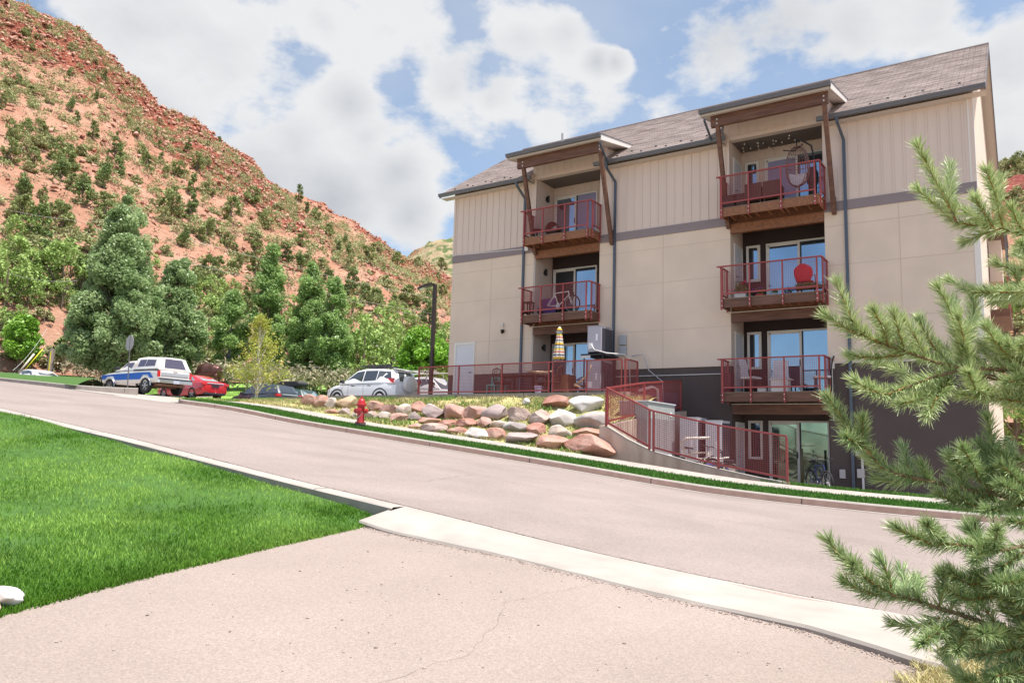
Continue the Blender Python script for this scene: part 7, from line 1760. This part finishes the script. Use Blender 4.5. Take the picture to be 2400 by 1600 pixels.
q = onD(917, 870, 70); tz = onD(917, 822, 70).z; e = onD(877, 809, 70)
t = thing('street_light', (q.x, q.y, q.z - 2), 'slim street light with a curved pale arm behind the white suv', 'street lamp')
b = MB(); b.tube([(q.x, q.y, q.z - 2), (q.x, q.y, tz)], .16, 8); b.build('pole', m_pole, t, smooth=True)
b = MB(); b.tube([(q.x, q.y, tz - .1), ((q.x + e.x) / 2, (q.y + e.y) / 2, (tz + e.z) / 2 + .12), e], .06, 6); b.tube([e, e + (e - q).normalized() * .6], .12, 6); b.build('arm', mat('pale steel', (.6, .58, .56), .5), t, smooth=True)
# stop sign seen from behind
b0 = onY(299, 905, 20.0); tp = onY(306, 786, 20.0)
t = thing('road_sign', (b0.x, 20.0, b0.z - .1), 'octagonal road sign seen from behind in front of the pickup', 'sign')
b = MB(); b.tube([(b0.x, 20.0, b0.z - .1), (tp.x, 20.0, tp.z)], .028, 6); b.build('post', mat('sign post', (.16, .15, .15), .5, metal=.5), t)
b = MB(); c_ = Vector((tp.x, 20.0, tp.z - .36)); nn = Vector((.50, .86, 0)); a_ = Vector((nn.y, -nn.x, 0)); nd = Vector((.80, -.6, 0)); a_ = Vector((-.6, -.8, 0)).normalized()
a_ = Vector((ray(306, 800)[0], ray(306, 800)[1], 0)).normalized(); sd2 = Vector((-a_.y, a_.x, 0)); pd = (a_ * .9 + sd2 * .44).normalized()
b.prism([c_ + pd * .38 * math.cos(k * math.pi / 4 + math.pi / 8) / math.cos(math.pi / 8) * .96 + Vector((0, 0, .38 * math.sin(k * math.pi / 4 + math.pi / 8) / math.cos(math.pi / 8) * .96)) for k in range(8)], Vector((-pd.y, pd.x, 0)) * .01); b.build('sign_plate', mat('bare aluminium', (.38, .34, .36), .5, metal=.2), t)
# utility post with yellow marker and guy wires
q = onD(113, 905, 55); t = thing('utility_post', q, 'short weathered grey utility post with a yellow marker strip', 'post')
b = MB(); b.tube([q, Vector((q.x, q.y, onD(113, 816, 55).z))], .2, 10); b.build('post', mat('weathered wood', (.36, .29, .27), .9, var=.3, stretch=(1, 1, .2)), t, smooth=True)
q = onD(112, 885, 53); b = MB(); b.box(q.x - .06, q.x + .06, q.y - .02, q.y + .02, q.z, onD(112, 822, 53).z); tag(b.build('marker_strip', mat('safety yellow', (.72, .58, .02), .5)), 'thin upright yellow marker strip in front of the utility post', 'marker')
for i, (p1, p2, r_, c_, lb) in enumerate([((44, 873), (80, 829), .07, (.62, .55, .45), 'pale slanting guy wire guard left of the utility post'), ((52, 874), (100, 818), .035, (.72, .62, .03), 'yellow slanting guy wire guard beside the pale one')]):
    b = MB(); b.tube([onD(*p1, 54), onD(*p2, 55)], r_, 6); tag(b.build('wire_guard', mat('guard ' + str(i), c_, .5), smooth='all'), lb, 'wire guard')
cab = mat('pale cable', (.55, .53, .52), .5)
for i, (A, B_, d1, d2, lb) in enumerate([((-20, 484), (268, 521), 60, 80, 'pale power cable crossing the slope above the largest cottonwood'), ((20, 640), (180, 657), 60, 70, 'short pale cable left of the largest cottonwood'), ((30, 868), (110, 770), 52, 60, 'thin stay wire rising from the far left lawn'), ((440, 560), (1050, 705), 70, 95, 'thin cable crossing the middle slope towards the building'),
                                         ((440, 615), (1050, 740), 70, 92, 'second thin cable crossing the middle slope below the first'), ((800, 700), (1050, 745), 80, 90, 'thin cable left of the building corner at mid height'), ((820, 825), (1050, 848), 70, 74, 'low cable behind the street light'), ((820, 800), (1050, 810), 76, 80, 'upper cable behind the street light')]):
    p, q = onD(*A, d1), onD(*B_, d2); b = MB(); b.tube([p.lerp(q, s_) - Vector((0, 0, .8 * 4 * s_ * (1 - s_) * .4)) for s_ in frange(0, 1, 12)], .013, 4); tag(b.build('power_cable', cab, smooth='all'), lb, 'cable')
# small red shed with an arched roof
q = onD(88, 800, 74); t = thing('red_shed', q, 'small red barn shaped shed with white trim on the left slope', 'shed')
rx = Vector((ray(1300, 700)[0] - ray(1100, 700)[0], ray(1300, 700)[1] - ray(1100, 700)[1], 0)).normalized(); ry_ = Vector((-rx.y, rx.x, 0))
prof_ = [(-.9, 0), (-.9, .9), (-.7, 1.5), (0, 2.0), (.7, 1.5), (.9, .9), (.9, 0)]
b = MB(); b.prism([q + rx * x + Vector((0, 0, z)) for x, z in prof_], ry_ * 2.2); b.build('wall', mat('barn red', (.42, .06, .06), .6), t)
b = MB()
for (x0_, z0_), (x1_, z1_) in zip(prof_[1:-2], prof_[2:-1]): b.bar(q + rx * x0_ * 1.04 + Vector((0, 0, z0_ + .03)) - ry_ * .05, q + rx * x1_ * 1.04 + Vector((0, 0, z1_ + .03)) - ry_ * .05, .14)
for x in (-.35, .35): b.bar(q + rx * x - ry_ * .03, q + rx * x + Vector((0, 0, 1.2)) - ry_ * .03, .1)
b.bar(q + rx * -.35 + Vector((0, 0, 1.2)) - ry_ * .03, q + rx * .35 + Vector((0, 0, 1.2)) - ry_ * .03, .1); b.build('trim', m_trimw, t)
# red board fence at the right edge
t = thing('board_fence', (1.5, 33, .3), 'dark red board fence at the right edge beyond the building', 'fence')
A = onD(2330, 1118, 36); B_ = onD(2520, 1130, 34)
b = MB(); n = 26
for k in range(n):
    p = A.lerp(B_, k / n); q = A.lerp(B_, (k + .9) / n); b.bar((p.x, p.y, p.z), (p.x, p.y, p.z + .95), .12, .03)
b.build('boards', mat('red boards', (.33, .05, .06), .6, var=.2, vscale=6), t)
b = MB(); b.bar((A.x, A.y + .03, A.z + .8), (B_.x, B_.y + .03, B_.z + .8), .04, .09); b.bar((A.x, A.y + .03, A.z + .2), (B_.x, B_.y + .03, B_.z + .2), .04, .09); b.build('rail', mat('red boards', (.33, .05, .06)), t)

# ------------------------------------------------------------------ foreground pine
s1 = lambda P: [(1900 + x * .38256, 100 + y * .38256) for x, y in P]
s2 = lambda P: [(1900 + x * .38256, 600 + y * .38256) for x, y in P]
s3 = lambda P: [(1900 + x * .28702, 1150 + y * .28702) for x, y in P]
s4 = lambda P: [(2250 + x * .26786, 380 + y * .26786) for x, y in P]
TR = (2760, 3.35)      # trunk: photo column and depth
G = {
 'A': (3.25, [s1([(660, 640), (740, 800), (830, 970), (890, 1090)]), s1([(850, 760), (856, 900), (850, 985)]), s1([(660, 905), (770, 1000), (880, 1100), (1040, 1125), (1180, 1140), (1307, 1180), (1500, 1230)]),
     s1([(1080, 790), (1130, 930), (1160, 1060), (1180, 1140)]), s1([(1160, 850), (1135, 950)]), s1([(1010, 960), (1070, 1060), (1120, 1130)]), s1([(955, 1215), (1060, 1170), (1160, 1140)]), s1([(880, 1000), (1000, 1060), (1110, 1130)]), s1([(1230, 1010), (1270, 1110), (1340, 1180)])]),
 'B': (3.35, [s4([(330, 890), (420, 925), (560, 950), (760, 960)]), s4([(480, 970), (520, 1100), (555, 1165)]), s4([(215, 1125), (400, 1140), (560, 1165), (800, 1200)]), s4([(300, 1225), (430, 1205), (560, 1170)]), s4([(110, 1175), (130, 1330), (80, 1500), (40, 1600)]), s4([(500, 800), (560, 850), (700, 880)]), s4([(540, 720), (600, 800)]), s4([(240, 1440), (300, 1560), (420, 1640)]), s4([(330, 1530), (420, 1640)])]),
 'C': (3.1, [s2([(165, 175), (240, 370), (330, 490), (470, 550), (600, 590), (760, 650), (950, 690), (1120, 690), (1307, 720), (1600, 760)]), s2([(100, 375), (220, 450), (330, 490)]), s2([(385, 335), (440, 430), (475, 545)]), s2([(465, 430), (490, 550)]),
     s2([(510, 355), (545, 480), (575, 575)]), s2([(580, 400), (640, 490), (700, 610)]), s2([(670, 400), (720, 510), (790, 600), (850, 670)]), s2([(250, 615), (420, 625), (600, 595)]), s2([(430, 665), (520, 690), (640, 745)]),
     s2([(280, 770), (360, 820), (460, 850), (600, 800), (740, 745), (900, 700)]), s2([(550, 905), (680, 880), (790, 820), (870, 740)]), s2([(715, 970), (770, 870), (850, 760)]), s2([(640, 850), (740, 800), (830, 740)]),
     s2([(780, 200), (830, 275), (880, 400), (900, 520), (930, 640)]), s2([(870, 275), (890, 350)]), s2([(855, 160), (950, 205), (1060, 230), (1180, 222), (1307, 215), (1500, 210)]), s2([(995, 245), (1003, 360), (960, 490), (940, 620)]),
     s2([(905, 380), (930, 480), (950, 600)]), s2([(950, 575), (975, 660)]), s2([(1080, 440), (1140, 540), (1210, 610), (1307, 660)]), s2([(1140, 505), (1180, 590)]), s2([(1295, 560), (1330, 640)]), s2([(690, 630), (800, 640), (900, 680)]),
     s2([(930, 850), (1050, 860), (1200, 880), (1400, 900)]), s2([(1120, 820), (1250, 820), (1400, 800)]), s2([(1230, 900), (1300, 860), (1400, 840)]), s2([(780, 540), (850, 600), (930, 670)]), s2([(1060, 590), (1130, 650), (1200, 690)]), s2([(640, 560), (720, 620), (800, 650)])]),
 'D': (3.05, [s2([(110, 880), (200, 1000), (270, 1120), (330, 1170), (430, 1290), (520, 1330), (660, 1365), (820, 1400), (980, 1435), (1150, 1460), (1307, 1500), (1600, 1560)]), s2([(315, 1000), (320, 1100), (325, 1165)]), s2([(215, 1110), (330, 1170)]), s2([(345, 1225), (440, 1300)]),
     s2([(570, 1185), (590, 1290), (605, 1355)]), s2([(680, 1290), (730, 1380)]), s2([(850, 1235), (900, 1330), (940, 1425)]), s2([(1000, 1240), (1040, 1300), (1080, 1430)]), s2([(1085, 1000), (1110, 1110), (1120, 1220), (1110, 1440)]), s2([(1040, 1165), (1090, 1240), (1130, 1350)]),
     s2([(1230, 1180), (1200, 1290), (1190, 1440)]), s2([(790, 1460), (880, 1510), (1000, 1500), (1100, 1460)]), s2([(960, 1510), (1060, 1500), (1150, 1470)]), s2([(1180, 1400), (1270, 1440), (1360, 1500)]), s2([(1230, 1340), (1300, 1400), (1400, 1480)]), s2([(420, 1370), (520, 1380), (640, 1370)]), s2([(1080, 1560), (1200, 1540), (1330, 1510)]), s2([(930, 1180), (990, 1260), (1040, 1380)])]),
 'E': (2.75, [s3([(150, 410), (200, 480), (340, 620), (450, 710), (560, 790), (680, 850), (860, 890), (1050, 960), (1200, 1000), (1420, 1080), (1742, 1180), (2100, 1240)]), s3([(340, 590), (375, 665)]), s3([(290, 745), (420, 820), (560, 850), (690, 860)]), s3([(570, 570), (620, 650), (660, 790)]), s3([(655, 765), (690, 850)]),
     s3([(740, 655), (770, 760), (780, 860)]), s3([(860, 720), (862, 800), (880, 885)]), s3([(1085, 680), (1090, 760), (1075, 860), (1045, 950)]), s3([(1170, 720), (1180, 830), (1150, 950)]), s3([(700, 1085), (830, 1110), (960, 1085), (1060, 1030)]), s3([(910, 1240), (960, 1200), (1080, 1130), (1200, 1060)]), s3([(1115, 1320), (1140, 1230), (1210, 1120)]), s3([(1205, 1300), (1230, 1200), (1290, 1110)]),
     s3([(1050, 1130), (1200, 1150), (1420, 1200), (1742, 1260)]), s3([(700, 305), (840, 370), (990, 440), (1200, 440), (1400, 460), (1570, 485), (1742, 450), (2100, 400)]), s3([(950, 275), (1010, 350), (1090, 425)]), s3([(1290, 310), (1360, 385), (1430, 460)]), s3([(1520, 320), (1515, 400), (1500, 470)]), s3([(1370, 700), (1460, 790), (1560, 850), (1742, 900)]),
     s3([(1375, 890), (1440, 980), (1500, 1070)]), s3([(1700, 850), (1742, 900), (1850, 950)]), s3([(1650, 1190), (1742, 1190), (1850, 1200)]), s3([(1400, 1160), (1500, 1170), (1600, 1160)]), s3([(1300, 1330), (1430, 1340), (1600, 1300), (1800, 1260)]), s3([(1480, 1480), (1560, 1430), (1700, 1350), (1850, 1280)]), s3([(1350, 560), (1400, 500), (1450, 470)]), s3([(1560, 620), (1650, 560), (1742, 500)]), s3([(1600, 980), (1680, 1050), (1800, 1130)]),
     s3([(1250, 830), (1320, 920), (1400, 1030)]), s3([(1450, 1350), (1560, 1280), (1700, 1240)]), s3([(1620, 1540), (1700, 1450), (1800, 1350)]), s3([(1500, 720), (1600, 800), (1742, 870)])])}
m_ndl = mat('pine needles', (.23, .37, .105), .45, var=.3, vscale=6, tint=(.63, .70, .38), trans=.18, spec=.55)
m_ndl2 = mat('pine needles deep', (.16, .29, .09), .45, var=.3, vscale=6, tint=(.47, .56, .28), trans=.15, spec=.5)
m_twig = mat('pine shoot bark', (.40, .22, .075), .7, var=.35, vscale=30); m_bough = mat('pine bough bark', (.24, .15, .09), .9, var=.4, vscale=14, bump=.4, bscale=40)
rp = random.Random(77); rf = random.Random(9)
for key, n_, (xa, xb2, ya, yb2) in (('C', 12, (2270, 2430, 790, 960)), ('D', 12, (2230, 2430, 1060, 1230)), ('E', 20, (2210, 2430, 1330, 1600))):
    for k in range(n_):
        x_, y_ = rf.uniform(xa, xb2), rf.uniform(ya, yb2); a_ = rf.uniform(-.2, 1.3); l_ = rf.uniform(80, 150)
        G[key][1].append([(x_, y_), (x_ + l_ * .5 * math.cos(a_), y_ + l_ * .5 * math.sin(a_)), (x_ + l_ * math.cos(a_ - .3), y_ + l_ * math.sin(a_ - .3) * .9)])
tb = onD(TR[0], 1560, TR[1]); trunk_xy = Vector((tb.x, tb.y, 0)); gz = zdrive(tb.x, tb.y) - .15
t = thing('pine_tree', (trunk_xy.x, trunk_xy.y, gz), 'young pine with long soft needles reaching in from the right edge', 'tree')
b = MB(); b.tube([(trunk_xy.x + .04 * math.sin(k), trunk_xy.y + .03 * math.cos(k * 2), gz + k * .45) for k in range(8)], [.10 - .008 * k for k in range(8)], 12); b.build('trunk', m_bough, t, smooth='all')
for key, (dep, shoots) in G.items():
    NV = []; TV = []; bt_ = MB(); bb_ = MB(); gdep = {}
    main0 = None
    for si, poly in enumerate(shoots):
        n = len(poly); jit = rp.uniform(-.16, .20) if si else 0
        P3 = []
        for i, (px, py) in enumerate(poly):
            f = i / (n - 1)
            dd_ = dep + .12 * (px - 2150) / 250 + jit * (1 - f) + (.02 * rp.uniform(-1, 1) if 0 < i < n - 1 else 0)
            P3.append(onD(px, py, dd_))
        # resample
        L_ = sum((P3[i + 1] - P3[i]).length for i in range(n - 1)); m_ = max(4, int(L_ / .022)); R_ = []
        acc_ = 0; cum = [0]
        for i in range(n - 1): acc_ += (P3[i + 1] - P3[i]).length; cum.append(acc_)
        for k in range(m_ + 1):
            s_ = acc_ * k / m_; i = max(j_ for j_ in range(n) if cum[j_] <= s_ + 1e-9); i = min(i, n - 2); f = (s_ - cum[i]) / max(1e-6, cum[i + 1] - cum[i]); R_.append(P3[i].lerp(P3[i + 1], f))
        lenout = acc_; young = min(acc_, .30)
        rad_of = lambda s_: .0028 + .010 * min(1, (s_ / 1.3))
        ks = [k for k in range(len(R_)) if acc_ * k / m_ <= young + .03]; kb = [k for k in range(len(R_)) if acc_ * k / m_ >= young]
        if len(ks) > 1: bt_.tube([R_[k] for k in ks], [rad_of(acc_ * k / m_) for k in ks], 6)
        if len(kb) > 1: bb_.tube([R_[k] for k in kb], [rad_of(acc_ * k / m_) for k in kb], 7)
        if acc_ > .55:
            e = R_[-1]; tz_ = e.z + .1; q_ = Vector((trunk_xy.x, trunk_xy.y, max(gz + .3, e.z + (.05 if key in 'DE' else -.05)))); bb_.tube([e, e.lerp(q_, .5) + Vector((0, 0, -.03)), q_], [rad_of(acc_), .018, .024], 7)
        # needles
        step = acc_ / m_
        for k in range(m_):
            s_ = acc_ * k / m_
            if s_ > .95: dens = 9
            elif s_ > .5: dens = 20
            else: dens = 36
            ax = (R_[max(0, k - 1)] - R_[min(m_, k + 1)]).normalized()       # towards the tip
            u1 = ax.orthogonal().normalized(); u2 = ax.cross(u1)
            for j_ in range(dens * (2 if k == 0 else 1)):
                a = rp.random() * 6.283; o_ = u1 * math.cos(a) + u2 * math.sin(a)
                spread = rp.uniform(.55, 1.15) if k > 1 else rp.uniform(.1, .9)
                d_ = (ax * math.cos(spread) + o_ * math.sin(spread) + Vector((0, 0, .12))).normalized()
                base = R_[k].lerp(R_[k + 1], rp.random()); ln = rp.uniform(.040, .062) * (1 if s_ < .6 else .85)
                w_ = d_.cross(Vector((rp.gauss(0, 1), rp.gauss(0, 1), rp.gauss(0, 1)))).normalized() * .00135
                bend = o_ * rp.uniform(-.004, .008) + ax * .006
                mid = base + d_ * ln * .55 + bend; tip = base + d_ * ln + bend * 1.2
                NV += [base - w_, base + w_, mid + w_, mid - w_, mid - w_, mid + w_, tip + w_ * .25, tip - w_ * .25]; tv = rp.random(); TV += [tv, min(1, tv + .15)]
    V = np.array([tuple(v) for v in NV]); F = np.arange(len(V)).reshape(-1, 4)
    bough = bb_.build('bough', m_bough, t, smooth='all', fix=False)
    if bt_.v: bt_.build('shoots', m_twig, bough, smooth='all', fix=False, world=False)
    fastmesh('needles', V, F, m_ndl if key in 'ABC' else m_ndl2, bough, tint=np.array(TV), world=False)

# the far side of the pine, away from the road
for k_, bo_ in enumerate([c for c in list(t.children) if c.name.startswith('bough')]):
    for ang, dz in ((rad(180 - 14 * k_ % 40), .12), (rad(128 + 9 * k_), -.10)):
        if ang < rad(150) and k_ % 2: continue
        c = copy_tree(bo_, t); c.matrix_basis = Matrix.Translation((0, 0, dz)) @ Matrix.Rotation(-ang, 4, 'Z') @ Matrix.Translation(bo_.location)
